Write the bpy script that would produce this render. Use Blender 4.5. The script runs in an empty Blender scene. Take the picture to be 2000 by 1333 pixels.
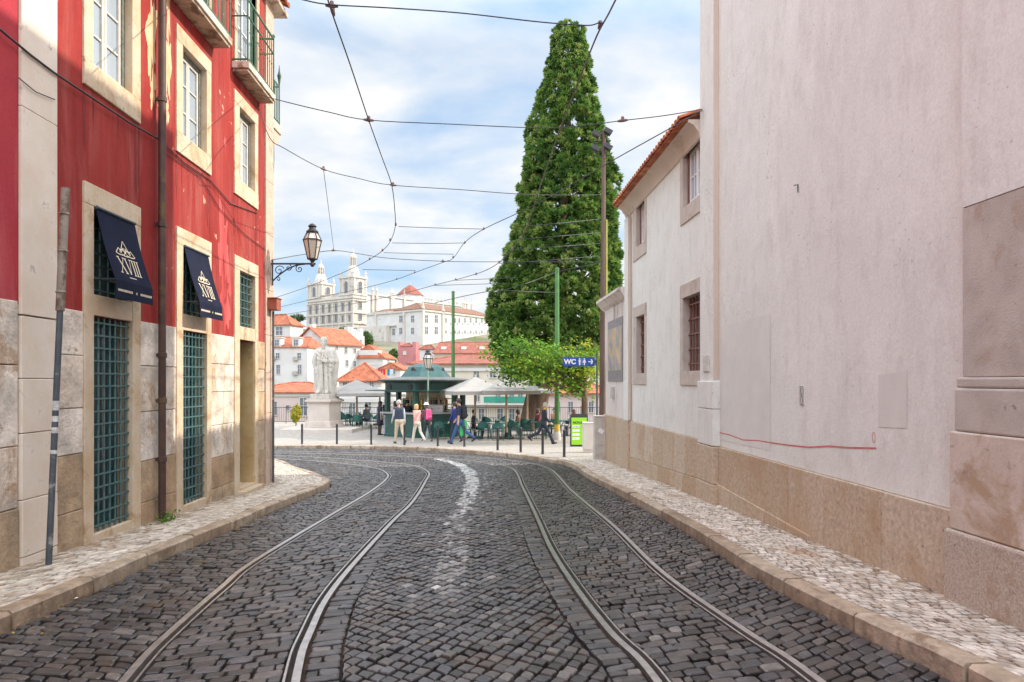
import bpy, bmesh, math, random
import numpy as np
from mathutils import Vector, Matrix
from math import radians, sin, cos, pi, atan2, sqrt, hypot
random.seed(7)
rng = np.random.default_rng(7)
SC = bpy.context.scene
COL = SC.collection

# ------------------------------------------------------------------ camera, world, sun
FPX, HZ, H = 1333.33, 745.0, 1.55          # focal length and horizon row in photo pixels, eye height
cam = bpy.data.objects.new('camera', bpy.data.cameras.new('camera'))
COL.objects.link(cam)
cam.location = (0, 0, H)
cam.rotation_euler = (radians(90), 0, 0)
cam.data.lens = 24; cam.data.sensor_width = 36
cam.data.shift_y = 0.0392
cam.data.clip_start = 0.05; cam.data.clip_end = 6000
SC.camera = cam
SC.view_settings.view_transform = 'Standard'
SC.view_settings.look = 'None'
SC.view_settings.exposure = 0.32
SC.view_settings.gamma = 1
SC.view_settings.use_curve_mapping = False

SUN_EL = radians(34)
SUN_H = Vector((0.976, 0.218))
to_sun = Vector((SUN_H.x * cos(SUN_EL), SUN_H.y * cos(SUN_EL), sin(SUN_EL))).normalized()
sun = bpy.data.objects.new('sun', bpy.data.lights.new('sun', 'SUN'))
COL.objects.link(sun)
sun.data.energy = 4.0; sun.data.angle = radians(0.6); sun.data.color = (1.0, 0.90, 0.76)
sun.rotation_euler = to_sun.to_track_quat('Z', 'Y').to_euler()

def node(nt, typ, ins=None, **kw):
    n = nt.nodes.new(typ)
    for k, v in kw.items(): setattr(n, k, v)
    if ins:
        for k, v in ins.items():
            s = n.inputs[k]
            if hasattr(v, 'is_linked') or isinstance(v, bpy.types.NodeSocket): nt.links.new(v, s)
            else: s.default_value = v
    return n

def ramp(nt, fac, stops, interp='LINEAR'):
    n = nt.nodes.new('ShaderNodeValToRGB'); n.color_ramp.interpolation = interp
    el = n.color_ramp.elements
    while len(el) < len(stops): el.new(0.5)
    for e, (p, c) in zip(el, stops):
        e.position = p
        e.color = (c[0], c[1], c[2], 1) if hasattr(c, '__len__') else (c, c, c, 1)
    nt.links.new(fac, n.inputs[0])
    return n.outputs[0]

def mixc(nt, f, a, b, mode='MIX'):
    n = nt.nodes.new('ShaderNodeMix'); n.data_type = 'RGBA'; n.blend_type = mode
    for s, v in ((0, f), (6, a), (7, b)):
        if isinstance(v, bpy.types.NodeSocket): nt.links.new(v, n.inputs[s])
        else: n.inputs[s].default_value = v if s == 0 else (v[0], v[1], v[2], 1)
    return n.outputs[2]

def math_(nt, op, a, b=None, clamp=False):
    n = nt.nodes.new('ShaderNodeMath'); n.operation = op; n.use_clamp = clamp
    for i, v in enumerate((a, b)):
        if v is None: continue
        if isinstance(v, bpy.types.NodeSocket): nt.links.new(v, n.inputs[i])
        else: n.inputs[i].default_value = v
    return n.outputs[0]

world = bpy.data.worlds.new('World'); SC.world = world; world.use_nodes = True
wt = world.node_tree
bg = wt.nodes['Background']; bg.inputs['Strength'].default_value = 0.1
sky = node(wt, 'ShaderNodeTexSky', sky_type='NISHITA', sun_disc=False, sun_elevation=SUN_EL,
           sun_rotation=atan2(SUN_H.x, SUN_H.y), altitude=50, air_density=1.0, dust_density=1.5, ozone_density=1.0)
tc = node(wt, 'ShaderNodeTexCoord')
sx = node(wt, 'ShaderNodeSeparateXYZ', {0: tc.outputs['Generated']})
zz = math_(wt, 'ADD', math_(wt, 'MAXIMUM', sx.outputs[2], 0.0), 0.22)
cx = math_(wt, 'DIVIDE', sx.outputs[0], zz); cy = math_(wt, 'DIVIDE', sx.outputs[1], zz)
cv = node(wt, 'ShaderNodeCombineXYZ', {0: cx, 1: math_(wt, 'MULTIPLY', cy, 1.15), 2: 0.3})
n1 = node(wt, 'ShaderNodeTexNoise', {'Vector': cv.outputs[0], 'Scale': 1.5, 'Detail': 9.0, 'Roughness': 0.52, 'Distortion': 0.25})
n2 = node(wt, 'ShaderNodeTexNoise', {'Vector': cv.outputs[0], 'Scale': 4.5, 'Detail': 6.0, 'Roughness': 0.5})
cover = ramp(wt, n1.outputs[0], [(0.33, 0.0), (0.43, 0.50), (0.52, 0.93), (0.66, 1.0)])
shade = ramp(wt, n2.outputs[0], [(0.34, (6.6, 7.1, 7.8)), (0.5, (7.7, 7.9, 8.1)), (0.66, (8.8, 8.6, 8.4))])
# sky boosted overhead and behind the camera, added as fill for the shaded street
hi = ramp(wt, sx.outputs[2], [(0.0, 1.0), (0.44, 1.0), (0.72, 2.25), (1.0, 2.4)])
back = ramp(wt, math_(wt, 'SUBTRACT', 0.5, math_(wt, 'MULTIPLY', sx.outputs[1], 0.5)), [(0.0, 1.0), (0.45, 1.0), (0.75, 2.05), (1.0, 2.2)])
bluesky = mixc(wt, 1.0, mixc(wt, 0.45, sky.outputs[0], (4.2, 6.2, 8.6)), (1.25, 1.25, 1.25), 'MULTIPLY')
skyc = mixc(wt, cover, bluesky, shade)
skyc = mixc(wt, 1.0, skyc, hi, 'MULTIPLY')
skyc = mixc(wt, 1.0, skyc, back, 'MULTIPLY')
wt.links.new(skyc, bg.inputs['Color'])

# ------------------------------------------------------------------ geometry helpers
def at(px, py, D):
    return Vector(((px - 1000) / FPX * D, D, H + (HZ - py) / FPX * D))

def gz(y):                       # height of the street: it falls away from the camera, then the square is level
    return -0.04 * y if y < 30 else -1.2

def ong(px, py, dz=0.0):         # point of the photo on the ground raised by dz
    rz = (HZ - py) / FPX
    D = (dz - H) / (rz + 0.04)
    if D > 30 or D < 0: D = (-1.2 + dz - H) / rz
    return Vector(((px - 1000) / FPX * D, D, gz(D) + dz))

class MB:
    def __init__(s): s.v = []; s.f = []; s.m = []; s.c = []; s.cur = 0.5
    def add(s, vs, fs, m=0):
        b = len(s.v)
        s.v.extend([tuple(p) for p in vs]); s.c.extend([s.cur] * len(vs))
        for f in fs: s.f.append(tuple(i + b for i in f)); s.m.append(m)
    def hexa(s, p, m=0):         # p: four bottom corners in order, four top corners in the same order
        s.add(p, [(0, 3, 2, 1), (4, 5, 6, 7), (0, 1, 5, 4), (1, 2, 6, 5), (2, 3, 7, 6), (3, 0, 4, 7)], m)
    def box(s, x0, x1, y0, y1, z0, z1, M=None, m=0):
        p = [(x0, y0, z0), (x1, y0, z0), (x1, y1, z0), (x0, y1, z0), (x0, y0, z1), (x1, y0, z1), (x1, y1, z1), (x0, y1, z1)]
        if M is not None: p = [M @ Vector(q) for q in p]
        s.hexa(p, m)
    def quad(s, a, b, c, d, m=0): s.add([a, b, c, d], [(0, 1, 2, 3)], m)
    def tube(s, pts, r, n=8, m=0, cap=True):
        pts = [Vector(p) for p in pts]; k = len(pts)
        rs = r if hasattr(r, '__len__') else [r] * k
        vs = []; up = None
        for i, p in enumerate(pts):
            t = (pts[min(i + 1, k - 1)] - pts[max(i - 1, 0)])
            t = t.normalized() if t.length > 1e-9 else Vector((0, 0, 1))
            if up is None:
                a = Vector((0, 0, 1)) if abs(t.z) < 0.9 else Vector((1, 0, 0))
                x = t.cross(a).normalized()
            else:
                x = (up - t * up.dot(t)); x = x.normalized() if x.length > 1e-6 else t.orthogonal().normalized()
            y = t.cross(x); up = x
            for j in range(n):
                a = 2 * pi * j / n
                vs.append(p + (x * cos(a) + y * sin(a)) * rs[i])
        fs = []
        for i in range(k - 1):
            for j in range(n):
                fs.append((i * n + j, i * n + (j + 1) % n, (i + 1) * n + (j + 1) % n, (i + 1) * n + j))
        if cap:
            fs.append(tuple(range(n))[::-1]); fs.append(tuple((k - 1) * n + j for j in range(n)))
        s.add(vs, fs, m)
    def lathe(s, prof, c=(0, 0, 0), n=16, m=0, M=None, rot=0.0):
        vs = []; k = len(prof)
        for r, z in prof:
            for j in range(n):
                a = 2 * pi * j / n + rot
                q = Vector((r * cos(a), r * sin(a), z))
                if M is not None: q = M @ q
                vs.append(Vector(c) + q)
        fs = [(i * n + j, i * n + (j + 1) % n, (i + 1) * n + (j + 1) % n, (i + 1) * n + j) for i in range(k - 1) for j in range(n)]
        fs.append(tuple(range(n))[::-1]); fs.append(tuple((k - 1) * n + j for j in range(n)))
        s.add(vs, fs, m)
    def ell(s, c, r, n=12, k=8, m=0, M=None):
        prof = [(max(0.02, sin(pi * i / k)), -cos(pi * i / k)) for i in range(k + 1)]
        S = Matrix.Diagonal((r[0], r[1], r[2]))
        if M is not None: S = M.to_3x3() @ S
        s.lathe(prof, c, n, m, S)
    def prism(s, poly, fn, m=0): # fn(p, 0) and fn(p, 1) place the two ends of a polygon
        n = len(poly)
        vs = [fn(p, 0) for p in poly] + [fn(p, 1) for p in poly]
        s.add(vs, [tuple(range(n))[::-1], tuple(range(n, 2 * n))] + [(i, (i + 1) % n, n + (i + 1) % n, n + i) for i in range(n)], m)
    def build(s, name, mats, parent=None, smooth=None, bevel=0.0, recalc=True):
        me = bpy.data.meshes.new(name)
        me.from_pydata(s.v, [], s.f)
        if not isinstance(mats, (list, tuple)): mats = [mats]
        for mt in mats: me.materials.append(mt)
        if len(mats) > 1: me.polygons.foreach_set('material_index', s.m)
        if recalc:
            bm = bmesh.new(); bm.from_mesh(me); bmesh.ops.recalc_face_normals(bm, faces=bm.faces[:]); bm.to_mesh(me); bm.free()
        a = me.attributes.new('rnd', 'FLOAT', 'POINT'); a.data.foreach_set('value', s.c)
        if smooth is not None:
            me.polygons.foreach_set('use_smooth', [True] * len(me.polygons))
            me.set_sharp_from_angle(angle=radians(smooth))
        me.update()
        o = bpy.data.objects.new(name, me); COL.objects.link(o)
        if parent is not None:
            o.parent = parent
            o.matrix_parent_inverse = (Matrix.Translation(parent.location)).inverted()
        if bevel > 0:
            b = o.modifiers.new('bevel', 'BEVEL'); b.width = bevel; b.segments = 2; b.limit_method = 'ANGLE'; b.angle_limit = radians(40)
        return o

def np_mesh(name, V, F, mats, parent=None, rnd=None, smooth=False, midx=None):
    me = bpy.data.meshes.new(name)
    V = np.asarray(V, dtype=np.float32); F = np.asarray(F, dtype=np.int32)
    k = F.shape[1]
    me.vertices.add(len(V)); me.vertices.foreach_set('co', V.ravel())
    me.loops.add(F.size); me.loops.foreach_set('vertex_index', F.ravel())
    me.polygons.add(len(F)); me.polygons.foreach_set('loop_start', np.arange(0, F.size, k, dtype=np.int32))
    if not isinstance(mats, (list, tuple)): mats = [mats]
    for mt in mats: me.materials.append(mt)
    if midx is not None: me.polygons.foreach_set('material_index', np.asarray(midx, dtype=np.int32))
    me.polygons.foreach_set('use_smooth', np.full(len(F), smooth))
    me.update(calc_edges=True); me.validate()
    if rnd is not None:
        a = me.attributes.new('rnd', 'FLOAT', 'POINT'); a.data.foreach_set('value', np.asarray(rnd, dtype=np.float32))
    o = bpy.data.objects.new(name, me); COL.objects.link(o)
    if parent is not None:
        o.parent = parent; o.matrix_parent_inverse = Matrix.Translation(parent.location).inverted()
    return o

def tag(o, label=None, cat=None, group=None, kind=None):
    if label: o['label'] = label
    if cat: o['category'] = cat
    if group: o['group'] = group
    if kind: o['kind'] = kind
    return o
def thing(name, label, cat, loc=(0, 0, 0), group=None):
    o = bpy.data.objects.new(name, None); COL.objects.link(o)
    o.location = loc; o.empty_display_size = 0.2
    return tag(o, label, cat, group)
def structure(o): o['kind'] = 'structure'; return o
def dup(o, loc=None, rz=None, label=None, parent=None, scale=None):
    c = o.copy(); COL.objects.link(c)
    if parent is not None: c.parent = parent
    if loc is not None: c.location = loc
    if rz is not None: c.rotation_euler = (0, 0, rz)
    if scale is not None: c.scale = scale
    if label: c['label'] = label
    for ch in list(o.children): dup(ch, parent=c)
    return c

# ------------------------------------------------------------------ materials
def mat(name, c1, c2=None, scale=4.0, rough=0.75, bump=0.0, bscale=60.0, metal=0.0, streak=False, stain=None, stain_lo=0.58,
        stain_scale=2.0, rnd=None, spec=0.5, detail=6.0, nzr=(0.68, 1.25), stain2=None, stain2_lo=0.6, stain2_scale=6.0, bdist=0.01):
    m = bpy.data.materials.new(name); m.use_nodes = True
    nt = m.node_tree; b = nt.nodes['Principled BSDF']
    t = node(nt, 'ShaderNodeTexCoord')
    vec = t.outputs['Object']
    if streak:
        vec = node(nt, 'ShaderNodeMapping', {0: vec, 3: (1.0, 1.0, 0.16)}).outputs[0]
    c = None
    if rnd:
        at_ = node(nt, 'ShaderNodeAttribute', attribute_name='rnd')
        c = ramp(nt, at_.outputs['Fac'], rnd)
        nz = node(nt, 'ShaderNodeTexNoise', {'Vector': vec, 'Scale': scale, 'Detail': detail, 'Roughness': 0.6})
        c = mixc(nt, 1.0, c, ramp(nt, nz.outputs[0], [(0.36, nzr[0]), (0.64, nzr[1])]), 'MULTIPLY')
    elif c2 is not None:
        nz = node(nt, 'ShaderNodeTexNoise', {'Vector': vec, 'Scale': scale, 'Detail': detail, 'Roughness': 0.6})
        c = mixc(nt, ramp(nt, nz.outputs[0], [(0.35, 0.0), (0.65, 1.0)]), c1, c2)
    for k, (st, lo, ss) in enumerate(((stain, stain_lo, stain_scale), (stain2, stain2_lo, stain2_scale))):
        if st is None: continue
        nz2 = node(nt, 'ShaderNodeTexNoise', {'Vector': vec, 'Scale': ss, 'Detail': 9.0, 'Roughness': 0.68, 'Distortion': 0.4})
        base = c if c is not None else c1
        c = mixc(nt, ramp(nt, nz2.outputs[0], [(lo - 0.055, 0.0), (lo + 0.045, 0.85)]), base, st)
    if c is None: b.inputs['Base Color'].default_value = (*c1, 1)
    else: nt.links.new(c, b.inputs['Base Color'])
    b.inputs['Roughness'].default_value = rough; b.inputs['Metallic'].default_value = metal
    b.inputs['Specular IOR Level'].default_value = spec
    if bump > 0:
        nb = node(nt, 'ShaderNodeTexNoise', {'Vector': t.outputs['Object'], 'Scale': bscale, 'Detail': 5.0, 'Roughness': 0.65})
        bp = node(nt, 'ShaderNodeBump', {'Strength': bump, 'Distance': bdist, 'Height': nb.outputs[0]})
        nt.links.new(bp.outputs[0], b.inputs['Normal'])
    return m

M = {}
M['cobble'] = mat('basalt cobbles', (0, 0, 0), scale=14, rough=0.36, bump=0.5, bscale=45, spec=0.6,
    rnd=[(0.0, (0.018, 0.016, 0.016)), (0.18, (0.050, 0.044, 0.040)), (0.32, (0.050, 0.050, 0.055)), (0.48, (0.088, 0.074, 0.064)), (0.62, (0.080, 0.079, 0.084)), (0.8, (0.140, 0.122, 0.108)), (0.92, (0.20, 0.185, 0.175)), (0.95, (0.30, 0.29, 0.28)), (1.0, (0.62, 0.61, 0.58))],
    stain=(0.085, 0.055, 0.035), stain_lo=0.62, stain_scale=1.6)
M['dirt'] = mat('joint dirt', (0.008, 0.006, 0.005), (0.075, 0.034, 0.016), scale=3, rough=0.95, bump=0.5, bscale=80)
M['calcada'] = mat('limestone setts', (0, 0, 0), scale=9, rough=0.5, bump=0.35, bscale=70,
    rnd=[(0.0, (0.28, 0.19, 0.12)), (0.2, (0.47, 0.385, 0.30)), (0.55, (0.60, 0.525, 0.44)), (1.0, (0.72, 0.66, 0.58))],
    stain=(0.36, 0.20, 0.10), stain_lo=0.61, stain_scale=0.9)
M['joint'] = mat('sett joints', (0.016, 0.011, 0.009), (0.045, 0.03, 0.02), scale=5, rough=0.95)
M['kerb'] = mat('kerb limestone', (0, 0, 0), scale=6, rough=0.45, bump=0.5, bscale=30,
    rnd=[(0, (0.36, 0.26, 0.175)), (1, (0.50, 0.40, 0.295))], stain=(0.20, 0.13, 0.08), stain_lo=0.57, stain_scale=3, bdist=0.02)
M['steel'] = mat('worn rail steel', (0.64, 0.62, 0.61), (0.46, 0.44, 0.42), scale=14, rough=0.30, metal=0.82)
M['groove'] = mat('rail groove', (0.012, 0.009, 0.007), (0.035, 0.022, 0.015), scale=12, rough=0.9)
M['red'] = None
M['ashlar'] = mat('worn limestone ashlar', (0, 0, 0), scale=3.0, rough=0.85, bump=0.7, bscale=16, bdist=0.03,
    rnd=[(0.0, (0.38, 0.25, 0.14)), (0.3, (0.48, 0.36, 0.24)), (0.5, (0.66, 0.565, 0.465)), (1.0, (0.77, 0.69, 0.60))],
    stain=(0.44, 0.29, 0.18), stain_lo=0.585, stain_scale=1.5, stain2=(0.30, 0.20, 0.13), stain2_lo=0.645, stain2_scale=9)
M['pilaster'] = mat('pale stone pilaster', (0.72, 0.60, 0.485), (0.79, 0.69, 0.59), scale=3, rough=0.8, bump=0.3, bscale=30,
    stain=(0.40, 0.34, 0.28), stain_lo=0.66, stain_scale=6)
M['frame'] = mat('limestone window surround', (0.55, 0.40, 0.25), (0.64, 0.53, 0.40), scale=3, rough=0.8, bump=0.5, bscale=26, bdist=0.015,
    stain=(0.40, 0.25, 0.13), stain_lo=0.61, stain_scale=2.2, stain2=(0.22, 0.17, 0.12), stain2_lo=0.67, stain2_scale=8)
M['ochre'] = mat('ochre door jamb', (0.50, 0.32, 0.13), (0.60, 0.44, 0.24), scale=3, rough=0.85, stain=(0.2, 0.12, 0.06), stain_lo=0.62, bump=0.3)
M['teal'] = mat('dark teal paint', (0.010, 0.055, 0.065), (0.018, 0.08, 0.09), scale=6, rough=0.5)
M['tealbar'] = mat('teal grille bars', (0.035, 0.12, 0.13), (0.10, 0.17, 0.16), scale=14, rough=0.5)
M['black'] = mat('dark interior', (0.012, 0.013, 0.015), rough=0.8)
M['navy'] = mat('navy awning cloth', (0.010, 0.013, 0.030), (0.016, 0.020, 0.042), scale=3, rough=0.85, bump=0.2, bscale=300, spec=0.12)
M['cream'] = mat('cream lettering', (0.80, 0.68, 0.50), rough=0.7)
M['white'] = mat('white paint', (0.80, 0.79, 0.77), rough=0.6)
M['sash'] = mat('old white sash paint', (0.66, 0.63, 0.57), (0.52, 0.49, 0.43), scale=9, rough=0.7)
M['oldgreen'] = mat('weathered green frame', (0.10, 0.12, 0.10), (0.22, 0.21, 0.18), scale=18, rough=0.8)
M['pipe'] = mat('brown drainpipe', (0.052, 0.026, 0.022), (0.085, 0.045, 0.034), scale=5, rough=0.6, stain=(0.16, 0.10, 0.035), stain_lo=0.60, stain_scale=1.3)
M['iron'] = mat('dark iron', (0.025, 0.027, 0.03), (0.045, 0.045, 0.05), scale=12, rough=0.55)
M['rail_green'] = mat('green balcony iron', (0.03, 0.10, 0.055), (0.06, 0.15, 0.09), scale=9, rough=0.5)
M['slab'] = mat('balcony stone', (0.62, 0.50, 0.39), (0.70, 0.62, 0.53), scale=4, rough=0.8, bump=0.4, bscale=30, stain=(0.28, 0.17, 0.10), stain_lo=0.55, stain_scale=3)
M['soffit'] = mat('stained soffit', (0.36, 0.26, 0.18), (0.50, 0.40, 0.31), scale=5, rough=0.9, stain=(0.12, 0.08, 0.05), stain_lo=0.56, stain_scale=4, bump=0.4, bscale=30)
M['galv'] = mat('weathered grey pole', (0.055, 0.070, 0.085), (0.09, 0.105, 0.12), scale=8, rough=0.55, stain=(0.35, 0.35, 0.34), stain_lo=0.66, stain_scale=6)
M['rustpole'] = mat('rusty pole sleeve', (0.22, 0.19, 0.15), (0.32, 0.28, 0.23), scale=8, rough=0.7, stain=(0.11, 0.06, 0.04), stain_lo=0.55, stain_scale=6)
M['rusty'] = mat('rust red paint', (0.28, 0.07, 0.04), (0.34, 0.12, 0.07), scale=8, rough=0.8)
M['tile'] = mat('terracotta tiles', (0, 0, 0), scale=6, rough=0.8, bump=0.3, rnd=[(0, (0.34, 0.085, 0.035)), (0.5, (0.46, 0.13, 0.05)), (1, (0.56, 0.22, 0.10))])
M['brownwood'] = mat('brown window wood', (0.17, 0.065, 0.045), (0.22, 0.10, 0.07), scale=9, rough=0.55)
M['rframe'] = mat('grey-buff stone surround', (0.50, 0.42, 0.36), (0.58, 0.51, 0.45), scale=4, rough=0.85, bump=0.3, bscale=40, stain=(0.33, 0.25, 0.19), stain_lo=0.62, stain_scale=3)
M['plinth'] = mat('tan plinth stone', (0, 0, 0), scale=22, nzr=(0.80, 1.14), rough=0.8, bump=0.4, bscale=40, streak=False,
    rnd=[(0, (0.47, 0.34, 0.22)), (0.5, (0.54, 0.42, 0.30)), (1, (0.60, 0.50, 0.39))], stain=(0.46, 0.31, 0.19), stain_lo=0.58, stain_scale=0.8, stain2=(0.24, 0.17, 0.11), stain2_lo=0.635, stain2_scale=20)
M['granite'] = mat('rough buff granite', (0.40, 0.32, 0.25), (0.60, 0.51, 0.43), scale=55, rough=0.85, bump=0.6, bscale=90, stain=(0.40, 0.27, 0.18), stain_lo=0.60, stain_scale=1.2, stain2=(0.24, 0.20, 0.17), stain2_lo=0.63, stain2_scale=22)
M['greystone'] = mat('pitted grey limestone', (0.46, 0.41, 0.36), (0.56, 0.505, 0.45), scale=4, rough=0.85, bump=0.5, bscale=60, stain=(0.40, 0.30, 0.22), stain_lo=0.60, stain_scale=1.6, stain2=(0.12, 0.10, 0.09), stain2_lo=0.68, stain2_scale=17)
M['patch'] = mat('grey plaster patch', (0.675, 0.662, 0.615), (0.73, 0.72, 0.67), scale=3, rough=0.9, bump=0.2)
M['redline'] = mat('red spray line', (0.55, 0.12, 0.11), (0.60, 0.22, 0.20), scale=12, rough=0.8)
M['buffedge'] = mat('buff edge render', (0.55, 0.43, 0.34), (0.64, 0.53, 0.44), scale=2, rough=0.9, streak=True)
M['statue'] = mat('pale statue stone', (0.46, 0.42, 0.37), (0.58, 0.54, 0.48), scale=2.5, rough=0.8, bump=0.4, bscale=25, stain=(0.36, 0.31, 0.25), stain_lo=0.60, stain_scale=2.5)
M['pedestal'] = mat('pedestal limestone', (0.50, 0.43, 0.37), (0.58, 0.51, 0.45), scale=2, rough=0.8, bump=0.3, bscale=30)
M['kiosk'] = mat('kiosk dark green', (0.014, 0.060, 0.050), (0.022, 0.085, 0.070), scale=3, rough=0.35)
M['kioskroof'] = mat('kiosk patina roof', (0.022, 0.085, 0.078), (0.040, 0.115, 0.105), scale=4, rough=0.3)
M['chair'] = mat('teal green chair', (0.012, 0.085, 0.070), (0.02, 0.11, 0.09), scale=6, rough=0.4)
M['canvas'] = mat('cream parasol canvas', (0.30, 0.28, 0.26), (0.35, 0.33, 0.305), scale=3, rough=0.9)
M['wood'] = mat('parasol pole wood', (0.42, 0.29, 0.17), (0.52, 0.38, 0.24), scale=6, rough=0.7)
M['polegreen'] = mat('tram pole green', (0.055, 0.165, 0.045), (0.085, 0.21, 0.06), scale=3, rough=0.45)
M['yellow'] = mat('yellow band', (0.65, 0.42, 0.05), rough=0.6)
M['polewood'] = mat('grey timber pole', (0.085, 0.055, 0.042), (0.15, 0.10, 0.075), scale=5, rough=0.85, streak=True)
M['lime'] = mat('lime green board', (0.28, 0.62, 0.02), rough=0.4)
M['blue'] = mat('blue sign', (0.012, 0.075, 0.36), rough=0.4)
M['bark'] = mat('bark', (0.20, 0.13, 0.085), (0.10, 0.065, 0.045), scale=3, rough=0.95, bump=0.8, bscale=12, streak=True, bdist=0.05)
M['wire'] = mat('wire', (0.05, 0.05, 0.055), rough=0.6)
M['copper'] = mat('contact wire copper', (0.10, 0.072, 0.058), (0.15, 0.11, 0.09), scale=9, rough=0.5)
M['clamp'] = mat('wire fittings', (0.16, 0.10, 0.085), (0.22, 0.16, 0.14), scale=20, rough=0.6)
M['concrete'] = mat('cabinet concrete', (0.48, 0.43, 0.38), (0.56, 0.52, 0.47), scale=5, rough=0.85, bump=0.2, stain=(0.36, 0.28, 0.21), stain_lo=0.62)
M['azulejo'] = None
def glass_mat(name, c, rough=0.06):
    m = mat(name, c, rough=rough, spec=0.9); return m
M['glass'] = glass_mat('pale window glass', (0.34, 0.40, 0.46))  # pale base colour puts sky reflection and curtains into the panes
M['glassdark'] = glass_mat('dark window glass', (0.05, 0.06, 0.075))
M['lampglass'] = glass_mat('lantern glass', (0.55, 0.50, 0.42), 0.15)

def leafmat(name, cols, trans=0.25):
    m = bpy.data.materials.new(name); m.use_nodes = True
    nt = m.node_tree; b = nt.nodes['Principled BSDF']
    a = node(nt, 'ShaderNodeAttribute', attribute_name='rnd')
    k = len(cols)
    c = ramp(nt, a.outputs['Fac'], [(i / (k - 1), q) for i, q in enumerate(cols)])
    nt.links.new(c, b.inputs['Base Color']); b.inputs['Roughness'].default_value = 0.6
    b.inputs['Specular IOR Level'].default_value = 0.3
    tr = node(nt, 'ShaderNodeBsdfTranslucent', {'Color': c})
    mx = node(nt, 'ShaderNodeMixShader', {0: trans})
    nt.links.new(b.outputs[0], mx.inputs[1]); nt.links.new(tr.outputs[0], mx.inputs[2])
    nt.links.new(mx.outputs[0], nt.nodes['Material Output'].inputs[0])
    return m
M['cypress'] = leafmat('cypress leaves', [(0.035, 0.085, 0.02), (0.08, 0.165, 0.032), (0.14, 0.25, 0.05), (0.26, 0.36, 0.08), (0.38, 0.42, 0.15)], 0.34)
M['leaf'] = leafmat('broad leaves', [(0.05, 0.14, 0.015), (0.09, 0.22, 0.02), (0.17, 0.32, 0.025), (0.32, 0.40, 0.03), (0.42, 0.40, 0.04)], 0.35)
M['leafdark'] = leafmat('far leaves', [(0.03, 0.08, 0.02), (0.07, 0.13, 0.03), (0.13, 0.18, 0.04)], 0.2)
M['leafyel'] = leafmat('yellow leaves', [(0.20, 0.25, 0.02), (0.45, 0.42, 0.03), (0.55, 0.42, 0.04)], 0.35)

def plaster(name, c1, c2, light, lo, dark, dlo, sc=0.55, bump=0.25, chip=None, chip_lo=0.66, chip_sc=9.0, stz=0.13):
    """painted render with vertical wash streaks, faded areas and fine speckle"""
    m = bpy.data.materials.new(name); m.use_nodes = True
    nt = m.node_tree; b = nt.nodes['Principled BSDF']
    t = node(nt, 'ShaderNodeTexCoord'); v = t.outputs['Object']
    vs = node(nt, 'ShaderNodeMapping', {0: v, 3: (1.0, 1.0, stz)}).outputs[0]
    a = node(nt, 'ShaderNodeTexNoise', {'Vector': v, 'Scale': sc, 'Detail': 8.0, 'Roughness': 0.62, 'Distortion': 0.6})
    s = node(nt, 'ShaderNodeTexNoise', {'Vector': vs, 'Scale': 3.2, 'Detail': 7.0, 'Roughness': 0.62, 'Distortion': 0.3})
    f = node(nt, 'ShaderNodeTexNoise', {'Vector': v, 'Scale': 40.0, 'Detail': 4.0, 'Roughness': 0.7})
    c = mixc(nt, ramp(nt, a.outputs[0], [(0.38, 0.0), (0.62, 1.0)]), c1, c2)
    c = mixc(nt, ramp(nt, s.outputs[0], [(lo, 0.0), (lo + 0.18, 0.55)]), c, light)
    s2 = node(nt, 'ShaderNodeTexNoise', {'Vector': node(nt, 'ShaderNodeMapping', {0: vs, 1: (5.3, 2.1, 7.7)}).outputs[0], 'Scale': 4.5, 'Detail': 8.0, 'Roughness': 0.7})
    c = mixc(nt, ramp(nt, s2.outputs[0], [(dlo, 0.0), (dlo + 0.16, 0.5)]), c, dark)
    c = mixc(nt, 1.0, c, ramp(nt, f.outputs[0], [(0.3, 0.90), (0.7, 1.08)]), 'MULTIPLY')
    if chip:
        cn = node(nt, 'ShaderNodeTexNoise', {'Vector': v, 'Scale': chip_sc, 'Detail': 6.0, 'Roughness': 0.55})
        cl = node(nt, 'ShaderNodeTexNoise', {'Vector': v, 'Scale': 0.9, 'Detail': 3.0})
        k = math_(nt, 'ADD', cn.outputs[0], math_(nt, 'MULTIPLY', math_(nt, 'SUBTRACT', cl.outputs[0], 0.5), 0.45))
        c = mixc(nt, ramp(nt, k, [(chip_lo, 0.0), (chip_lo + 0.03, 0.8)]), c, chip)
    nt.links.new(c, b.inputs['Base Color']); b.inputs['Roughness'].default_value = 0.85
    b.inputs['Specular IOR Level'].default_value = 0.25
    nb = node(nt, 'ShaderNodeTexNoise', {'Vector': v, 'Scale': 7.0, 'Detail': 8.0, 'Roughness': 0.7})
    bp = node(nt, 'ShaderNodeBump', {'Strength': bump, 'Distance': 0.03, 'Height': nb.outputs[0]})
    nt.links.new(bp.outputs[0], b.inputs['Normal'])
    return m
M['red'] = plaster('red render', (0.27, 0.026, 0.022), (0.36, 0.040, 0.032), (0.42, 0.13, 0.11), 0.48, (0.22, 0.020, 0.022), 0.49, chip=(0.60, 0.34, 0.24), chip_lo=0.70, chip_sc=7.0)
M['whitewall'] = plaster('white render', (0.735, 0.73, 0.68), (0.80, 0.795, 0.745), (0.85, 0.845, 0.80), 0.51, (0.615, 0.595, 0.55), 0.50, stz=0.42, chip=(0.50, 0.465, 0.43), chip_lo=0.69, chip_sc=22.0)
M['peel'] = mat('bare ochre render', (0.66, 0.40, 0.20), (0.70, 0.50, 0.30), scale=5, rough=0.9, bump=0.4)
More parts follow.
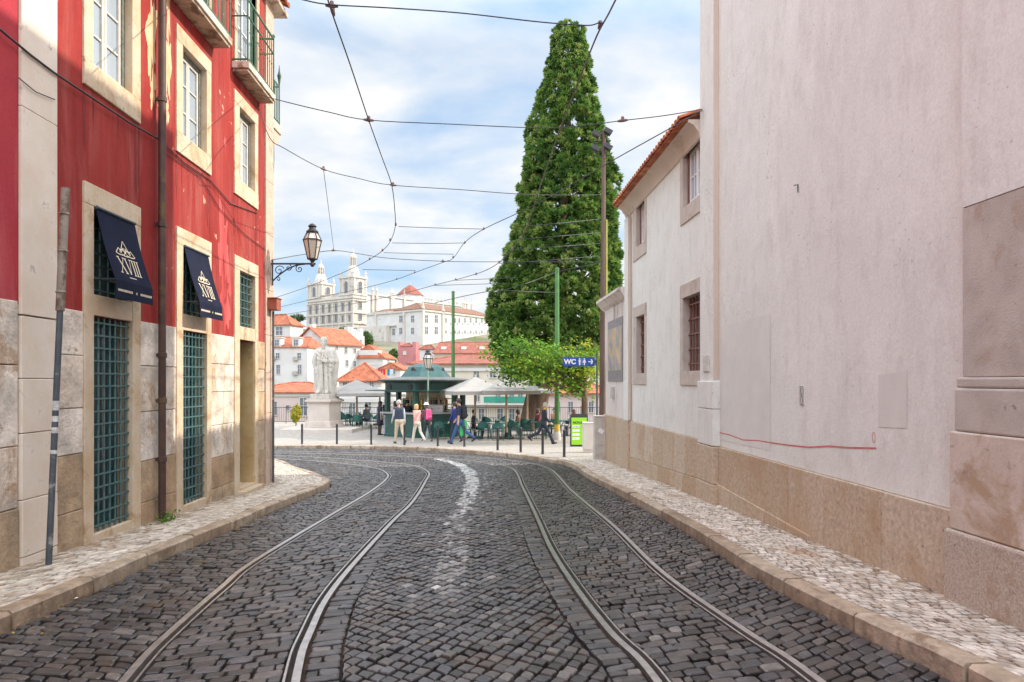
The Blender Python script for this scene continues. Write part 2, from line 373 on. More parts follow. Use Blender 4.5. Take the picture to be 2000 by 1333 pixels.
# ------------------------------------------------------------------ street: curves picked on the ground
def spline(pts, step=0.1):
    P = np.array([(p[0], p[1]) for p in pts], float)
    P = np.vstack([2 * P[0] - P[1], P, 2 * P[-1] - P[-2]])
    out = []
    for i in range(1, len(P) - 2):
        a, b, c, d = P[i - 1], P[i], P[i + 1], P[i + 2]
        n = max(2, int(np.linalg.norm(c - b) / step))
        for t in np.linspace(0, 1, n, endpoint=False):
            out.append(0.5 * ((2 * b) + (-a + c) * t + (2 * a - 5 * b + 4 * c - d) * t * t + (-a + 3 * b - 3 * c + d) * t ** 3))
    out.append(P[-2]); out = np.array(out)
    for _ in range(3):
        out[1:-1] = 0.25 * out[:-2] + 0.5 * out[1:-1] + 0.25 * out[2:]
    return out
def resample(C, n):
    L = np.concatenate([[0], np.cumsum(np.linalg.norm(np.diff(C, axis=0), axis=1))])
    s = np.linspace(0, L[-1], n)
    return np.stack([np.interp(s, L, C[:, 0]), np.interp(s, L, C[:, 1])], 1)
def length(C): return np.linalg.norm(np.diff(C, axis=0), axis=1).sum()
def normals(C):                  # left-hand normals
    t = np.gradient(C, axis=0); t /= np.linalg.norm(t, axis=1)[:, None] + 1e-9
    return np.stack([-t[:, 1], t[:, 0]], 1)
gzv = np.vectorize(gz)

def pts(lst, dz=0.0): return [ong(a, b, dz).to_2d() for a, b in lst]
kerbL = spline([(-3.54, -3.0), (-3.54, 2.0)] + pts([(0, 1238), (188, 1154), (308, 1096), (460, 1032), (524, 1002), (590, 975)]) + [(-3.62, 13.6), (-4.25, 15.0), (-5.4, 17.0), (-6.6, 19.2), (-9.0, 22.0), (-13.0, 24.2)])
r1 = spline([(-1.05, -3.0), (-1.45, 1.0)] + pts([(244, 1333), (344, 1228), (440, 1144), (500, 1096), (656, 1002), (720, 964)]) + [(-2.72, 14.7), (-2.95, 16.2), (-3.6, 17.8), (-5.0, 19.4), (-7.5, 21.2), (-13.0, 23.6)])
r2 = spline([(-0.13, -3.0), (-0.54, 1.0)] + pts([(572, 1333), (600, 1240), (656, 1140), (760, 1024), (805, 980)]) + [(-1.85, 14.5), (-2.05, 16.6), (-2.75, 18.6), (-4.3, 20.2), (-7.1, 22.1), (-13.0, 24.5)])
r3 = spline([(1.02, -3.0), (0.92, 1.0)] + pts([(1290, 1333), (1203, 1243), (1132, 1154), (1079, 1073), (1051, 1012), (1022, 952)]) + [(0.05, 17.3), (-0.55, 19.2), (-1.9, 21.0), (-4.2, 22.5), (-7.4, 23.6), (-13.0, 24.9)])
r4 = spline([(1.92, -3.0), (1.83, 1.0)] + pts([(1600, 1333), (1460, 1238), (1292, 1119), (1196, 1027), (1115, 959)]) + [(0.95, 17.5), (0.30, 19.8), (-1.2, 21.9), (-3.9, 23.4), (-7.3, 24.5), (-13.0, 25.8)])
kerbR = spline([(2.66, -3.0), (2.58, 1.0)] + pts([(1872, 1333), (1762, 1280), (1596, 1194), (1460, 1119), (1342, 1041), (1221, 973), (1150, 936), (1115, 913), (1062, 902), (937, 888), (760, 878), (530, 876)]) + [(-13.0, 26.9)])

# ground far below and beyond: one sheet to the horizon with the hill under the old town
def hill(x, y):
    if y < 46: return -6.0 if y > 40 else min(-1.6, gz(y) - 0.7)
    k = [(46, -8.0), (62, -7.0), (90, -3.0), (130, 4.0), (200, 10.0), (270, 15.0), (330, 27.0), (420, 30.0), (700, 8.0), (1200, 2.0), (5000, 0.0)]
    z = np.interp(y, [a for a, _ in k], [b for _, b in k])
    side = max(0.0, abs(x + 40) - 120) / 200.0
    return float(z * max(0.0, 1 - side * 0.5) - min(6.0, side * 3))
ys = list(np.arange(-60, 60, 4.0)) + list(np.arange(60, 460, 12.0)) + [500, 600, 800, 1200, 2000, 3500, 5000]
xs = [-4000, -2000, -1000, -500, -300] + list(np.arange(-200, 201, 12.5)) + [300, 500, 1000, 2000, 4000]
V = [(x, y, hill(x, y)) for y in ys for x in xs]
nx = len(xs)
Fc = [(j * nx + i, j * nx + i + 1, (j + 1) * nx + i + 1, (j + 1) * nx + i) for j in range(len(ys) - 1) for i in range(nx - 1)]
M['earth'] = mat('hillside earth', (0.10, 0.11, 0.05), (0.28, 0.24, 0.17), scale=0.05, rough=0.95)
structure(np_mesh('ground', V, Fc, M['earth'], smooth=True))

# bed of the street under the setts
def strip_sheet(A, B, dz, name, m, n=160, drop=0.0):
    A = resample(A, n); B = resample(B, n)
    V = [(*p, gz(p[1]) + dz) for p in A] + [(*p, gz(p[1]) + dz) for p in B]
    F = [(i, n + i, n + i + 1, i + 1) for i in range(n - 1)]
    return structure(np_mesh(name, V, F, m))
bed_pts_L = kerbL - normals(kerbL) * -0.1
strip_sheet(bed_pts_L, kerbR + normals(kerbR) * -0.1, -0.034, 'road_bed', M['dirt'])

def stones(Q, dz, rnd, name, m, gap=0.010, depth=0.03, dome=0.010, zj=0.004, shrink=0.80, smooth=True):
    """Q: (N,4,2) plan corners. Each stone: sides, a rounded shoulder and a top, all in one mesh."""
    N = len(Q)
    k = rng.uniform(0.06, 0.17, (N, 1, 1))                     # corners knocked off
    nx_, pv = np.roll(Q, -1, 1), np.roll(Q, 1, 1)
    O = np.empty((N, 8, 2)); O[:, 0::2] = Q + (pv - Q) * k; O[:, 1::2] = Q + (nx_ - Q) * k
    c = O.mean(1, keepdims=True)
    d = O - c; r = np.linalg.norm(d, axis=2, keepdims=True)
    low = c + d * np.maximum(0.4, (r - gap) / r)
    top = c + d * np.maximum(0.3, (r - gap) / r) * shrink
    hj = rng.normal(0, zj, (N, 1)); tx = rng.normal(0, zj * 9, (N, 1)); ty = rng.normal(0, zj * 9, (N, 1))
    def zof(P, off):
        q = P - c
        return gzv(P[:, :, 1]) + dz + hj + q[:, :, 0] * tx + q[:, :, 1] * ty + off
    V = np.concatenate([np.dstack([low, zof(low, -depth)]), np.dstack([low, zof(low, -dome)]), np.dstack([top, zof(top, 0)])], 1)
    V = V.reshape(-1, 3)
    b = (np.arange(N) * 24)[:, None]
    F = []
    for k in (0, 8):
        for j in range(8):
            F.append(np.concatenate([b + k + j, b + k + (j + 1) % 8, b + k + 8 + (j + 1) % 8, b + k + 8 + j], 1))
    F.append(b + 16 + np.array([[0, 1, 2, 3]])); F.append(b + 16 + np.array([[0, 3, 4, 7]])); F.append(b + 16 + np.array([[4, 5, 6, 7]]))
    F = np.concatenate(F, 0)
    o = np_mesh(name, V, F, m, rnd=np.repeat(rnd, 24), smooth=smooth)
    return structure(o)

def strip_stones(A, B, la, lb, sL, sW, jit=0.16, diag=False, wave=0.0, y0=2.6, ymax=60, skew=0.0):
    """fills the strip between curves A and B (inset la, lb) with courses; returns quads"""
    n = 400
    A = resample(A, n); B = resample(B, n)
    L = 0.5 * (length(A) + length(B))
    def P(s, t):                 # s metres along, t in 0..1 across
        f = np.clip(s / L, 0, 1) * (n - 1)
        i = np.clip(f.astype(int), 0, n - 2); w = (f - i)[..., None]
        a = A[i] * (1 - w) + A[i + 1] * w; b = B[i] * (1 - w) + B[i + 1] * w
        W = np.linalg.norm(b - a, axis=-1)
        tt = (la + t * np.maximum(0.01, W - la - lb)) / np.maximum(W, 0.02)
        return a + (b - a) * tt[..., None], W - la - lb
    Q = []
    if not diag:
        s = 0.0; row = 0
        while s < L:
            h = sL * (1 + rng.uniform(-0.18, 0.18))
            _, W = P(np.array([s]), np.array([0.5])); W = float(W[0])
            mid = P(np.array([s]), np.array([0.5]))[0][0]
            if W > sW * 0.6 and y0 < mid[1] < ymax and mid[0] > -11:
                k = max(1, int(round(W / sW)))
                e = np.linspace(0, 1, k + 1)
                sh = (row % 2) * 0.5 / k
                e = np.concatenate([[0], np.clip(e[:-1] + sh + rng.normal(0, jit * 0.5 / k, k), 0, 1)[(0 if sh else 1):], [1]])
                e = np.unique(np.round(np.sort(e), 4))
                wv = lambda t: wave * np.sin(t * W * 5.0 + s * 1.3) + wave * 0.7 * np.sin(t * W * 11 + s * 3.1) + skew * t * W
                for a0, a1 in zip(e[:-1], e[1:]):
                    if (a1 - a0) * W < 0.025: continue
                    tt = np.array([a0, a1, a1, a0]); ss = np.array([s, s, s + h, s + h])
                    ss = ss + wv(tt) + rng.normal(0, jit * 0.10 * sL, 4)
                    Q.append(P(ss, np.clip(tt + rng.normal(0, jit * 0.08 / k, 4), 0, 1))[0])
            s += h; row += 1
    else:
        _, Wm = P(np.array([L * 0.3]), np.array([0.5])); Wm = float(Wm[0])
        c45 = sqrt(0.5); 
        I = int((L + Wm) / sL / c45) + 4
        for i in range(-8, I):
            for j in range(-I, 8):
                u = np.array([i, i + 1, i + 1, i]) * sL; v = np.array([j, j, j + 1, j + 1]) * sW
                S = (u - v) * c45 + rng.normal(0, jit * 0.10 * sL, 4); T = (u + v) * c45 * 0.86 + rng.normal(0, jit * 0.10 * sL, 4)
                sm = S.mean(); tm = T.mean()
                if sm < 0 or sm > L or tm < -0.03 or tm > Wm * 1.5: continue
                _, W = P(np.array([sm]), np.array([0.5])); W = float(W[0])
                if tm > W + 0.02: continue
                T = np.clip(T, 0, W)
                if (T.max() - T.min()) < 0.03: continue
                q = P(S, T / max(W, 0.05))[0]
                m = q.mean(0)
                if not (y0 < m[1] < ymax) or m[0] < -11: continue
                Q.append(q)
    return Q

Qs = []
Qs += strip_stones(kerbL, r1, 0.01, 0.05, 0.092, 0.13, jit=0.42, skew=-0.25)
Qs += strip_stones(r1, r2, 0.066, 0.066, 0.098, 0.14, jit=0.38)
Qs += strip_stones(r2, r3, 0.27, 0.27, 0.108, 0.108, jit=0.5, diag=True)
Qs += strip_stones(r2, r2 + normals(r2) * -0.27, 0.052, 0.004, 0.095, 0.17, jit=0.4)
Qs += strip_stones(r3 + normals(r3) * 0.27, r3, 0.004, 0.052, 0.095, 0.17, jit=0.4)
Qs += strip_stones(r3, r4, 0.066, 0.066, 0.10, 0.14, jit=0.5)
Qs += strip_stones(r4, kerbR, 0.052, 0.01, 0.095, 0.14, jit=0.45, skew=0.2)
Qs = np.array(Qs)
cen = Qs.mean(1)
rv = np.clip(rng.beta(1.7, 2.2, len(Qs)) * 0.92, 0, 0.91)
# faded white line painted on the setts of the middle strip
line = spline(pts([(855, 897), (885, 904), (912, 918), (922, 938), (918, 962), (902, 1000), (890, 1045), (882, 1100), (880, 1150)]))
dl = np.sqrt(((cen[:, None, :] - line[None, ::2, :]) ** 2).sum(2))
k = dl.argmin(1); dmin = dl.min(1)
yy = cen[:, 1]
prob = np.clip((yy - 6.2) / 6.5, 0.05, 0.97)
prob = np.clip((yy - 8.5) / 4.5, 0.06, 0.97)
on = (dmin < 0.155) & (rng.random(len(Qs)) < prob) & (yy > 5.5) & (cen[:, 0] > -4.5)
rv[on] = rng.uniform(0.935, 1.0, on.sum())
faint = (dmin < 0.15) & ~on & (yy > 5.5) & (rng.random(len(Qs)) < 0.5)
rv[faint] = rng.uniform(0.90, 0.945, faint.sum())
worn = (dmin < 0.45) & ~on & (yy > 5) & (rng.random(len(Qs)) < 0.04)
rv[worn] = 0.935
stones(Qs, 0.0, rv, 'road', M['cobble'], gap=0.0095, depth=0.042, dome=0.0060, zj=0.0035, shrink=0.89, smooth=False)

# ---- tram tracks: running head, groove and guard of each rail swept along its curve
def ribbon(mb, C, a, b, z0, z1, m=0, ymin=-3):
    N_ = normals(C); n = len(C)
    A = C + N_ * a; B = C + N_ * b
    vs = []
    for i in range(n):
        g = gz(C[i][1])
        vs += [(*A[i], g + z0), (*A[i], g + z1), (*B[i], g + z1), (*B[i], g + z0)]
    fs = []
    for i in range(n - 1):
        for j in range(3):
            fs.append((i * 4 + j, i * 4 + j + 1, (i + 1) * 4 + j + 1, (i + 1) * 4 + j))
    fs += [(0, 1, 2, 3), ((n - 1) * 4 + 3, (n - 1) * 4 + 2, (n - 1) * 4 + 1, (n - 1) * 4)]
    mb.add(vs, fs, m)
def rail(C, inner, parent):
    mb = MB(); C = resample(C, 260); s = inner    # inner: +1 when the groove lies on the left of the running head
    ribbon(mb, C, -s * 0.038, s * 0.010, -0.03, 0.006, 0)
    ribbon(mb, C, s * 0.010, s * 0.046, -0.06, -0.030, 1)
    ribbon(mb, C, s * 0.046, s * 0.060, -0.03, 0.004, 0)
    return mb.build('rail', [M['steel'], M['groove']], parent, recalc=True)
for A, B, lab in ((r1, r2, 'pair of steel tram rails curving left, nearer the red building'),
                  (r3, r4, 'pair of steel tram rails on the right, nearer the white wall')):
    t = thing('tram_track', lab, 'tram track', (0, 0, 0), 'tram tracks in the cobbles')
    rail(A, -1, t); rail(B, 1, t)

# ---- kerbs of single stones
def kerb(C, side, name, w=0.14, h=0.12, seg=0.95):
    mb = MB(); L = length(C); n = int(L / seg); F_ = resample(C, n * 6 + 1); N_ = normals(F_)
    for k in range(n):
        mb.cur = random.random(); dz = random.gauss(0, 0.006); dw = random.gauss(0, 0.006)
        idx = range(k * 6, k * 6 + 7)
        vs = []
        for ii, i in enumerate(idx):
            c = F_[i].copy(); g = gz(c[1])
            if ii in (0, 6):
                q = F_[min(max(i + (1 if ii == 0 else -1), 0), len(F_) - 1)]
                c = c + (q - c) * 0.09
            o = c + N_[i] * side * dw; inn = c + N_[i] * side * (w + dw)
            bev = 0.022
            vs += [(*o, g - 0.06), (*o, g + h - bev + dz), (*(o + N_[i] * side * bev), g + h + dz), (*inn, g + h + dz), (*inn, g)]
        fs = []
        for i in range(6):
            for j in range(4): fs.append((i * 5 + j, i * 5 + j + 1, (i + 1) * 5 + j + 1, (i + 1) * 5 + j))
        fs += [(0, 1, 2, 3, 4), (34, 33, 32, 31, 30)]
        mb.add(vs, fs)
    return structure(mb.build(name, M['kerb'], smooth=30))
kerb(kerbL, 1, 'kerb'); kerb(kerbR, -1, 'kerb', w=0.15)

# ---- pavements: a bed and small limestone setts
XL = lambda y: -4.5 - 0.0283 * (y - 6.65)
XR1 = lambda y: 3.12 + 0.05 * (10.3 - y)
XR2 = lambda y: 3.02 + 0.05 * (11.3 - y)
def soiled(q, wall, w):          # setts along the foot of a wall are browner
    c = q.mean(1); d = np.sqrt(((c[:, None, :] - wall[None, ::3, :]) ** 2).sum(2)).min(1)
    b = rng.beta(2.2, 1.8, len(q))
    return np.where(rng.random(len(q)) < np.clip(1.25 - d / w, 0, 0.95), b * 0.22, b)
kinL = kerbL + normals(kerbL) * 0.145
wallL = spline([(XL(-3), -3), (XL(2), 2.0), (XL(5), 5.0), (XL(8), 8), (XL(11), 11), (XL(13.3) - 0.02, 13.3), (-4.75, 13.5), (-5.6, 14.6), (-6.8, 16.2), (-8.2, 18.4), (-10, 20.5), (-13.5, 22.8)])
strip_sheet(wallL + normals(wallL) * 0.2, kinL, 0.12 - 0.020, 'pavement_bed', M['joint'])
q = np.array(strip_stones(wallL, kinL, 0.01, 0.0, 0.066, 0.078, jit=0.42, wave=0.03, y0=3.6, skew=0.2))
stones(q, 0.12, soiled(q, wallL, 0.30), 'pavement', M['calcada'], gap=0.0105, depth=0.028, dome=0.003, zj=0.0013, shrink=0.91, smooth=False)
cut = kerbR[kerbR[:, 1] < 19.6]
cut = cut[:np.argmax(cut[:, 1]) + 1]
kinR = cut + normals(cut) * -0.155
wallR = spline([(XR1(-3), -3), (XR1(2), 2.0), (XR1(5), 5), (XR1(8), 8), (XR1(10), 10), (XR2(11.3), 11.3), (XR2(14), 14), (XR2(17), 17), (XR2(19.6), 19.6)])
strip_sheet(kinR, wallR + normals(wallR) * -0.25, 0.12 - 0.020, 'pavement_bed', M['joint'])
q = np.array(strip_stones(kinR, wallR, 0.0, 0.01, 0.067, 0.079, jit=0.42, wave=0.035, y0=3.3, ymax=19.5, skew=-0.2))
stones(q, 0.12, soiled(q, wallR, 0.16), 'pavement', M['calcada'], gap=0.0105, depth=0.028, dome=0.003, zj=0.0013, shrink=0.91, smooth=False)

# ---- the square
def paving(name):
    m = bpy.data.materials.new(name); m.use_nodes = True; nt = m.node_tree; b = nt.nodes['Principled BSDF']
    t = node(nt, 'ShaderNodeTexCoord')
    vo = node(nt, 'ShaderNodeTexVoronoi', {'Vector': t.outputs['Object'], 'Scale': 11.0}, feature='DISTANCE_TO_EDGE')
    vc = node(nt, 'ShaderNodeTexVoronoi', {'Vector': t.outputs['Object'], 'Scale': 11.0})
    no = node(nt, 'ShaderNodeTexNoise', {'Vector': t.outputs['Object'], 'Scale': 0.5, 'Detail': 6.0})
    c = mixc(nt, vc.outputs['Color'], (0.33, 0.295, 0.255), (0.46, 0.42, 0.37))
    c = mixc(nt, ramp(nt, no.outputs[0], [(0.4, 0.0), (0.7, 0.6)]), c, (0.38, 0.32, 0.26))
    c = mixc(nt, ramp(nt, vo.outputs['Distance'], [(0.0, 0.75), (0.10, 0.0)]), c, (0.14, 0.11, 0.09))
    nt.links.new(c, b.inputs['Base Color']); b.inputs['Roughness'].default_value = 0.65
    return m
M['paving'] = paving('square paving')
kk = kerbR[np.argmax(kerbR[:, 1] > 19.3):]
kin = resample(kk + normals(kk) * -0.15, 60)
V = []; nr = 7
for p in kin:
    far = np.array([p[0] * 1.15 + 2.2, 44.0])
    far[0] = np.interp(p[0], [-13, 1.0], [-22, 16])
    for j in range(nr):
        f = (j / (nr - 1)) ** 1.0
        q_ = p * (1 - f) + far * f
        V.append((q_[0], q_[1], gz(q_[1]) + 0.12))
Fc = [(i * nr + j, i * nr + j + 1, (i + 1) * nr + j + 1, (i + 1) * nr + j) for i in range(59) for j in range(nr - 1)]
structure(np_mesh('square', V, Fc, M['paving']))
mb = MB(); p = kin[0]
# level paving behind the end of the white wall
mb.add([(p[0], p[1], gz(p[1]) + 0.119), (9, p[1], gz(p[1]) + 0.119), (16, 30, gz(30) + 0.119), (16, 44, -1.081), (16, 44, -1.081)], [(0, 1, 2, 3)])
structure(mb.build('square_edge', M['paving']))
# retaining wall under the edge of the square
mb = MB(); mb.box(-24, 20, 43.6, 44.4, -9, -1.05)
t = mb.build('retaining_wall', M['concrete']); tag(t, 'low masonry retaining wall carrying the railing at the far edge of the square', 'wall')
# ------------------------------------------------------------------ facades
class Fac:
    """wall plane: u runs along the street (metres from the camera), z up (relative to the eye), d out towards the street"""
    def __init__(s, x0, y0, dx, side): s.x0, s.y0, s.dx, s.side = x0, y0, dx, side
    def P(s, u, z, d=0.0): return Vector((s.x0 + s.dx * (u - s.y0) + s.side * d, u, H + z))
    def px(s, px, py, d=0.0):
        t = (px - 1000) / FPX
        u = (s.x0 - s.dx * s.y0 + s.side * d) / (t - s.dx)
        return u, (HZ - py) / FPX * u
    def box(s, mb, u0, u1, z0, z1, d0, d1, m=0):
        za = z0 if hasattr(z0, '__len__') else (z0, z0); zb = z1 if hasattr(z1, '__len__') else (z1, z1)
        mb.hexa([s.P(u0, za[0], d0), s.P(u1, za[1], d0), s.P(u1, za[1], d1), s.P(u0, za[0], d1),
                 s.P(u0, zb[0], d0), s.P(u1, zb[1], d0), s.P(u1, zb[1], d1), s.P(u0, zb[0], d1)], m)
    def wall(s, mb, u0, u1, z0, z1, holes, depth=0.32, back=9.0, m=0, top=True):
        us = sorted({u0, u1} | {h[0] for h in holes} | {h[1] for h in holes})
        zs = sorted({z0, z1} | {h[2] for h in holes} | {h[3] for h in holes})
        for a, b in zip(us[:-1], us[1:]):
            for c, e in zip(zs[:-1], zs[1:]):
                um, zm = (a + b) / 2, (c + e) / 2
                if any(h[0] < um < h[1] and h[2] < zm < h[3] for h in holes): continue
                mb.quad(s.P(a, c), s.P(b, c), s.P(b, e), s.P(a, e), m)
        for h in holes:
            a, b, c, e = h[:4]; r = -depth
            for p in (((a, c), (a, e)), ((a, e), (b, e)), ((b, e), (b, c)), ((b, c), (a, c))):
                mb.quad(s.P(*p[0], 0), s.P(*p[1], 0), s.P(*p[1], r), s.P(*p[0], r), m)
        for p in (((u0, z0), (u0, z1)), ((u0, z1), (u1, z1)), ((u1, z1), (u1, z0))):
            mb.quad(s.P(*p[0], 0), s.P(*p[1], 0), s.P(*p[1], -depth), s.P(*p[0], -depth), m)
        s.box(mb, u0, u1, z0, z1, -depth, -back, m)
    def surround(s, name, m, par, o, i, d=0.025, deep=-0.20, bevel=0.008):
        """stone surround: o = outer (u0,u1,z0,z1), i = opening"""
        mb = MB()
        s.box(mb, o[0], i[0], i[2], i[3], deep, d); s.box(mb, i[1], o[1], i[2], i[3], deep, d)
        s.box(mb, o[0], o[1], i[3], o[3], deep, d + 0.002)
        if i[2] > o[2] + 0.02: s.box(mb, o[0], o[1], o[2], i[2], deep, d + 0.004)
        return mb.build(name, m, par, bevel=bevel)
    def sash(s, name, par, i, cols, rows, d, mf, mg, bw=0.045, mw=0.022, outer=None):
        """casement: frame bars as one part, the panes as its sub-part"""
        u0, u1, z0, z1 = i
        mb = MB()
        if outer:
            w = outer
            s.box(mb, u0, u0 + w, z0, z1, d - 0.06, d + 0.03, 1); s.box(mb, u1 - w, u1, z0, z1, d - 0.06, d + 0.03, 1)
            s.box(mb, u0 + w, u1 - w, z1 - w, z1, d - 0.06, d + 0.03, 1); s.box(mb, u0 + w, u1 - w, z0, z0 + w * 0.6, d - 0.06, d + 0.028, 1)
            u0 += w; u1 -= w; z1 -= w; z0 += w * 0.6
        um = (u0 + u1) / 2
        for a, b in ((u0, um - 0.004), (um + 0.004, u1)):
            s.box(mb, a, a + bw, z0, z1, d - 0.03, d + 0.012); s.box(mb, b - bw, b, z0, z1, d - 0.03, d + 0.012)
            s.box(mb, a + bw, b - bw, z1 - bw, z1, d - 0.03, d + 0.010); s.box(mb, a + bw, b - bw, z0, z0 + bw * 1.4, d - 0.03, d + 0.010)
            for r in range(1, rows):
                z = z0 + (z1 - z0) * r / rows
                s.box(mb, a + bw, b - bw, z - mw / 2, z + mw / 2, d - 0.025, d + 0.004)
            for c in range(1, cols):
                u = a + (b - a) * c / cols
                s.box(mb, u - mw / 2, u + mw / 2, z0 + bw, z1 - bw, d - 0.025, d + 0.002)
        f = mb.build(name, mf if isinstance(mf, list) else [mf], par)
        g = MB(); g.quad(s.P(u0 + 0.01, z0 + 0.01, d - 0.012), s.P(u1 - 0.01, z0 + 0.01, d - 0.012), s.P(u1 - 0.01, z1 - 0.01, d - 0.012), s.P(u0 + 0.01, z1 - 0.01, d - 0.012))
        g.build('pane', mg, f)
        return f
    def grille(s, name, par, i, nu, nz, d, m, r=0.011, boss=False):
        u0, u1, z0, z1 = i; mb = MB()
        for k in range(nu):
            u = u0 + (u1 - u0) * (k + 0.5) / nu
            mb.tube([s.P(u, z0, d), s.P(u, z1, d)], r, 6)
        for k in range(nz):
            z = z0 + (z1 - z0) * (k + 0.5) / nz
            s.box(mb, u0, u1, z - r * 0.7, z + r * 0.7, d - 0.006, d + r * 1.25)
            if boss:
                for q in range(nu):
                    u = u0 + (u1 - u0) * (q + 0.5) / nu
                    s.box(mb, u - 0.02, u + 0.02, z - 0.022, z + 0.022, d - 0.016, d + 0.02)
        return mb.build(name, m, par)

FL = Fac(-4.5, 6.65, -0.0283, 1)
FL3 = lambda u: gz(u) + 0.12 - H          # pavement level relative to the eye

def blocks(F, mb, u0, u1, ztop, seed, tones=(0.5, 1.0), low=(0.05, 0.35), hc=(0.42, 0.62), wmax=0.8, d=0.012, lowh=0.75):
    """coursed ashlar between u0 and u1 from the pavement up to ztop"""
    R = random.Random(seed)
    zb = min(FL3(u0), FL3(u1)) - 0.25
    z = ztop
    while z > zb + 0.05:
        h = R.uniform(*hc)
        zl = z - h
        if zl - zb < 0.25: zl = zb
        n = max(1, int(round((u1 - u0) / R.uniform(wmax * 0.7, wmax * 1.2))))
        cuts = [u0] + sorted(u0 + (u1 - u0) * ((k + R.uniform(-0.15, 0.15)) / n) for k in range(1, n)) + [u1]
        for a, b in zip(cuts[:-1], cuts[1:]):
            g = 0.0035
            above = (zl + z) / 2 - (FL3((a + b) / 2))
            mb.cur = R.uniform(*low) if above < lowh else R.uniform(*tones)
            dd = d + R.uniform(-0.006, 0.006)
            F.box(mb, a + g, b - g, zl + g, z - g, -0.10, dd)
        z = zl

# ================= red building on the left
red = thing('red_building', 'red rendered house with limestone base, awnings and balconies on the left of the street', 'building', (-4.6, 9.8, 0))
W = [(9.27, 10.41, 9.46, 10.24), (11.35, 12.49, 11.56, 12.33)]
units = [(7.17, 8.32, 7.34, 8.13), (9.27, 10.41, 9.46, 10.25), (11.35, 12.49, 11.58, 12.33)]
TOP = 7.25
UEND = 13.32
holes = [(u[0] + 0.02, u[1] - 0.02, 3.15, 4.85) for u in units]
holes += [(u[0] + 0.02, u[1] - 0.02, -2.6, 2.08) for u in units]
holes += [(u0, u1, 5.30, 7.0) for u0, u1 in ((9.40, 10.30), (11.50, 12.42), (7.3, 8.15))]
mb = MB(); FL.wall(mb, 6.205, UEND, 0.70, TOP, [h if h[2] > 0 else (h[0], h[1], 0.70, h[3]) for h in holes], depth=0.34, back=9)
mb.build('wall', M['red'], red)
mb = MB(); FL.box(mb, 6.205, UEND - 0.004, -3.0, 0.70, -0.34, -9.0); FL.box(mb, 6.205, 7.19, -3.0, 0.70, -0.34, -0.09); FL.box(mb, 8.30, 9.29, -3, 0.70, -0.34, -0.09); FL.box(mb, 10.39, 11.37, -3, 0.70, -0.34, -0.09); FL.box(mb, 12.47, UEND - 0.006, -3, 0.70, -0.34, -0.09)
mb.build('wall_core', M['frame'], red)
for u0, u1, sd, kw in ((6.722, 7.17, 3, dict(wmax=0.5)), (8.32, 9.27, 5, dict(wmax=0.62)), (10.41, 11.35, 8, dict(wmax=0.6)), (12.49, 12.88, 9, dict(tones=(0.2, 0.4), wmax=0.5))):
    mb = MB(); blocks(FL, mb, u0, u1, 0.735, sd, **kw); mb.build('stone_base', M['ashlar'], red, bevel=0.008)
mb = MB()
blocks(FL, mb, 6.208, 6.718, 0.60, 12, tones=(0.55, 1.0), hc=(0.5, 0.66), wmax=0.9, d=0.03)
mb.cur = 0.95
zc = 0.61
for h in (1.9, 2.3, 2.6):
    FL.box(mb, 6.208, 6.718, zc, min(zc + h - 0.004, TOP), -0.05, 0.03); zc += h
mb.build('pilaster', M['pilaster'], red, bevel=0.006)
mb = MB()
zc = -3.0; R_ = random.Random(4)
while zc < TOP:
    h = R_.uniform(0.7, 1.1); mb.cur = 0.3
    FL.box(mb, 12.90, UEND + 0.03, zc, min(zc + h - 0.006, TOP), -0.45, 0.03); zc += h
M['quoin'] = mat('pinkish corner stone', (0.52, 0.37, 0.28), (0.60, 0.47, 0.38), scale=3, rough=0.85, bump=0.4, stain=(0.33, 0.20, 0.13), stain_lo=0.6, stain_scale=3)
mb.build('corner_stones', M['quoin'], red, bevel=0.006)
# peeled patches of render beside the drainpipe
def blob(F, mb, u, z, ru, rz_, seed, d=0.003, n=40):
    R = random.Random(seed); vs = []
    ph = [R.uniform(0, 6.28) for _ in range(5)]
    for k in range(n):
        a = 2 * pi * k / n
        q = 1 + 0.28 * sin(2 * a + ph[0]) + 0.22 * sin(5 * a + ph[1]) + 0.16 * sin(9 * a + ph[2]) + 0.1 * sin(14 * a + ph[3])
        vs.append(F.P(u + ru * q * cos(a), z + rz_ * q * sin(a), d))
    mb.add(vs, [tuple(range(n))])
mb = MB()
for u, z, ru, rz_, sd in ((8.62, 4.35, 0.10, 0.55, 1), (8.66, 3.72, 0.07, 0.22, 2), (8.60, 5.2, 0.08, 0.5, 3), (9.06, 4.2, 0.07, 0.5, 4), (9.04, 3.6, 0.05, 0.16, 5), (9.07, 5.0, 0.06, 0.4, 6)):
    blob(FL, mb, u, z, ru, rz_, sd)
mb.build('bare_render_patch', M['peel'], red)
mb = MB()
M['faded'] = mat('faded pink render', (0.58, 0.16, 0.15), (0.50, 0.06, 0.06), scale=2.5, rough=0.9, streak=True)
for u, z, ru, rz_, sd in ((10.95, 2.0, 0.20, 0.75, 11), (11.0, 1.35, 0.16, 0.5, 12), (10.98, 3.85, 0.03, 0.10, 13)):
    blob(FL, mb, u, z, ru, rz_, sd, d=0.0025)
mb.build('faded_patch', M['faded'], red)

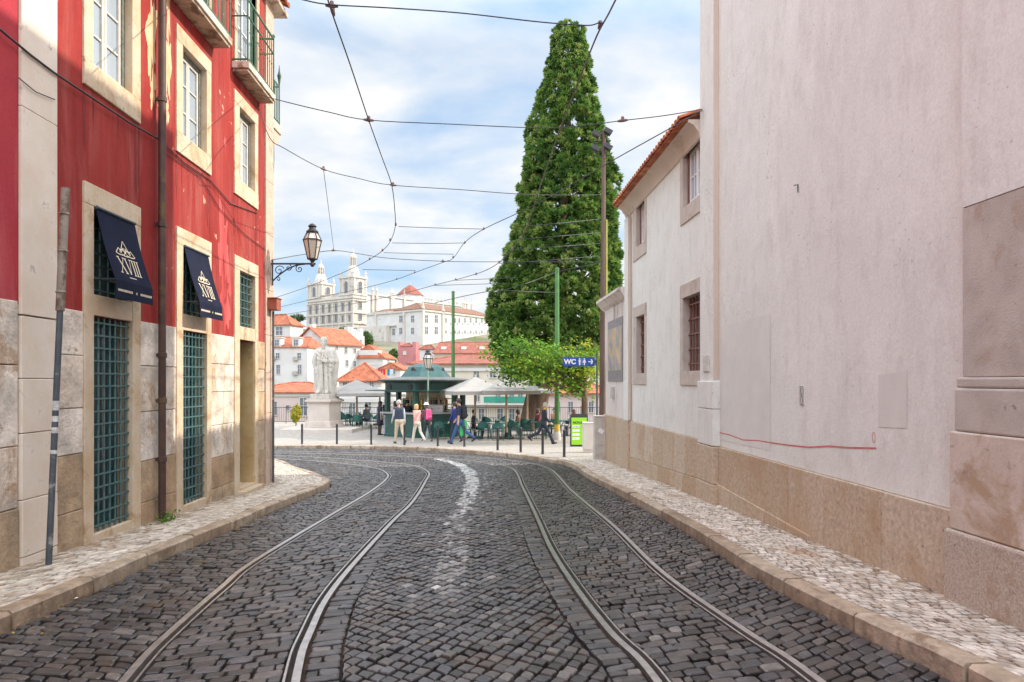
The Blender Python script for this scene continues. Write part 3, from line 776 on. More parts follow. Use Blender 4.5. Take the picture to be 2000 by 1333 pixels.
M['sillstain'] = mat('rain-stained red render', (0.17, 0.020, 0.020), (0.24, 0.028, 0.026), scale=4, rough=0.9, streak=True)
for k, (o0, o1, i0, i1) in enumerate(units):
    for q, (uo, w_, h_) in enumerate(((0.03, 0.022, 0.34), (0.17, 0.013, 0.20), (0.93, 0.030, 0.42), (0.60, 0.010, 0.16), (1.0, 0.012, 0.55))):
        mb = MB(); blob(FL, mb, o0 + uo * (o1 - o0), 3.14 - h_ * 0.9, w_, h_, 40 + k * 7 + q, d=0.0022); mb.build('sill_stain', M['sillstain'], red)
    # upper window
    sr = FL.surround('window_surround', M['frame'], red, (o0, o1, 3.13, 4.87), (i0, i1, 3.41, 4.66))
    FL.sash('window', red, (i0, i1, 3.41, 4.66), 1, 3, -0.10, [M['sash'], M['oldgreen']], M['glass'], outer=0.055)
    # lower grated window with the door below, in one stone surround
    zs = FL3(o0) + 0.06
    mb = MB()
    FL.box(mb, o0, i0, -2.6, 1.88, -0.26, 0.028); FL.box(mb, i1, o1, -2.6, 1.88, -0.26, 0.028)
    FL.box(mb, o0, o1, 1.88, 2.11, -0.26, 0.030); FL.box(mb, i0, i1, 0.71, 0.937, -0.26, 0.022)
    FL.box(mb, i0, i1, -2.6, FL3(i0) + 0.07, -0.26, 0.02)
    mb.build('door_surround', M['frame'], red, bevel=0.008)
    mb = MB(); FL.box(mb, i0, i1, 0.937, 1.88, -0.22, -0.17)
    w = mb.build('lower_window', M['teal'], red)
    FL.grille('window_grille', w, (i0, i1, 0.937, 1.88), 5, 7, -0.05, M['tealbar'], r=0.012)
    if k < 2:
        mb = MB(); zb = FL3(i0) + 0.07
        FL.box(mb, i0, i1, zb, 0.71, -0.24, -0.16)
        for q in range(4):
            a = i0 + (i1 - i0) * q / 4
            FL.box(mb, a + 0.03, a + (i1 - i0) / 4 - 0.03, zb + 0.25, 0.62, -0.16, -0.145, 0)
        dr = mb.build('door', M['teal'], red)
        FL.grille('door_grille', dr, (i0, i1, zb, 0.71), 7 if k == 0 else 7, 17, -0.03, M['tealbar'], r=0.012)
        mb = MB()
        n0 = i0 + (i1 - i0) * 0.45
        FL.box(mb, n0, n0 + 0.20, zb + 0.2, 0.60, -0.15, -0.143)
        mb.build('door_glass', M['glassdark'], dr)
    else:
        zb = FL3(i1) + 0.07
        mb = MB(); FL.box(mb, i0, i1, zb, 0.71, -0.30, -0.25)
        FL.box(mb, i0 + 0.06, i0 + 0.34, zb + 0.2, zb + 1.0, -0.25, -0.235); FL.box(mb, i0 + 0.06, i0 + 0.34, zb + 1.1, 0.6, -0.25, -0.235)
        FL.box(mb, i0 + 0.42, i1 - 0.05, zb + 0.2, zb + 1.0, -0.25, -0.235); FL.box(mb, i0 + 0.42, i1 - 0.05, zb + 1.1, 0.6, -0.25, -0.235)
        dr = mb.build('door', M['teal'], red)
        mb = MB(); FL.box(mb, i1 - 0.012, i1 + 0.001, zb, 0.71, -0.249, 0.0)
        mb.build('door_jamb', M['ochre'], red)
        mb = MB(); FL.box(mb, i0 - 0.1, i1 + 0.1, zb - 0.25, zb - 0.005, 0.022, 0.16)
        mb.build('door_step', M['frame'], red, bevel=0.01)

# balconies with iron railings, French windows behind them
def balcony(u0, u1, zs, dep):
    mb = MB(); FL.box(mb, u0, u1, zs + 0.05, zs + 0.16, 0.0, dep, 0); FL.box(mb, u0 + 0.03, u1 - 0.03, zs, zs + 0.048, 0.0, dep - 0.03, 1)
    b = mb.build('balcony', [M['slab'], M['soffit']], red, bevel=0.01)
    r = MB(); z0, z1 = zs + 0.17, zs + 1.2
    for zz_, hh in ((z0 + 0.03, 0.022), (z1 - 0.28, 0.014), (z1, 0.03)):
        FL.box(r, u0 + 0.02, u1 - 0.02, zz_ - hh / 2, zz_ + hh / 2, dep - 0.045, dep - 0.02)
        for u in (u0 + 0.02, u1 - 0.045): FL.box(r, u, u + 0.025, zz_ - hh / 2, zz_ + hh / 2, 0.0, dep - 0.046)
    n = int((u1 - u0) / 0.115)
    for k in range(n + 1):
        u = u0 + 0.03 + (u1 - u0 - 0.06) * k / n
        rr = 0.013 if k in (0, n) else 0.008
        r.tube([FL.P(u, z0 - 0.03, dep - 0.032), FL.P(u, z1, dep - 0.032)], rr, 6)
        r.lathe([(0.008, -0.02), (0.017, 0), (0.008, 0.02)], FL.P(u, z0 + 0.52, dep - 0.032), 6)
        if k in (0, n): r.ell(FL.P(u, z1 + 0.05, dep - 0.032), (0.03, 0.03, 0.035), 8, 6)
    for u in (u0 + 0.032, u1 - 0.032):
        r.tube([FL.P(u, z0 - 0.03, dep * 0.5), FL.P(u, z1, dep * 0.5)], 0.008, 6)
    r.build('balcony_railing', M['rail_green'], b)
balcony(8.95, 10.56, 5.13, 0.29); balcony(11.27, 12.66, 5.13, 0.29); balcony(6.9, 8.45, 5.13, 0.29)
for u0, u1 in ((9.40, 10.30), (11.50, 12.42), (7.3, 8.15)):
    FL.surround('window_surround', M['frame'], red, (u0 - 0.14, u1 + 0.14, 5.295, 7.15), (u0, u1, 5.30, 7.0))
    FL.sash('french_window', red, (u0, u1, 5.30, 7.0), 1, 4, -0.10, [M['white'], M['oldgreen']], M['glass'], outer=0.05)
# roof with eaves and a side front beyond the corner
mb = MB()
mb.cur = 0.5
FL.box(mb, 6.2, UEND + 0.35, TOP, TOP + 0.10, -9, 0.22)
mb.build('cornice', M['slab'], red, bevel=0.02)
def tiles(mb, p0, du, dv, nu, L, r=0.085, n=5):
    """rows of half-round tiles: p0 corner, du step along the eave, dv direction up the slope"""
    for k in range(nu):
        mb.cur = random.random()
        a = Vector(p0) + Vector(du) * k
        d = Vector(dv).normalized()
        s_ = Vector(du).normalized(); nrm = s_.cross(d)
        if nrm.z < 0: nrm = -nrm
        vs = []
        for e in (0, L):
            for j in range(n + 1):
                t = pi * j / n
                vs.append(a + d * e + s_ * (-cos(t) * r) + nrm * (sin(t) * r * 0.8))
        fs = [(j, j + 1, n + 2 + j, n + 1 + j) for j in range(n)] + [tuple(range(n + 1)), tuple(range(n + 1, 2 * n + 2))]
        mb.add(vs, fs)
mb = MB()
a = FL.P(6.2, TOP + 0.11, 0.30)
tiles(mb, a, (-0.0283 * 0.18, 0.18, 0), (-1, 0, 0.42), 41, 3.0)
mb.build('roof', M['tile'], red)

# neighbouring house at the left edge
nb_ = thing('neighbour_house', 'dusky red house front with pale stone base at the left edge of the photo', 'building', (-4.6, 0, 0))
mb = MB(); FL.wall(mb, -7, 6.2, 0.70, TOP + 1.0, [], depth=0.3, back=9)
M['red2'] = plaster('dusky red render', (0.40, 0.04, 0.055), (0.46, 0.05, 0.06), (0.55, 0.17, 0.17), 0.55, (0.27, 0.03, 0.04), 0.58)
mb.build('wall', M['red2'], nb_)
mb = MB(); FL.box(mb, -7, 6.2, -3, 0.70, -9, -0.09); mb.build('wall_core', M['frame'], nb_)
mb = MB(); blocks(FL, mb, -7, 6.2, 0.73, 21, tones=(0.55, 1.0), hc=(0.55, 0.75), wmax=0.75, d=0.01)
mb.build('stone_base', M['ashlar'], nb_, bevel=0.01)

# drainpipe on the red house
u_p = 8.72
mb = MB()
g0 = FL3(u_p)
mb.tube([FL.P(u_p, TOP + 0.05, 0.09), FL.P(u_p, 0.3, 0.09), FL.P(u_p, g0 + 0.02, 0.09)], 0.045, 12)
dp = mb.build('drainpipe', M['pipe'], None, smooth=40); tag(dp, 'brown drainpipe running down the red house between two awnings', 'drainpipe')
for z in (0.33, -0.25, -1.0, 2.0, 3.6):
    mb = MB(); mb.lathe([(0.047, -0.035), (0.056, -0.03), (0.056, 0.03), (0.047, 0.035)], FL.P(u_p, z, 0.09), 12)
    FL.box(mb, u_p - 0.012, u_p + 0.012, z - 0.02, z + 0.02, 0.0, 0.05)
    mb.build('bracket', M['pipe'], dp)
# second thin pipe on the corner with the red box
u_q = 12.86
mb = MB(); mb.tube([FL.P(u_q + 0.32, 1.35, 0.075), FL.P(u_q + 0.32, FL3(u_q) - 0.02, 0.075)], 0.022, 8)
tag(mb.build('conduit', M['galv'], None, smooth=40), 'thin grey conduit running down the corner stones of the red house', 'pipe')
mb = MB()
Pq = FL.P(13.1, 1.47, 0.0)
mb.box(Pq.x + 0.033, Pq.x + 0.21, 12.98, 13.22, Pq.z - 0.11, Pq.z + 0.10); mb.box(Pq.x + 0.033, Pq.x + 0.225, 12.965, 13.235, Pq.z + 0.101, Pq.z + 0.125)
tag(mb.build('junction_box', M['rusty'], None, bevel=0.006), 'rust-red junction box fixed to the corner of the red house', 'box')

# ---- awnings
def strokes(mb, segs, fn, w):
    for (a, b) in segs:
        a = Vector(a); b = Vector(b); d = (b - a)
        if d.length < 1e-6: continue
        n = Vector((-d.y, d.x)).normalized() * w / 2
        mb.quad(fn(a + n), fn(a - n), fn(b - n), fn(b + n))
def poly(ps): return list(zip(ps[:-1], ps[1:]))
def arc(cx, cy, r, a0, a1, n=10, ry=None):
    ry = ry or r
    return poly([(cx + r * cos(a0 + (a1 - a0) * k / n), cy + ry * sin(a0 + (a1 - a0) * k / n)) for k in range(n + 1)])
def awning(u0, u1, label):
    zt, zf, zb, dt, df = 1.87, 1.105, 0.905, 0.035, 0.245
    t = thing('awning', label, 'awning', FL.P((u0 + u1) / 2, zt, 0.0), 'navy awnings over the grated windows')
    um = (u0 + u1) / 2; hw = (u1 - u0) / 2
    def S(a, b, off=0.0):        # a across, b from 0 at the top to 1 at the front fold
        sag = 0.018 * sin(pi * b)
        return FL.P(um + a, zt + (zf - zt) * b, dt + (df - dt) * b - sag + off)
    mb = MB(); n = 8
    for e in (0.0, -0.006):
        for k in range(n):
            b0, b1 = k / n, (k + 1) / n
            mb.quad(S(-hw, b0, e), S(hw, b0, e), S(hw, b1, e), S(-hw, b1, e))
        mb.quad(FL.P(um - hw, zf, df + e), FL.P(um + hw, zf, df + e), FL.P(um + hw, zb, df + e + 0.008), FL.P(um - hw, zb, df + e + 0.008))
    mb.build('cloth', M['navy'], t, recalc=False)
    mb = MB(); mb.tube([FL.P(u0, zt + 0.01, 0.04), FL.P(u1, zt + 0.01, 0.04)], 0.016, 8)
    mb.build('top_rail', M['galv'], t)
    mb = MB(); mb.tube([FL.P(u0 + 0.01, zf, 0.0), FL.P(u0 + 0.01, zf, df - 0.012), FL.P(u1 - 0.01, zf, df - 0.012), FL.P(u1 - 0.01, zf, 0.0)], 0.009, 8)
    mb.build('frame_arm', M['iron'], t)
    # emblem and the numeral
    mb = MB(); fn = lambda p: S(p[0], p[1], 0.004)
    hgt = hypot(zf - zt, df - dt)
    def E(x, y): return (x, y / hgt)
    fe = lambda p: S(p[0], 0.60 - p[1] / hgt, 0.004)   # x across, y up in metres, origin under the emblem
    sg = poly([(-0.20, 0.02), (-0.13, 0.085), (-0.085, 0.06), (0.0, 0.185), (0.085, 0.06), (0.13, 0.085), (0.20, 0.02)])
    sg += poly([(-0.10, 0.03), (-0.02, 0.10), (0.0, 0.035)]) + poly([(0.10, 0.03), (0.02, 0.10), (0.0, 0.035)])
    sg += arc(-0.06, 0.035, 0.05, 0, pi, 8, 0.045) + arc(0.06, 0.035, 0.05, 0, pi, 8, 0.045)
    sg += arc(-0.11, 0.03, 0.09, pi, 2 * pi, 8, 0.022) + arc(0.11, 0.03, 0.09, pi, 2 * pi, 8, 0.022) + arc(0.0, 0.022, 0.075, pi, 2 * pi, 8, 0.018)
    strokes(mb, sg, fe, 0.011)
    yb, yt = -0.21, -0.03
    def serif(x, y, w=0.05): return [((x - w / 2, y), (x + w / 2, y))]
    thick = []; thin = []
    thick += [((-0.20, yt), (-0.09, yb))]; thin += [((-0.09, yt), (-0.20, yb))]
    for x in (-0.20, -0.09):
        for y in (yt, yb): thin += serif(x, y)
    thick += [((-0.055, yt), (-0.005, yb))]; thin += [((0.045, yt), (-0.005, yb))]
    thin += serif(-0.055, yt) + serif(0.045, yt)
    for x in (0.09, 0.145, 0.20):
        thick += [((x, yt), (x, yb))]; thin += serif(x, yt, 0.045) + serif(x, yb, 0.045)
    strokes(mb, thick, fe, 0.018); strokes(mb, thin, fe, 0.008)
    R = random.Random(2)
    x = -0.075
    while x < 0.075:                                       # the line of tiny letters
        strokes(mb, [((x, -0.255), (x + 0.008, -0.255))], fe, 0.012); x += 0.0125
    fv = lambda p: FL.P(um + p[0], zf + (zb - zf) * 0.55 + p[1], df + 0.0085)
    for x0, x1 in ((-0.36, -0.06), (0.02, 0.035), (0.11, 0.37)):
        x = x0
        while x < x1:
            w = R.choice((0.012, 0.016, 0.010)); strokes(mb, [((x, 0), (x + w, 0))], fv, 0.026); x += w + 0.007
    mb.build('emblem', M['cream'], t, recalc=False)
    return t
awning(7.36, 8.16, 'navy awning with a cream XVIII emblem, nearer one, above the first grated door')
awning(9.47, 10.27, 'navy awning with a cream XVIII emblem, farther one, right of the drainpipe')

# ---- balcony on the side front beyond the corner, with its wall
mb = MB()
sw = [(-4.72, 13.33), (-12, 15.6)]
bx = thing('side_balcony', 'small stone balcony with spiked green railing beyond the corner of the red house', 'balcony', (-4.9, 13.9, H + 5.2))
mb = MB(); mb.box(-6.2, -4.80, 13.36, 14.25, H + 5.12, H + 5.30); 
mb.build('balcony_slab', M['slab'], bx, bevel=0.02)
mb = MB(); mb.prism([(13.36, 4.35), (13.36, 5.115), (14.2, 5.115), (14.15, 4.95), (13.85, 4.75), (13.6, 4.4)], lambda p, e: Vector((-4.83 - 0.2 * e, p[0], H + p[1])))
mb.build('corbel', M['quoin'], bx, bevel=0.01)
mb = MB()
for k in range(9):
    y = 13.45 + 0.095 * k
    mb.tube([(-4.84, y, H + 5.30), (-4.84, y, H + 6.15)], 0.01, 6)
for k in range(8):
    x = -4.84 - 0.15 * k
    mb.tube([(x, 14.2, H + 5.30), (x, 14.2, H + 6.15)], 0.01, 6)
for z in (5.36, 6.12):
    mb.tube([(-4.84, 13.4, H + z), (-4.84, 14.2, H + z), (-6.1, 14.2, H + z)], 0.015, 6)
mb.lathe([(0.012, 0), (0.03, 0.12), (0.045, 0.2), (0.02, 0.28), (0.004, 0.42)], (-4.84, 14.2, H + 6.15), 8)
mb.build('balcony_railing', M['rail_green'], bx)

# ---- lantern on its bracket
P0 = Vector((-4.66, 13.12, H))
lt = thing('wall_lantern', 'old glazed street lantern on a scrolled iron bracket at the corner of the red house', 'street lamp', P0 + Vector((0, 0, 2.3)))
Lx = -3.86; Ly = 13.2; zb = H + 2.35
mb = MB()
mb.tube([(P0.x, Ly, H + 2.27), (Lx + 0.06, Ly, H + 2.27)], 0.018, 8)
mb.tube([(P0.x + 0.03, Ly, H + 2.35), (P0.x + 0.03, Ly, H + 1.85)], 0.016, 8)
mb.tube([(P0.x + 0.03 + 0.62 * k / 12, Ly, H + 1.93 + 0.33 * (1 - (1 - k / 12) ** 2.0)) for k in range(13)], 0.014, 8)
def scroll(cx, cz, r0, turns, a0, sgn=1):
    return [(cx + r0 * (1 - k / 26) * cos(a0 + sgn * turns * 2 * pi * k / 24), Ly, cz + r0 * (1 - k / 26) * sin(a0 + sgn * turns * 2 * pi * k / 24)) for k in range(25)]
for c in ((P0.x + 0.55, H + 2.17, 0.075, 1.4, 2.0, 1), (P0.x + 0.34, H + 2.19, 0.065, 1.3, 1.2, -1), (P0.x + 0.16, H + 2.14, 0.10, 1.4, 0.4, 1), (P0.x + 0.14, H + 1.97, 0.05, 1.2, 3.0, -1)):
    mb.tube(scroll(*c), 0.009, 6)
mb.lathe([(0.02, -0.06), (0.05, -0.02), (0.03, 0.03), (0.05, 0.06), (0.09, 0.09)], (Lx, Ly, H + 2.27), 10)
mb.build('bracket', M['iron'], lt)
def lantern(par, c, s=1.0, glass='lampglass', frame='iron', n=6, rot=0.3):
    """tapered lantern: frame, glazing and a vented cap"""
    c = Vector(c)
    mb = MB(); mb.lathe([(0.085 * s, 0.0), (0.165 * s, 0.36 * s), (0.165 * s, 0.365 * s), (0.10 * s, 0.50 * s)], c, n, rot=rot)
    mb.build('glazing', M[glass], par)
    mb = MB()
    for j in range(n):
        a = 2 * pi * j / n + rot
        mb.tube([c + Vector((r * s * cos(a), r * s * sin(a), z * s)) for r, z in ((0.088, 0), (0.170, 0.365), (0.105, 0.505))], 0.011 * s, 5)
    for r, z in ((0.09, 0.0), (0.175, 0.365), (0.106, 0.505)):
        mb.tube([c + Vector((r * s * cos(2 * pi * j / n + rot), r * s * sin(2 * pi * j / n + rot), z * s)) for j in range(n + 1)], 0.013 * s, 5)
    mb.lathe([(0.112 * s, 0.505 * s), (0.12 * s, 0.53 * s), (0.07 * s, 0.575 * s), (0.06 * s, 0.61 * s), (0.085 * s, 0.63 * s), (0.05 * s, 0.67 * s), (0.012 * s, 0.69 * s)], c, 12)
    mb.build('lantern_frame', M[frame], par)
lantern(lt, (Lx, Ly, H + 2.36), 1.0)

# ---- leaning sign post
b0 = ong(95, 1103, 0.12); top = Vector((b0.x, 0, 0))
D0 = b0.y
T0 = at(128, 368, D0 + 0.12); mid = b0 + (T0 - b0) * 0.69
mb = MB(); mb.tube([b0, mid], 0.027, 12)
sp = mb.build('sign_post', M['galv'], None, smooth=40); tag(sp, 'leaning grey metal post with rusty sleeve standing on the left pavement', 'post')
mb = MB(); mb.tube([mid - (T0 - b0) * 0.02, T0], 0.037, 12)
for f in (0.72, 0.83, 0.93):
    c = b0 + (T0 - b0) * f; mb.lathe([(0.039, -0.012), (0.046, 0), (0.039, 0.012)], c, 12)
mb.build('sleeve', M['rustpole'], sp, smooth=40)
M['sticker'] = mat('torn stickers', (0.72, 0.72, 0.70), (0.45, 0.45, 0.46), scale=30, rough=0.6)
for f0, f1 in ((0.405, 0.43), (0.375, 0.39), (0.345, 0.36), (0.29, 0.30)):
    mb = MB(); mb.tube([b0 + (T0 - b0) * f0, b0 + (T0 - b0) * f1], 0.0282, 12)
    mb.build('sticker', M['sticker'], sp, smooth=40)

# ---- cables along the red house
def cable(pxs, F, d, r, label, name='facade_cable'):
    mb = MB(); mb.tube([F.P(*F.px(a, b, d), d) for a, b in pxs], r, 6)
    return tag(mb.build(name, M['wire'], None, smooth=60), label, 'cable', 'cables on the house fronts')
cable([(-40, 20), (0, 58), (60, 108), (105, 142), (170, 185), (250, 238), (309, 272)], FL, 0.045, 0.011, 'thick dark cable sagging across the red wall left of the drainpipe')
cable([(322, 284), (360, 318), (410, 352), (450, 398), (503, 417)], FL, 0.02, 0.008, 'dark cable across the red wall below the upper windows, right of the drainpipe')
cable([(325, 300), (390, 345), (430, 410), (480, 460), (524, 492)], FL, 0.02, 0.006, 'thin cable slanting down the red wall to the corner stones')
cable([(36, 152), (70, 180), (107, 195)], FL, 0.045, 0.005, 'thin cable crossing the pale pilaster of the red house')

# ================= white buildings on the right
FR1 = Fac(3.12, 10.3, -0.05, -1)
FR2 = Fac(3.02, 11.3, -0.05, -1)
tall = thing('white_building', 'tall blank pinkish-white building with tan stone plinth on the right', 'building', (3.3, 7, 0))
mb = MB(); FR1.wall(mb, -8, 10.92, -0.98, 8.6, [], depth=0.3, back=9)
mb.build('wall', M['whitewall'], tall)
mb = MB(); FR1.box(mb, -8, 10.92, -3.2, -0.98, -9, -0.06); mb.build('wall_core', M['granite'], tall)
mb = MB()
cuts = [-8, -6.4, -4.6, -3.0, -1.4, 0.2, 1.6, 3.2, 4.45]
us = [5.10] + [FR1.px(x, 900)[0] for x in (1728, 1615, 1545, 1462)] + [10.28]
for a, b in list(zip(us[:-1], us[1:])):
    mb.cur = random.uniform(0.2, 1)
    FR1.box(mb, a + 0.003, b - 0.003, (-3.2, -3.2), (-0.985, -0.985), -0.05, 0.035 + random.uniform(-0.003, 0.003))
mb.build('plinth', M['plinth'], tall, bevel=0.01)
mb = MB(); zz1 = lambda u: FL3(u) + 0.24
for k in range(5):
    a, b = 7.4 + k * 0.58, 7.4 + (k + 1) * 0.58 - 0.01
    mb.cur = random.uniform(0, 0.6); FR1.box(mb, a, b, -3.2, (FL3(a) + 0.05 + 0.05 * k, FL3(b) + 0.05 + 0.05 * (k + 1)), 0.0, 0.05)
mb.build('plinth_base', M['plinth'], tall, bevel=0.01)
for (x0, y0, x1, y1) in ((1407, 640, 1505, 860), (1716, 733, 1772, 835)):
    mb = MB(); u1, z1 = FR1.px(x0, y0); u0, _ = FR1.px(x1, y0); _, z0 = FR1.px(x0, y1)
    mb.quad(FR1.P(u0, z0 + 0.02, 0.003), FR1.P(u1, z0, 0.003), FR1.P(u1, z1, 0.003), FR1.P(u0, z1 + 0.03, 0.003))
    mb.build('plaster_patch', M['patch'], tall)
mb = MB(); R_ = random.Random(3)
ln = [(1290, 828), (1330, 832), (1362, 842), (1404, 845), (1425, 850), (1452, 860), (1480, 861), (1505, 865), (1540, 870), (1580, 874), (1620, 872), (1660, 875), (1712, 876)]
pp = []
for x, y in ln[3:]:
    u, z = FR1.px(x, y); pp.append((u, z))
fr = lambda p: FR1.P(p[0], p[1], 0.0035)
strokes(mb, poly(pp), fr, 0.016)
u_, z_ = FR1.px(1707, 855)
strokes(mb, arc(u_, z_, 0.022, 0, 2 * pi, 16, 0.048), fr, 0.007)
mb.build('spray_line', M['redline'], tall)
# metal cover, hook
u_, z_ = FR1.px(1568, 773)
mb = MB(); FR1.box(mb, u_ - 0.045, u_ + 0.045, z_ - 0.105, z_ + 0.105, 0.0, 0.012)
cv_ = mb.build('wall_vent', M['patch'], tall, bevel=0.004)
mb = MB()
strokes(mb, arc(u_, z_ + 0.045, 0.03, 0, 2 * pi, 14, 0.042) + arc(u_, z_ - 0.045, 0.03, 0, 2 * pi, 14, 0.042) + poly([(u_ - 0.04, z_ - 0.1), (u_ + 0.04, z_ - 0.1), (u_ + 0.04, z_ + 0.1), (u_ - 0.04, z_ + 0.1), (u_ - 0.04, z_ - 0.1)]) + poly([(u_ - 0.02, z_ - 0.08), (u_ + 0.02, z_ + 0.08)]), lambda p: FR1.P(p[0], p[1], 0.0135), 0.006)
mb.build('vent_bars', M['polewood'], cv_)
u_, z_ = FR1.px(1560, 368)
mb = MB(); mb.tube([FR1.P(u_, z_ - 0.05, 0.01), FR1.P(u_, z_ + 0.04, 0.01), FR1.P(u_ + 0.05, z_ + 0.045, 0.03)], 0.006, 6)
mb.build('wall_hook', M['iron'], tall)
# corner pilaster at the far end of the tall building
mb = MB(); FR1.box(mb, 10.30, 10.92, -0.42, 8.6, -0.02, 0.085)
pl = mb.build('corner_pilaster', M['whitewall'], tall, bevel=0.01)
mb = MB(); FR1.box(mb, 10.294, 10.2995, 0.02, 8.6, 0.002, 0.08); mb.build('pilaster_edge', M['buffedge'], pl)
mb = MB(); FR1.box(mb, 10.25, 10.97, -0.42, 0.0, -0.02, 0.115); FR1.box(mb, 10.25, 10.97, -0.98, -0.425, -0.02, 0.112); mb.build('pilaster_block', M['whitewall'], pl, bevel=0.012)
mb = MB(); FR1.box(mb, 10.24, 10.98, -1.55, -0.99, -0.02, 0.125); FR1.box(mb, 10.22, 10.99, -3.0, -1.556, -0.02, 0.135)
mb.cur = 0.4; mb.build('pilaster_base', M['plinth'], pl, bevel=0.012)
# pier of dressed stone at the right edge
def pier(parent, u0, u1):
    z = lambda y, u: (HZ - y) / FPX * u
    U = u1
    mb = MB(); FR1.box(mb, u0, U - 0.09, 1.28, 8.6, -0.02, 0.055)
    p = mb.build('pier', M['whitewall'], parent)
    mb = MB(); FR1.box(mb, u0, U - 0.09, 0.03, 1.277, -0.02, 0.052); mb.build('pier_shaft', M['greystone'], p, bevel=0.008)
    mb = MB(); FR1.box(mb, u0, U - 0.055, -0.05, 0.027, -0.02, 0.075); FR1.box(mb, u0, U - 0.05, -0.37, -0.053, -0.02, 0.085); mb.build('pier_moulding', M['greystone'], p, bevel=0.015)
    mb = MB(); FR1.box(mb, u0, U - 0.02, -1.10, -0.374, -0.02, 0.10); mb.build('pier_block', mat('pier limestone', (0.56, 0.46, 0.37), (0.66, 0.57, 0.49), scale=2.5, rough=0.8, bump=0.5, bscale=30, stain=(0.44, 0.30, 0.19), stain_lo=0.58, stain_scale=1.6, stain2=(0.30, 0.25, 0.22), stain2_lo=0.65, stain2_scale=9), p, bevel=0.012)
    mb = MB(); FR1.box(mb, u0, U + 0.015, -3.0, -1.104, -0.02, 0.125); mb.build('pier_base', M['granite'], p, bevel=0.02)
pier(tall, 2.2, 5.14)
mb = MB()
for a, b in zip(cuts[:-3], cuts[1:-2]):
    mb.cur = random.uniform(0.2, 1); FR1.box(mb, a + 0.003, b - 0.003, -3.2, -0.985, -0.05, 0.035)
mb.build('plinth', M['plinth'], tall, bevel=0.01)

# ---- lower white house with the tiled eave
low = thing('eaved_house', 'lower white house with terracotta eave, barred windows and tan plinth on the right', 'building', (3.2, 14, 0))
ups = [(13.80, 14.92, 13.94, 14.80, 2.46 - 0.02, 4.0), ]
EZ = 4.05
def wp(x, y): return FR2.px(x, y)
uf = [wp(1263, 600)[0], wp(1238, 600)[0], wp(1260, 600)[0], wp(1244, 600)[0]]       # far window: outer near, outer far, opening near, far
un = [10.55, wp(1330, 600)[0], 10.75, wp(1335, 600)[0]]
zU = [wp(1238, 524)[1], wp(1239, 502)[1], wp(1239, 400)[1]]
hol = []
far_o = (uf[0], uf[1]); far_i = (uf[2], uf[3]); near_o = (10.60, un[1]); near_i = (10.75, un[3])
zu0, zu1, zu2, zu3 = 2.73, 3.00, 4.20, EZ
zl0, zl1, zl2, zl3 = -0.07, 0.17, 1.44, 1.68
eu = {}
for o, i in ((far_o, far_i), (near_o, near_i)):
    hol.append((i[0] - 0.03, i[1] + 0.03, zu1 - 0.03, 4.06)); hol.append((i[0] - 0.03, i[1] + 0.03, zl1 - 0.03, zl2 + 0.03))
mb = MB(); FR2.wall(mb, 10.925, 16.4, -0.93, EZ + 0.05, [h for h in hol if h[0] > 10.93] + [(10.925, h[1], h[2], h[3]) for h in hol if h[0] <= 10.93], depth=0.34, back=8)
mb.build('wall', M['whitewall'], low)
mb = MB(); FR2.box(mb, 10.925, 16.4, -3.2, -0.93, -8, -0.06); mb.build('wall_core', M['granite'], low)
for o, i in ((far_o, far_i), (near_o, near_i)):
    a0 = max(o[0], 10.93); b0_ = max(i[0], 10.935)
    mb = MB(); dpt = 0.02
    FR2.box(mb, i[1], o[1], zu0, EZ, -0.28, dpt); FR2.box(mb, a0, i[1], zu0, zu1, -0.28, dpt + 0.004)
    if i[0] > 10.94: FR2.box(mb, o[0], i[0], zu1 + 0.001, EZ, -0.28, dpt - 0.002)
    mb.build('window_surround', M['rframe'], low, bevel=0.006)
    mb = MB()
    FR2.box(mb, i[1], o[1], zl1, zl2, -0.28, dpt); FR2.box(mb, a0, o[1], zl0, zl1, -0.28, dpt + 0.004); FR2.box(mb, a0, o[1], zl2, zl3, -0.28, dpt + 0.003)
    if i[0] > 10.94: FR2.box(mb, o[0], i[0], zl1, zl2, -0.28, dpt)
    mb.build('window_surround', M['rframe'], low, bevel=0.006)
    FR2.sash('window', low, (b0_, i[1], zu1, 4.02), 2, 2, -0.10, [M['white'], M['brownwood']], M['glass'], outer=0.07, bw=0.05)
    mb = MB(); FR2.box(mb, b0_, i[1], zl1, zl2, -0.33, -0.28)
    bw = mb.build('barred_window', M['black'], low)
    FR2.grille('window_bars', bw, (b0_, i[1], zl1, zl2), 6, 5, -0.10, M['brownwood'], r=0.014, boss=True)
# cove cornice and tiled eave
mb = MB()
prof = [(0.0, EZ - 0.16), (0.03, EZ - 0.14), (0.06, EZ - 0.04), (0.14, EZ + 0.06), (0.22, EZ + 0.10), (0.22, EZ + 0.14), (0.0, EZ + 0.14)]
mb.prism(prof, lambda p, e: FR2.P(10.925 if e == 0 else 16.42, p[1], p[0] + 0.001))
mb.build('cornice', mat('cove render', (0.58, 0.49, 0.40), (0.66, 0.58, 0.49), scale=1.2, rough=0.9, stain=(0.46, 0.36, 0.28), stain_lo=0.6, stain_scale=1.0), low, smooth=30)
mb = MB(); st = 0.17
tiles(mb, FR2.P(10.95, EZ + 0.145, 0.36), (-0.05 * st, st, 0), (1, 0.05, 0.36), int(5.6 / st), 4.0, r=0.075)
for k in range(int(5.6 / st)):
    mb.cur = random.random(); u = 10.95 + st * (k + 0.5)
    FR2.box(mb, u - 0.08, u + 0.08, EZ + 0.12, EZ + 0.137, -0.1, 0.33)
rf = mb.build('roof', M['tile'], low)
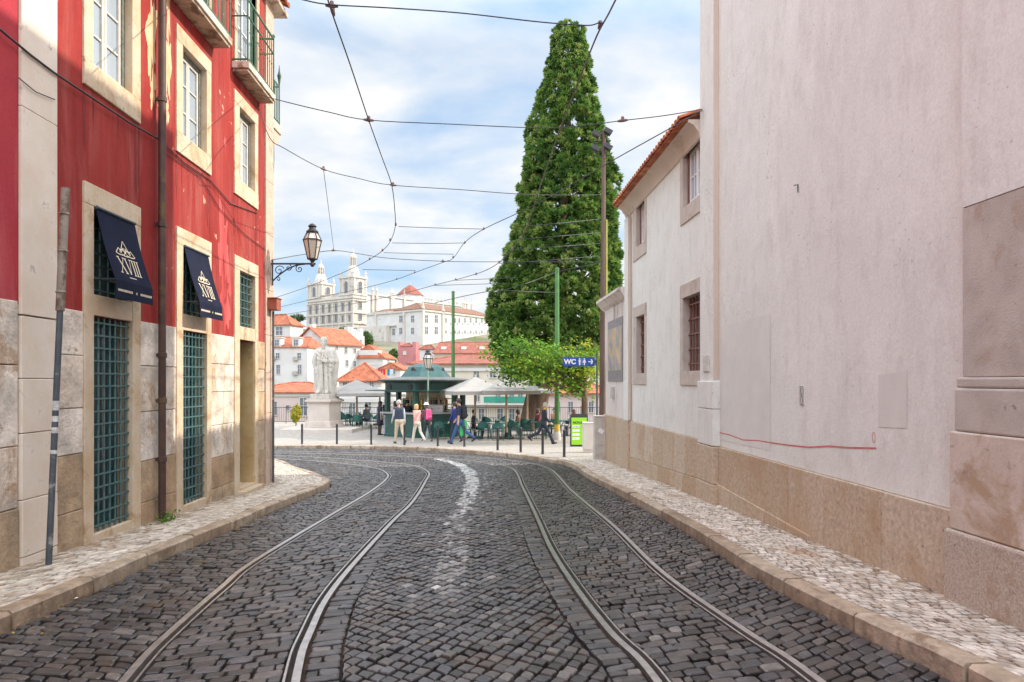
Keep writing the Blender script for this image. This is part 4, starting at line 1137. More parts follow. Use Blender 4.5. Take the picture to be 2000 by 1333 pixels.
mb = MB(); mb.hexa([FR2.P(10.93, EZ + 0.14, 0.28), FR2.P(16.5, EZ + 0.14, 0.28), FR2.P(16.5, EZ + 1.6, -4), FR2.P(10.93, EZ + 1.6, -4), FR2.P(10.93, EZ + 0.155, 0.28), FR2.P(16.5, EZ + 0.155, 0.28), FR2.P(16.5, EZ + 1.63, -4), FR2.P(10.93, EZ + 1.63, -4)])
mb.build('roof_underlay', M['tile'], rf)
mb = MB(); us = list(np.linspace(10.99, 16.02, 8))
for a, b in zip(us[:-1], us[1:]):
    mb.cur = random.uniform(0.3, 1.0); FR2.box(mb, a + 0.003, b - 0.003, (FL3(a) + 0.30, FL3(b) + 0.30), -0.935, -0.05, 0.03)
us = list(np.linspace(10.99, 16.02, 7))
for a, b in zip(us[:-1], us[1:]):
    mb.cur = random.uniform(0.0, 0.7); FR2.box(mb, a + 0.003, b - 0.003, -3.2, (FL3(a) + 0.294, FL3(b) + 0.294), -0.05, 0.038)
mb.build('plinth', M['plinth'], low, bevel=0.008)
# white metal letter plate and small things on the wall
u_, z_ = FR1.px(1382, 710, 0.09)
mb = MB(); FR1.box(mb, 10.45, 10.72, z_ - 0.13, z_ + 0.13, 0.086, 0.105)
tag(mb.build('meter_door', M['sash'], None, bevel=0.006), 'small pale metal meter door on the white corner pilaster', 'meter door')
# pilaster at the far corner of the eaved house, downpipe beside it
mb = MB(); FR2.box(mb, 16.0, 16.44, 0.0, EZ - 0.17, -0.02, 0.06)
p2 = mb.build('corner_pilaster', M['whitewall'], low, bevel=0.008)
mb = MB(); FR2.box(mb, 15.97, 16.47, -0.93, -0.004, -0.02, 0.08); mb.build('pilaster_block', M['whitewall'], p2, bevel=0.008)
mb = MB(); mb.cur = 0.4; FR2.box(mb, 15.96, 16.48, -3.0, -0.935, -0.02, 0.09); mb.build('pilaster_base', M['plinth'], p2, bevel=0.01)
mb = MB(); mb.tube([FR2.P(15.90, EZ - 0.1, 0.20), FR2.P(15.90, EZ - 0.25, 0.05), FR2.P(15.90, -0.9, 0.05)], 0.035, 10)
tag(mb.build('drainpipe', M['buffedge'], None, smooth=50), 'buff drainpipe down the far end of the white eaved house', 'drainpipe')

# ---- garden wall with the tile panel beyond the eaved house
gw = thing('garden_wall', 'stained white wall with moulded cornice and old tile panel beyond the eaved house', 'wall', (2.7, 18, 0))
mb = MB(); FR2.box(mb, 16.445, 19.35, -0.93, 1.98, -0.4, -0.02)
M['stainwall'] = mat('stained white render', (0.66, 0.58, 0.53), (0.73, 0.67, 0.63), scale=1.2, rough=0.9, streak=True, stain=(0.30, 0.22, 0.17), stain_lo=0.60, stain_scale=3.0, bump=0.3)
mb.build('wall', M['stainwall'], gw)
mb = MB(); mb.cur = 0.5; FR2.box(mb, 16.485, 17.7, -3.2, -0.935, -0.4, 0.02); mb.cur = 0.2; FR2.box(mb, 17.705, 19.38, -3.2, -0.935, -0.4, 0.022); mb.build('plinth', M['plinth'], gw, bevel=0.01)
mb = MB(); mb.prism([(-0.02, 1.985), (0.06, 2.05), (0.16, 2.18), (0.20, 2.20), (0.20, 2.27), (-0.4, 2.33), (-0.4, 1.985)], lambda p, e: FR2.P(16.445 if e == 0 else 19.55, p[1], p[0]))
mb.build('cornice', M['stainwall'], gw)
def azulejo():
    m = bpy.data.materials.new('faded tile picture'); m.use_nodes = True; nt = m.node_tree; b = nt.nodes['Principled BSDF']
    t = node(nt, 'ShaderNodeTexCoord')
    n_ = node(nt, 'ShaderNodeTexNoise', {'Vector': t.outputs['Object'], 'Scale': 3.5, 'Detail': 8.0, 'Roughness': 0.6})
    c = ramp(nt, n_.outputs[0], [(0.3, (0.16, 0.20, 0.30)), (0.45, (0.38, 0.34, 0.32)), (0.55, (0.55, 0.38, 0.20)), (0.7, (0.62, 0.52, 0.40))])
    nt.links.new(c, b.inputs['Base Color']); b.inputs['Roughness'].default_value = 0.35
    return m
M['azulejo'] = azulejo()
mb = MB(); FR2.box(mb, 16.95, 18.85, 0.0, 1.62, -0.015, 0.0); pn = mb.build('tile_panel_border', mat('slate blue tile border', (0.16, 0.16, 0.20), (0.30, 0.26, 0.25), scale=9, rough=0.4), gw)
mb = MB(); FR2.box(mb, 17.05, 18.75, 0.28, 1.40, -0.001, 0.004); mb.build('tile_picture', M['azulejo'], pn)
mb = MB(); FR2.box(mb, 18.0, 18.25, -0.45, -0.15, -0.02, 0.05); tag(mb.build('meter_box', M['concrete'], None, bevel=0.01), 'small grey meter box on the stained wall under the tile panel', 'box')
# ------------------------------------------------------------------ the square
PZ = lambda y: gz(y) + 0.12
# bollards
blx = [(590, 868), (658, 868), (725, 869), (790, 870), (855, 872), (907, 873), (972, 880), (1017, 884), (1060, 888), (1102, 893)]
marks = ['left of the statue pedestal', 'in front of the statue pedestal', 'between the statue and the kiosk queue', 'in front of the man in the vest', 'in front of the kiosk lamp post',
         'in front of the man with the black backpack', 'right of the man with the backpack', 'left of the striding woman in black', 'in front of the striding woman in black', 'left of the lime green board']
bol = None
for (x, y), mk in zip(blx, marks):
    c = ong(x, y, 0.12)
    if bol is None:
        mb = MB(); mb.lathe([(0.05, -0.05), (0.05, 0.0), (0.042, 0.02), (0.042, 0.74), (0.048, 0.75), (0.048, 0.78), (0.03, 0.81), (0.005, 0.82)], (0, 0, 0), 12)
        bol = mb.build('bollard', M['iron'], None, smooth=40); bol.location = c
        tag(bol, 'dark iron bollard on the kerb ' + mk, 'bollard', 'bollards along the kerb of the square')
    else: dup(bol, c, label='dark iron bollard on the kerb ' + mk)

# ---- body surfaces: capsules and ellipsoids fused into one skin
def fuse(name, prims, mats, voxel=0.012, smooth_it=2, parent=None, disp=None):
    """prims: (a, b, ra, rb, material index[, flatten(x,y)]) round cones; one voxel-fused mesh with each face taking the material of its nearest limb"""
    mb = MB()
    for p in prims:
        a, b, ra, rb = Vector(p[0]), Vector(p[1]), p[2], p[3]
        if (b - a).length < 1e-5: b = a + Vector((0, 0, 1e-3))
        n = 14; ax = (b - a).normalized(); L = (b - a).length
        x = ax.orthogonal().normalized() if len(p) < 6 else (Vector(p[5]) - ax * Vector(p[5]).dot(ax)).normalized()
        y = ax.cross(x); sy = p[6] if len(p) > 6 else 1.0
        prof = [(-ra * cos(t), ra * sin(t)) for t in np.linspace(0.05, pi / 2, 6)] + [(L + rb * sin(t), rb * cos(t)) for t in np.linspace(0, pi / 2 - 0.05, 6)]
        vs = [a + ax * h + x * (r * cos(2 * pi * j / n)) + y * (r * sy * sin(2 * pi * j / n)) for h, r in prof for j in range(n)]
        k = len(prof)
        fs = [(i * n + j, i * n + (j + 1) % n, (i + 1) * n + (j + 1) % n, (i + 1) * n + j) for i in range(k - 1) for j in range(n)]
        fs += [tuple(range(n))[::-1], tuple((k - 1) * n + j for j in range(n))]
        mb.add(vs, fs)
    o = mb.build(name, mats)
    r = o.modifiers.new('r', 'REMESH'); r.mode = 'VOXEL'; r.voxel_size = voxel
    if smooth_it:
        s_ = o.modifiers.new('s', 'SMOOTH'); s_.factor = 0.5; s_.iterations = smooth_it
    dg = bpy.context.evaluated_depsgraph_get()
    me = bpy.data.meshes.new_from_object(o.evaluated_get(dg))
    old = o.data; o.modifiers.clear(); o.data = me; bpy.data.meshes.remove(old)
    me.name = name
    nP = len(me.polygons)
    cen = np.empty(nP * 3, np.float32); me.polygons.foreach_get('center', cen); cen = cen.reshape(-1, 3)
    best = np.full(nP, 1e9); idx = np.zeros(nP, np.int32)
    for p in prims:
        a = np.array(p[0], float); b = np.array(p[1], float); d = b - a; L2 = max(1e-9, (d * d).sum())
        t = np.clip(((cen - a) @ d) / L2, 0, 1)
        dist = np.linalg.norm(cen - (a + t[:, None] * d), axis=1) - (p[2] + (p[3] - p[2]) * t)
        k = dist < best; best[k] = dist[k]; idx[k] = p[4]
    me.materials.clear()
    for m_ in mats: me.materials.append(m_)
    me.polygons.foreach_set('material_index', idx)
    me.polygons.foreach_set('use_smooth', np.ones(nP, bool))
    if disp is not None:
        nv = len(me.vertices); co = np.empty(nv * 3, np.float32); me.vertices.foreach_get('co', co)
        no = np.array([v.normal[:] for v in me.vertices]); co = co.reshape(-1, 3)
        me.vertices.foreach_set('co', (co + no * disp(co)[:, None]).astype(np.float32).ravel())
    me.update()
    if parent is not None:
        o.parent = parent; o.matrix_parent_inverse = Matrix.Translation(parent.location).inverted()
    return o

_mc = {}
def cmat(c, rough=0.8):
    k = (tuple(c), rough)
    if k not in _mc: _mc[k] = mat('cloth %d' % len(_mc), c, tuple(min(1, q * 1.25 + 0.004) for q in c), scale=14, rough=rough)
    return _mc[k]
SKIN = mat('skin', (0.52, 0.30, 0.21), (0.58, 0.36, 0.26), scale=9, rough=0.55)
NAVY, DENIM, BEIGE, BLACK, CREAMC = (0.012, 0.018, 0.045), (0.03, 0.075, 0.19), (0.50, 0.41, 0.30), (0.010, 0.010, 0.013), (0.62, 0.56, 0.48)

def person(label, foot, yaw, height=1.72, shirt=NAVY, pants=DENIM, shoes=BLACK, hair=(0.04, 0.025, 0.015), hairlen=0, stride=0.0, lead=1,
           armsw=(0.2, -0.2), elbow=(0.25, 0.25), sleeve='long', skirt=None, hat=None, seated=False, vest=None, build=1.0, flare=0.0, scarf=None, raise_arm=None, group='people in the square'):
    """yaw: direction faced, radians from +x. stride: half the angle between the thighs."""
    s = height / 1.72
    t = thing('person', label, 'person', foot, group)
    f = Vector((cos(yaw), sin(yaw), 0)); l = Vector((-sin(yaw), cos(yaw), 0)); up = Vector((0, 0, 1))
    mats = [SKIN, cmat(shirt), cmat(pants), cmat(shoes, 0.5), cmat(vest if vest else shirt), cmat(scarf if scarf else shirt)]
    F = Vector(foot)
    thigh, shin = 0.43 * s, 0.41 * s
    legs = []
    hipz = (0.86 * s) if not seated else 0.47
    low = 1e9
    for sd in (1, -1):
        a = stride * (1 if sd == lead else -1)
        if seated: th = radians(84); kn = radians(88)
        else: th = a; kn = max(0.04, -a * 1.15 + 0.08) if a < 0 else 0.05 + 0.1 * a
        hip = l * (0.085 * s * sd)
        knee = hip + f * (sin(th) * thigh) - up * (cos(th) * thigh)
        b = th - kn
        ank = knee + f * (sin(b) * shin) - up * (cos(b) * shin)
        legs.append((sd, hip, knee, ank, b)); low = min(low, ank.z - 0.075 * s)
    pel = F + up * (-low if not seated else hipz) 
    lean = f * (0.03 * s if stride > 0.2 else 0.0)
    pr = []
    for sd, hip, knee, ank, b in legs:
        hi, k, an = pel + hip, pel + knee, pel + ank
        pr.append((hi, k, 0.088 * s * build, 0.060 * s * build, 2)); pr.append((k, an, 0.060 * s * build, (0.042 + flare) * s, 2))
        toe_dir = (f * cos(min(0, b) * 0.5) + up * (sin(b) * 0.6 if b > 0 else 0.0)).normalized()
        if b < -0.35: toe_dir = (f * 0.75 - up * 0.66).normalized()
        heel = an - up * 0.045 * s - toe_dir * 0.035 * s
        pr.append((heel, heel + toe_dir * 0.17 * s, 0.040 * s, 0.034 * s, 3)); pr.append((an, heel, 0.042 * s, 0.042 * s, 3))
    ch = pel + up * 0.42 * s + lean; wa = pel + up * 0.16 * s + lean * 0.4
    top_i = 4 if vest else 1
    pr.append((pel + l * 0.06 * s, pel - l * 0.06 * s, 0.115 * s * build, 0.115 * s * build, 2 if not skirt else 1))
    for e in (-1, 1):
        pr.append((wa + l * 0.05 * s * e - up * 0.08 * s, ch + l * 0.085 * s * e, 0.105 * s * build, 0.105 * s * build, top_i))
    sh = []
    for e in (1, -1):
        sp_ = ch + up * 0.085 * s + l * 0.175 * s * e
        pr.append((ch + up * 0.06 * s, sp_, 0.085 * s, 0.062 * s, top_i)); sh.append((e, sp_))
    neck = ch + up * 0.15 * s; head = ch + up * 0.305 * s + lean * 0.6 + f * 0.02 * s
    pr.append((neck - up * 0.03 * s, head - up * 0.03 * s, 0.055 * s, 0.052 * s, 0 if not scarf else 5))
    pr.append((head - up * 0.035 * s + f * 0.012 * s, head + up * 0.035 * s, 0.076 * s, 0.086 * s, 0))
    pr.append((head - up * 0.075 * s + f * 0.04 * s, head - up * 0.07 * s + f * 0.05 * s, 0.04 * s, 0.035 * s, 0))          # jaw and chin
    pr.append((head + f * 0.085 * s + up * 0.01 * s, head + f * 0.10 * s - up * 0.02 * s, 0.011 * s, 0.016 * s, 0))          # nose
    for e in (1, -1): pr.append((head + l * 0.082 * s * e + up * 0.02 * s, head + l * 0.086 * s * e - up * 0.02 * s, 0.018 * s, 0.012 * s, 0))
    if skirt:
        pr.append((wa - up * 0.02 * s, pel - up * (skirt * 0.5) * s, 0.12 * s, 0.16 * s, 1)); pr.append((pel - up * (skirt * 0.5) * s, pel - up * skirt * s, 0.16 * s, 0.18 * s, 1))
    # arms and hands
    for (e, sp_), sw, el in zip(sh, armsw, elbow):
        if raise_arm == e: sw, el = 0.9, 0.75
        d1 = (f * sin(sw) - up * cos(sw) + l * 0.10 * e).normalized()
        d2 = (f * sin(sw + el) - up * cos(sw + el) + l * 0.02 * e).normalized()
        eb = sp_ + d1 * 0.28 * s; wr = eb + d2 * 0.245 * s
        am = 1
        pr.append((sp_, eb, 0.055 * s, 0.043 * s, am)); pr.append((eb, wr, 0.042 * s, 0.031 * s, am if sleeve == 'long' else 0))
        pm = wr + d2 * 0.055 * s
        pr.append((wr, pm, 0.027 * s, 0.036 * s, 0))
        side = f
        for q, (o_, ln_) in enumerate(((0.030, 0.060), (0.010, 0.070), (-0.010, 0.066), (-0.028, 0.052))):
            b0 = pm + side * o_ * s + d2 * 0.02 * s
            m1 = b0 + d2 * ln_ * 0.55 * s - l * e * 0.006 * s
            pr.append((b0, m1, 0.0095 * s, 0.009 * s, 0)); pr.append((m1, m1 + (d2 * 0.8 - l * e * 0.5) * ln_ * 0.5 * s, 0.009 * s, 0.0075 * s, 0))
        pr.append((wr + side * 0.03 * s + d2 * 0.02 * s, pm + side * 0.05 * s - l * e * 0.012 * s + d2 * 0.02 * s, 0.0115 * s, 0.009 * s, 0))
    o = fuse('body', pr, mats, voxel=0.0125, smooth_it=2, parent=t)
    # eyes and mouth as dark marks belong to the face
    mb = MB()
    for e in (1, -1): mb.ell(head + f * 0.083 * s + l * 0.032 * s * e + up * 0.012 * s, (0.010 * s,) * 3, 8, 6)
    mb.ell(head + f * 0.088 * s - up * 0.050 * s, (0.016 * s, 0.016 * s, 0.006 * s), 8, 6)
    mb.build('face_features', cmat((0.06, 0.025, 0.02)), t)
    # hair
    hp = []
    R = random.Random(len(label))
    for k in range(16):
        a = pi * 0.28 + (2 * pi - pi * 0.56) * k / 15
        d = f * cos(a) + l * sin(a)
        hp.append((head + up * 0.05 * s, head + d * 0.055 * s + up * (0.0 if cos(a) < 0.2 else 0.045) * s, 0.069 * s, 0.050 * s, 0))
        if hairlen > 0 and cos(a) < 0.25:
            hp.append((head + d * 0.07 * s, head + d * 0.082 * s - up * hairlen * R.uniform(0.85, 1.05) * s, 0.038 * s, 0.026 * s, 0))
    hp.append((head + up * 0.036 * s - f * 0.016 * s, head + up * 0.04 * s - f * 0.018 * s, 0.092 * s, 0.092 * s, 0))
    hp.append((head + up * 0.062 * s - f * 0.005, head + up * 0.066 * s + f * 0.03 * s, 0.070 * s, 0.058 * s, 0))
    fuse('hair', hp, [cmat(hair, 0.6)], voxel=0.013, smooth_it=1, parent=t)
    if hat:
        mb = MB(); c = head + up * 0.075 * s
        mb.lathe([(0.155 * s, -0.012), (0.16 * s, -0.004), (0.10 * s, 0.004), (0.094 * s, 0.06 * s), (0.07 * s, 0.095 * s), (0.02, 0.105 * s)], c, 16)
        mb.build('hat', cmat(hat), t, smooth=40)
    return dict(t=t, f=f, l=l, ch=ch, head=head, s=s, pel=pel)

def backpack(p, c, label, strap=(0.02, 0.02, 0.022)):
    s = p['s']; f, l, ch = p['f'], p['l'], p['ch']; up = Vector((0, 0, 1))
    b = thing('backpack', label, 'bag', ch - f * 0.2 * s)
    base = ch - f * 0.20 * s
    pr = [(base - up * 0.24 * s + l * 0.07 * s * e, base + up * 0.10 * s + l * 0.055 * s * e, 0.085 * s, 0.07 * s, 0) for e in (-1, 1)]
    pr += [(base - f * 0.06 * s - up * 0.2 * s + l * 0.04 * s, base - f * 0.06 * s - up * 0.2 * s - l * 0.04 * s, 0.06 * s, 0.06 * s, 0)]
    fuse('pack', pr, [cmat(c)], voxel=0.016, smooth_it=2, parent=b)
    for e in (-1, 1):
        mb = MB(); mb.tube([base + up * 0.12 * s + l * 0.08 * s * e, ch + up * 0.16 * s + l * 0.10 * s * e, ch + f * 0.115 * s + up * 0.02 * s + l * 0.11 * s * e, ch + f * 0.02 * s - up * 0.2 * s + l * 0.15 * s * e, base - up * 0.24 * s + l * 0.09 * s * e], 0.016 * s, 6)
        mb.build('strap', cmat(strap), b)

def foot(px, py): return ong(px, py, 0.12)
R_, L_, A_, T_ = 0.0, pi, pi / 2, -pi / 2   # facing right, left, away, towards the camera
person('woman with long dark hair in a black sleeveless dress standing left of the kiosk', foot(742, 850), 0.7, 1.62, shirt=(0.015, 0.015, 0.03), pants=(0.05, 0.03, 0.03), hairlen=0.22, skirt=0.30, sleeve='short', hair=(0.05, 0.022, 0.015))
person('man in a dark brown jacket and pale jeans waiting left of the kiosk', foot(754, 850), 0.9, 1.72, shirt=(0.045, 0.028, 0.03), pants=(0.50, 0.53, 0.58), shoes=(0.4, 0.3, 0.28), hair=(0.20, 0.16, 0.13))
person('grey haired man in a navy vest and beige trousers walking past the kiosk', foot(780, 867), 2.2, 1.76, shirt=(0.50, 0.52, 0.56), vest=(0.03, 0.04, 0.065), pants=BEIGE, shoes=(0.05, 0.035, 0.03), hair=(0.45, 0.40, 0.36), stride=0.26, armsw=(0.25, -0.3), sleeve='long', build=1.12)
person('person in a pale pink top and blue jeans behind the man in the vest', foot(772, 853), 1.3, 1.66, shirt=(0.58, 0.42, 0.40), pants=(0.02, 0.06, 0.22), hair=(0.05, 0.03, 0.03), hairlen=0.14)
person('dark haired person in a black jacket reaching over the kiosk counter', foot(795, 853), 0.9, 1.70, shirt=(0.012, 0.014, 0.024), pants=(0.015, 0.03, 0.08), hair=(0.012, 0.01, 0.01), raise_arm=-1)
person('blonde woman in a pink hooded top and white trousers walking by the lamp post', foot(815, 865), 2.5, 1.60, shirt=(0.66, 0.34, 0.30), pants=CREAMC, shoes=(0.55, 0.52, 0.5), hair=(0.55, 0.33, 0.13), hairlen=0.10, stride=0.28, armsw=(-0.2, 0.25), build=1.05, flare=0.02)
p = person('woman in a white hat and plum jacket with a pink backpack by the lamp post', foot(834, 863), 2.2, 1.62, shirt=(0.12, 0.05, 0.07), pants=(0.03, 0.035, 0.04), shoes=(0.12, 0.09, 0.07), hair=(0.10, 0.06, 0.04), hairlen=0.08, hat=(0.70, 0.62, 0.58), stride=0.22)
backpack(p, (0.75, 0.10, 0.26), 'bright pink backpack worn by the woman in the white hat')
person('man in a blue hooded top behind the man with the black backpack', foot(888, 864), 2.8, 1.68, shirt=(0.02, 0.03, 0.16), pants=(0.02, 0.025, 0.05), hair=(0.03, 0.02, 0.015), stride=0.2)
p = person('tall man in a navy t-shirt and jeans striding left with a black backpack', foot(899, 868), 2.85, 1.86, shirt=NAVY, pants=(0.03, 0.085, 0.20), shoes=(0.02, 0.02, 0.03), hair=(0.03, 0.018, 0.012), stride=0.44, lead=1, armsw=(-0.15, 0.3), sleeve='short', elbow=(0.2, 0.3), build=1.08)
backpack(p, (0.012, 0.012, 0.016), 'black backpack worn by the tall man in the navy t-shirt')
hb = p['pel'] + p['f'] * -0.05 + p['l'] * -0.27
gb = MB(); c = hb
gb.prism([(-0.16, -0.60), (0.16, -0.60), (0.13, -0.05), (0.05, 0.05), (-0.05, 0.05), (-0.13, -0.05)], lambda q, e: Vector((c.x + q[0], c.y + 0.06 * (e - 0.5) * (1.4 if q[1] < -0.3 else 0.5), c.z + q[1])))
tag(gb.build('carrier_bag', mat('green bag', (0.06, 0.62, 0.16), (0.10, 0.7, 0.22), scale=6, rough=0.5), None, bevel=0.01), 'bright green carrier bag held by the tall man with the backpack', 'bag')
person('woman in black flared trousers and jacket with an ochre scarf striding past the green pole', foot(1062, 868), 0.1, 1.72, shirt=(0.012, 0.014, 0.022), pants=(0.012, 0.014, 0.026), shoes=BLACK, hair=(0.30, 0.25, 0.21), hairlen=0.05, stride=0.50, lead=-1, armsw=(0.2, 0.15), elbow=(0.5, 0.6), scarf=(0.60, 0.32, 0.04), flare=0.03)
def fz(px, D, z=None): return Vector(((px - 1000) / FPX * D, D, PZ(D)))
person('person in a maroon coat sitting at a cafe table under the leaning trunk', fz(1050, 33.0), 0.4, 1.70, shirt=(0.13, 0.02, 0.03), pants=(0.05, 0.02, 0.03), hair=(0.07, 0.03, 0.02), hairlen=0.1, seated=True)
person('long haired woman in a white top sitting behind the lime green board', fz(1121, 32.5), 2.6, 1.68, shirt=(0.65, 0.58, 0.50), pants=(0.05, 0.06, 0.1), hair=(0.10, 0.035, 0.02), hairlen=0.22, seated=True)
person('person in an orange top sitting at a table right of the green pole', fz(1083, 34.0), -2.2, 1.68, shirt=(0.42, 0.20, 0.12), pants=(0.03, 0.03, 0.05), hair=(0.05, 0.03, 0.02), seated=True)

person('bartender in a dark shirt standing inside the kiosk', Vector(((858 - 1000) / FPX * 32.9, 32.9, PZ(33))), T_, 1.74, shirt=(0.03, 0.03, 0.035), pants=BLACK, hair=(0.03, 0.02, 0.015))
person('person in a charcoal coat sitting at the table under the first right parasol', fz(925, 31.6), 0.2, 1.72, shirt=(0.03, 0.03, 0.035), pants=(0.02, 0.025, 0.05), hair=(0.05, 0.03, 0.02), seated=True)
person('person in a brown top sitting at a table by the second right parasol', fz(1012, 32.6), 2.9, 1.66, shirt=(0.16, 0.08, 0.05), pants=(0.03, 0.03, 0.04), hair=(0.03, 0.02, 0.015), hairlen=0.12, seated=True)
person('man in a grey top sitting at a table left of the kiosk', fz(716, 38.6), 2.6, 1.74, shirt=(0.10, 0.10, 0.11), pants=(0.02, 0.03, 0.07), hair=(0.05, 0.04, 0.03), seated=True)

# ---- statue on its pedestal
D = 36.5; sc = D / FPX; zg = PZ(D)
cx_ = (634 - 1000) / FPX * D
zz_ = lambda y: H + (HZ - y) * sc
Rz = Matrix.Rotation(radians(-14), 4, 'Z')
def rbox(mb, w, d, z0, z1, c=(cx_, D), rot=radians(-14), m=0):
    Mx = Matrix.Translation((c[0], c[1], 0)) @ Matrix.Rotation(rot, 4, 'Z')
    mb.box(-w / 2, w / 2, -d / 2, d / 2, z0, z1, Mx, m)
pdl = thing('pedestal', 'stepped limestone pedestal carrying the statue in the square', 'pedestal', (cx_, D, zg))
mb = MB(); rbox(mb, 3.7, 3.2, zg - 0.1, zg + 0.18, c=(cx_ + 0.05, D - 0.2), rot=0); mb.build('step', M['pedestal'], pdl, bevel=0.02)
mb = MB(); rbox(mb, 1.56, 1.56, zg + 0.18, zg + 0.30); rbox(mb, 1.46, 1.46, zg + 0.30, zz_(822)); mb.build('pedestal_base', M['pedestal'], pdl, bevel=0.02)
mb = MB(); rbox(mb, 1.24, 1.24, zz_(822) - 0.02, zz_(788)); mb.build('pedestal_shaft', M['pedestal'], pdl, bevel=0.015)
mb = MB(); rbox(mb, 1.34, 1.34, zz_(788), zz_(785)); rbox(mb, 1.50, 1.50, zz_(785), zz_(781)); rbox(mb, 1.36, 1.36, zz_(781), zz_(779)); mb.build('pedestal_cornice', M['pedestal'], pdl, bevel=0.015)
mb = MB(); rbox(mb, 1.12, 1.12, zz_(779), zz_(770)); mb.build('plinth_block', M['statue'], pdl, bevel=0.02)
st0 = Vector((cx_, D, zz_(770)))
SH = zz_(658) - zz_(770); k = SH / 1.8
def sp3(x, y, z): return st0 + Vector((x * k, y * k, z * k))
pr = [((sp3(-0.10, 0, 0.06)), sp3(-0.12, 0, 0.75), 0.20 * k, 0.20 * k, 0), (sp3(0.12, 0.02, 0.06), sp3(0.10, 0, 0.75), 0.22 * k, 0.20 * k, 0),
      (sp3(0.0, 0.06, 0.05), sp3(0.0, 0.04, 0.8), 0.24 * k, 0.2 * k, 0), (sp3(-0.07, 0, 0.75), sp3(-0.10, 0, 1.30), 0.19 * k, 0.16 * k, 0), (sp3(0.09, 0, 0.75), sp3(0.10, 0, 1.30), 0.20 * k, 0.16 * k, 0),
      (sp3(-0.08, 0, 1.36), sp3(-0.22, 0.0, 1.33), 0.13 * k, 0.10 * k, 0), (sp3(0.08, 0, 1.36), sp3(0.23, 0.0, 1.33), 0.13 * k, 0.11 * k, 0),
      (sp3(0, 0, 1.42), sp3(-0.01, -0.03, 1.58), 0.075 * k, 0.065 * k, 0), (sp3(-0.02, -0.03, 1.60), sp3(-0.02, -0.025, 1.69), 0.092 * k, 0.105 * k, 0),
      (sp3(-0.03, -0.08, 1.56), sp3(-0.02, -0.10, 1.43), 0.065 * k, 0.035 * k, 0), (sp3(-0.03, -0.12, 1.63), sp3(-0.03, -0.135, 1.605), 0.012 * k, 0.02 * k, 0),
      (sp3(-0.24, 0.0, 1.31), sp3(-0.30, -0.02, 1.02), 0.10 * k, 0.095 * k, 0), (sp3(-0.30, -0.02, 1.02), sp3(-0.24, -0.14, 0.76), 0.085 * k, 0.055 * k, 0), (sp3(-0.24, -0.14, 0.76), sp3(-0.20, -0.17, 0.66), 0.045 * k, 0.035 * k, 0),
      (sp3(0.25, 0.0, 1.31), sp3(0.33, -0.04, 1.02), 0.11 * k, 0.11 * k, 0), (sp3(0.33, -0.04, 1.02), sp3(0.10, -0.22, 1.02), 0.085 * k, 0.06 * k, 0), (sp3(0.10, -0.22, 1.02), sp3(0.0, -0.24, 1.05), 0.05 * k, 0.035 * k, 0),
      (sp3(0.34, -0.02, 1.0), sp3(0.27, 0.02, 0.30), 0.09 * k, 0.08 * k, 0), (sp3(0.30, -0.08, 0.98), sp3(0.18, -0.14, 0.35), 0.06 * k, 0.05 * k, 0),
      (sp3(-0.20, -0.10, 1.26), sp3(0.20, -0.16, 0.88), 0.055 * k, 0.06 * k, 0), (sp3(-0.18, -0.13, 1.12), sp3(0.22, -0.16, 0.72), 0.045 * k, 0.05 * k, 0),
      (sp3(0.02, -0.24, 1.00), sp3(0.12, -0.24, 1.13), 0.035 * k, 0.03 * k, 0), (sp3(-0.05, -0.15, 0.85), sp3(-0.10, -0.17, 0.10), 0.06 * k, 0.07 * k, 0), (sp3(0.12, -0.15, 0.80), sp3(0.16, -0.16, 0.10), 0.05 * k, 0.06 * k, 0),
      (sp3(-0.12, -0.17, 0.10), sp3(-0.14, -0.24, 0.05), 0.06 * k, 0.05 * k, 0), (sp3(0.1, -0.2, 0.08), sp3(0.12, -0.27, 0.04), 0.06 * k, 0.05 * k, 0)]
def drape(co):
    q = (co - np.array(st0)) / k
    ang = np.arctan2(q[:, 1], q[:, 0])
    f1 = np.sin(ang * 11 + 2.0 * np.sin(q[:, 2] * 2.2)) * 0.022 + np.sin(ang * 19 + q[:, 2] * 3.0) * 0.014
    w = np.clip((1.42 - q[:, 2]) / 0.2, 0.06, 1)
    beard = np.where((q[:, 2] > 1.42), 0.008 * np.sin(q[:, 0] * 130) , 0)
    return (f1 * w + beard) * k
t = thing('statue', 'pale stone statue of a bearded robed saint standing on the pedestal', 'statue', st0)
fuse('figure', pr, [M['statue']], voxel=0.02, smooth_it=1, parent=t, disp=drape)
hp = [(sp3(-0.02, 0.02, 1.67), sp3(-0.02 + 0.07 * cos(a), -0.02 + 0.075 * sin(a), 1.70 - (0.1 if sin(a) > 0 else 0)), 0.08 * k, 0.045 * k, 0) for a in np.linspace(-0.4, 3.6, 12)]
fuse('hair', hp, [M['statue']], voxel=0.02, smooth_it=1, parent=t, disp=lambda co: 0.012 * np.sin(co[:, 2] * 60) * np.sin(co[:, 0] * 60))

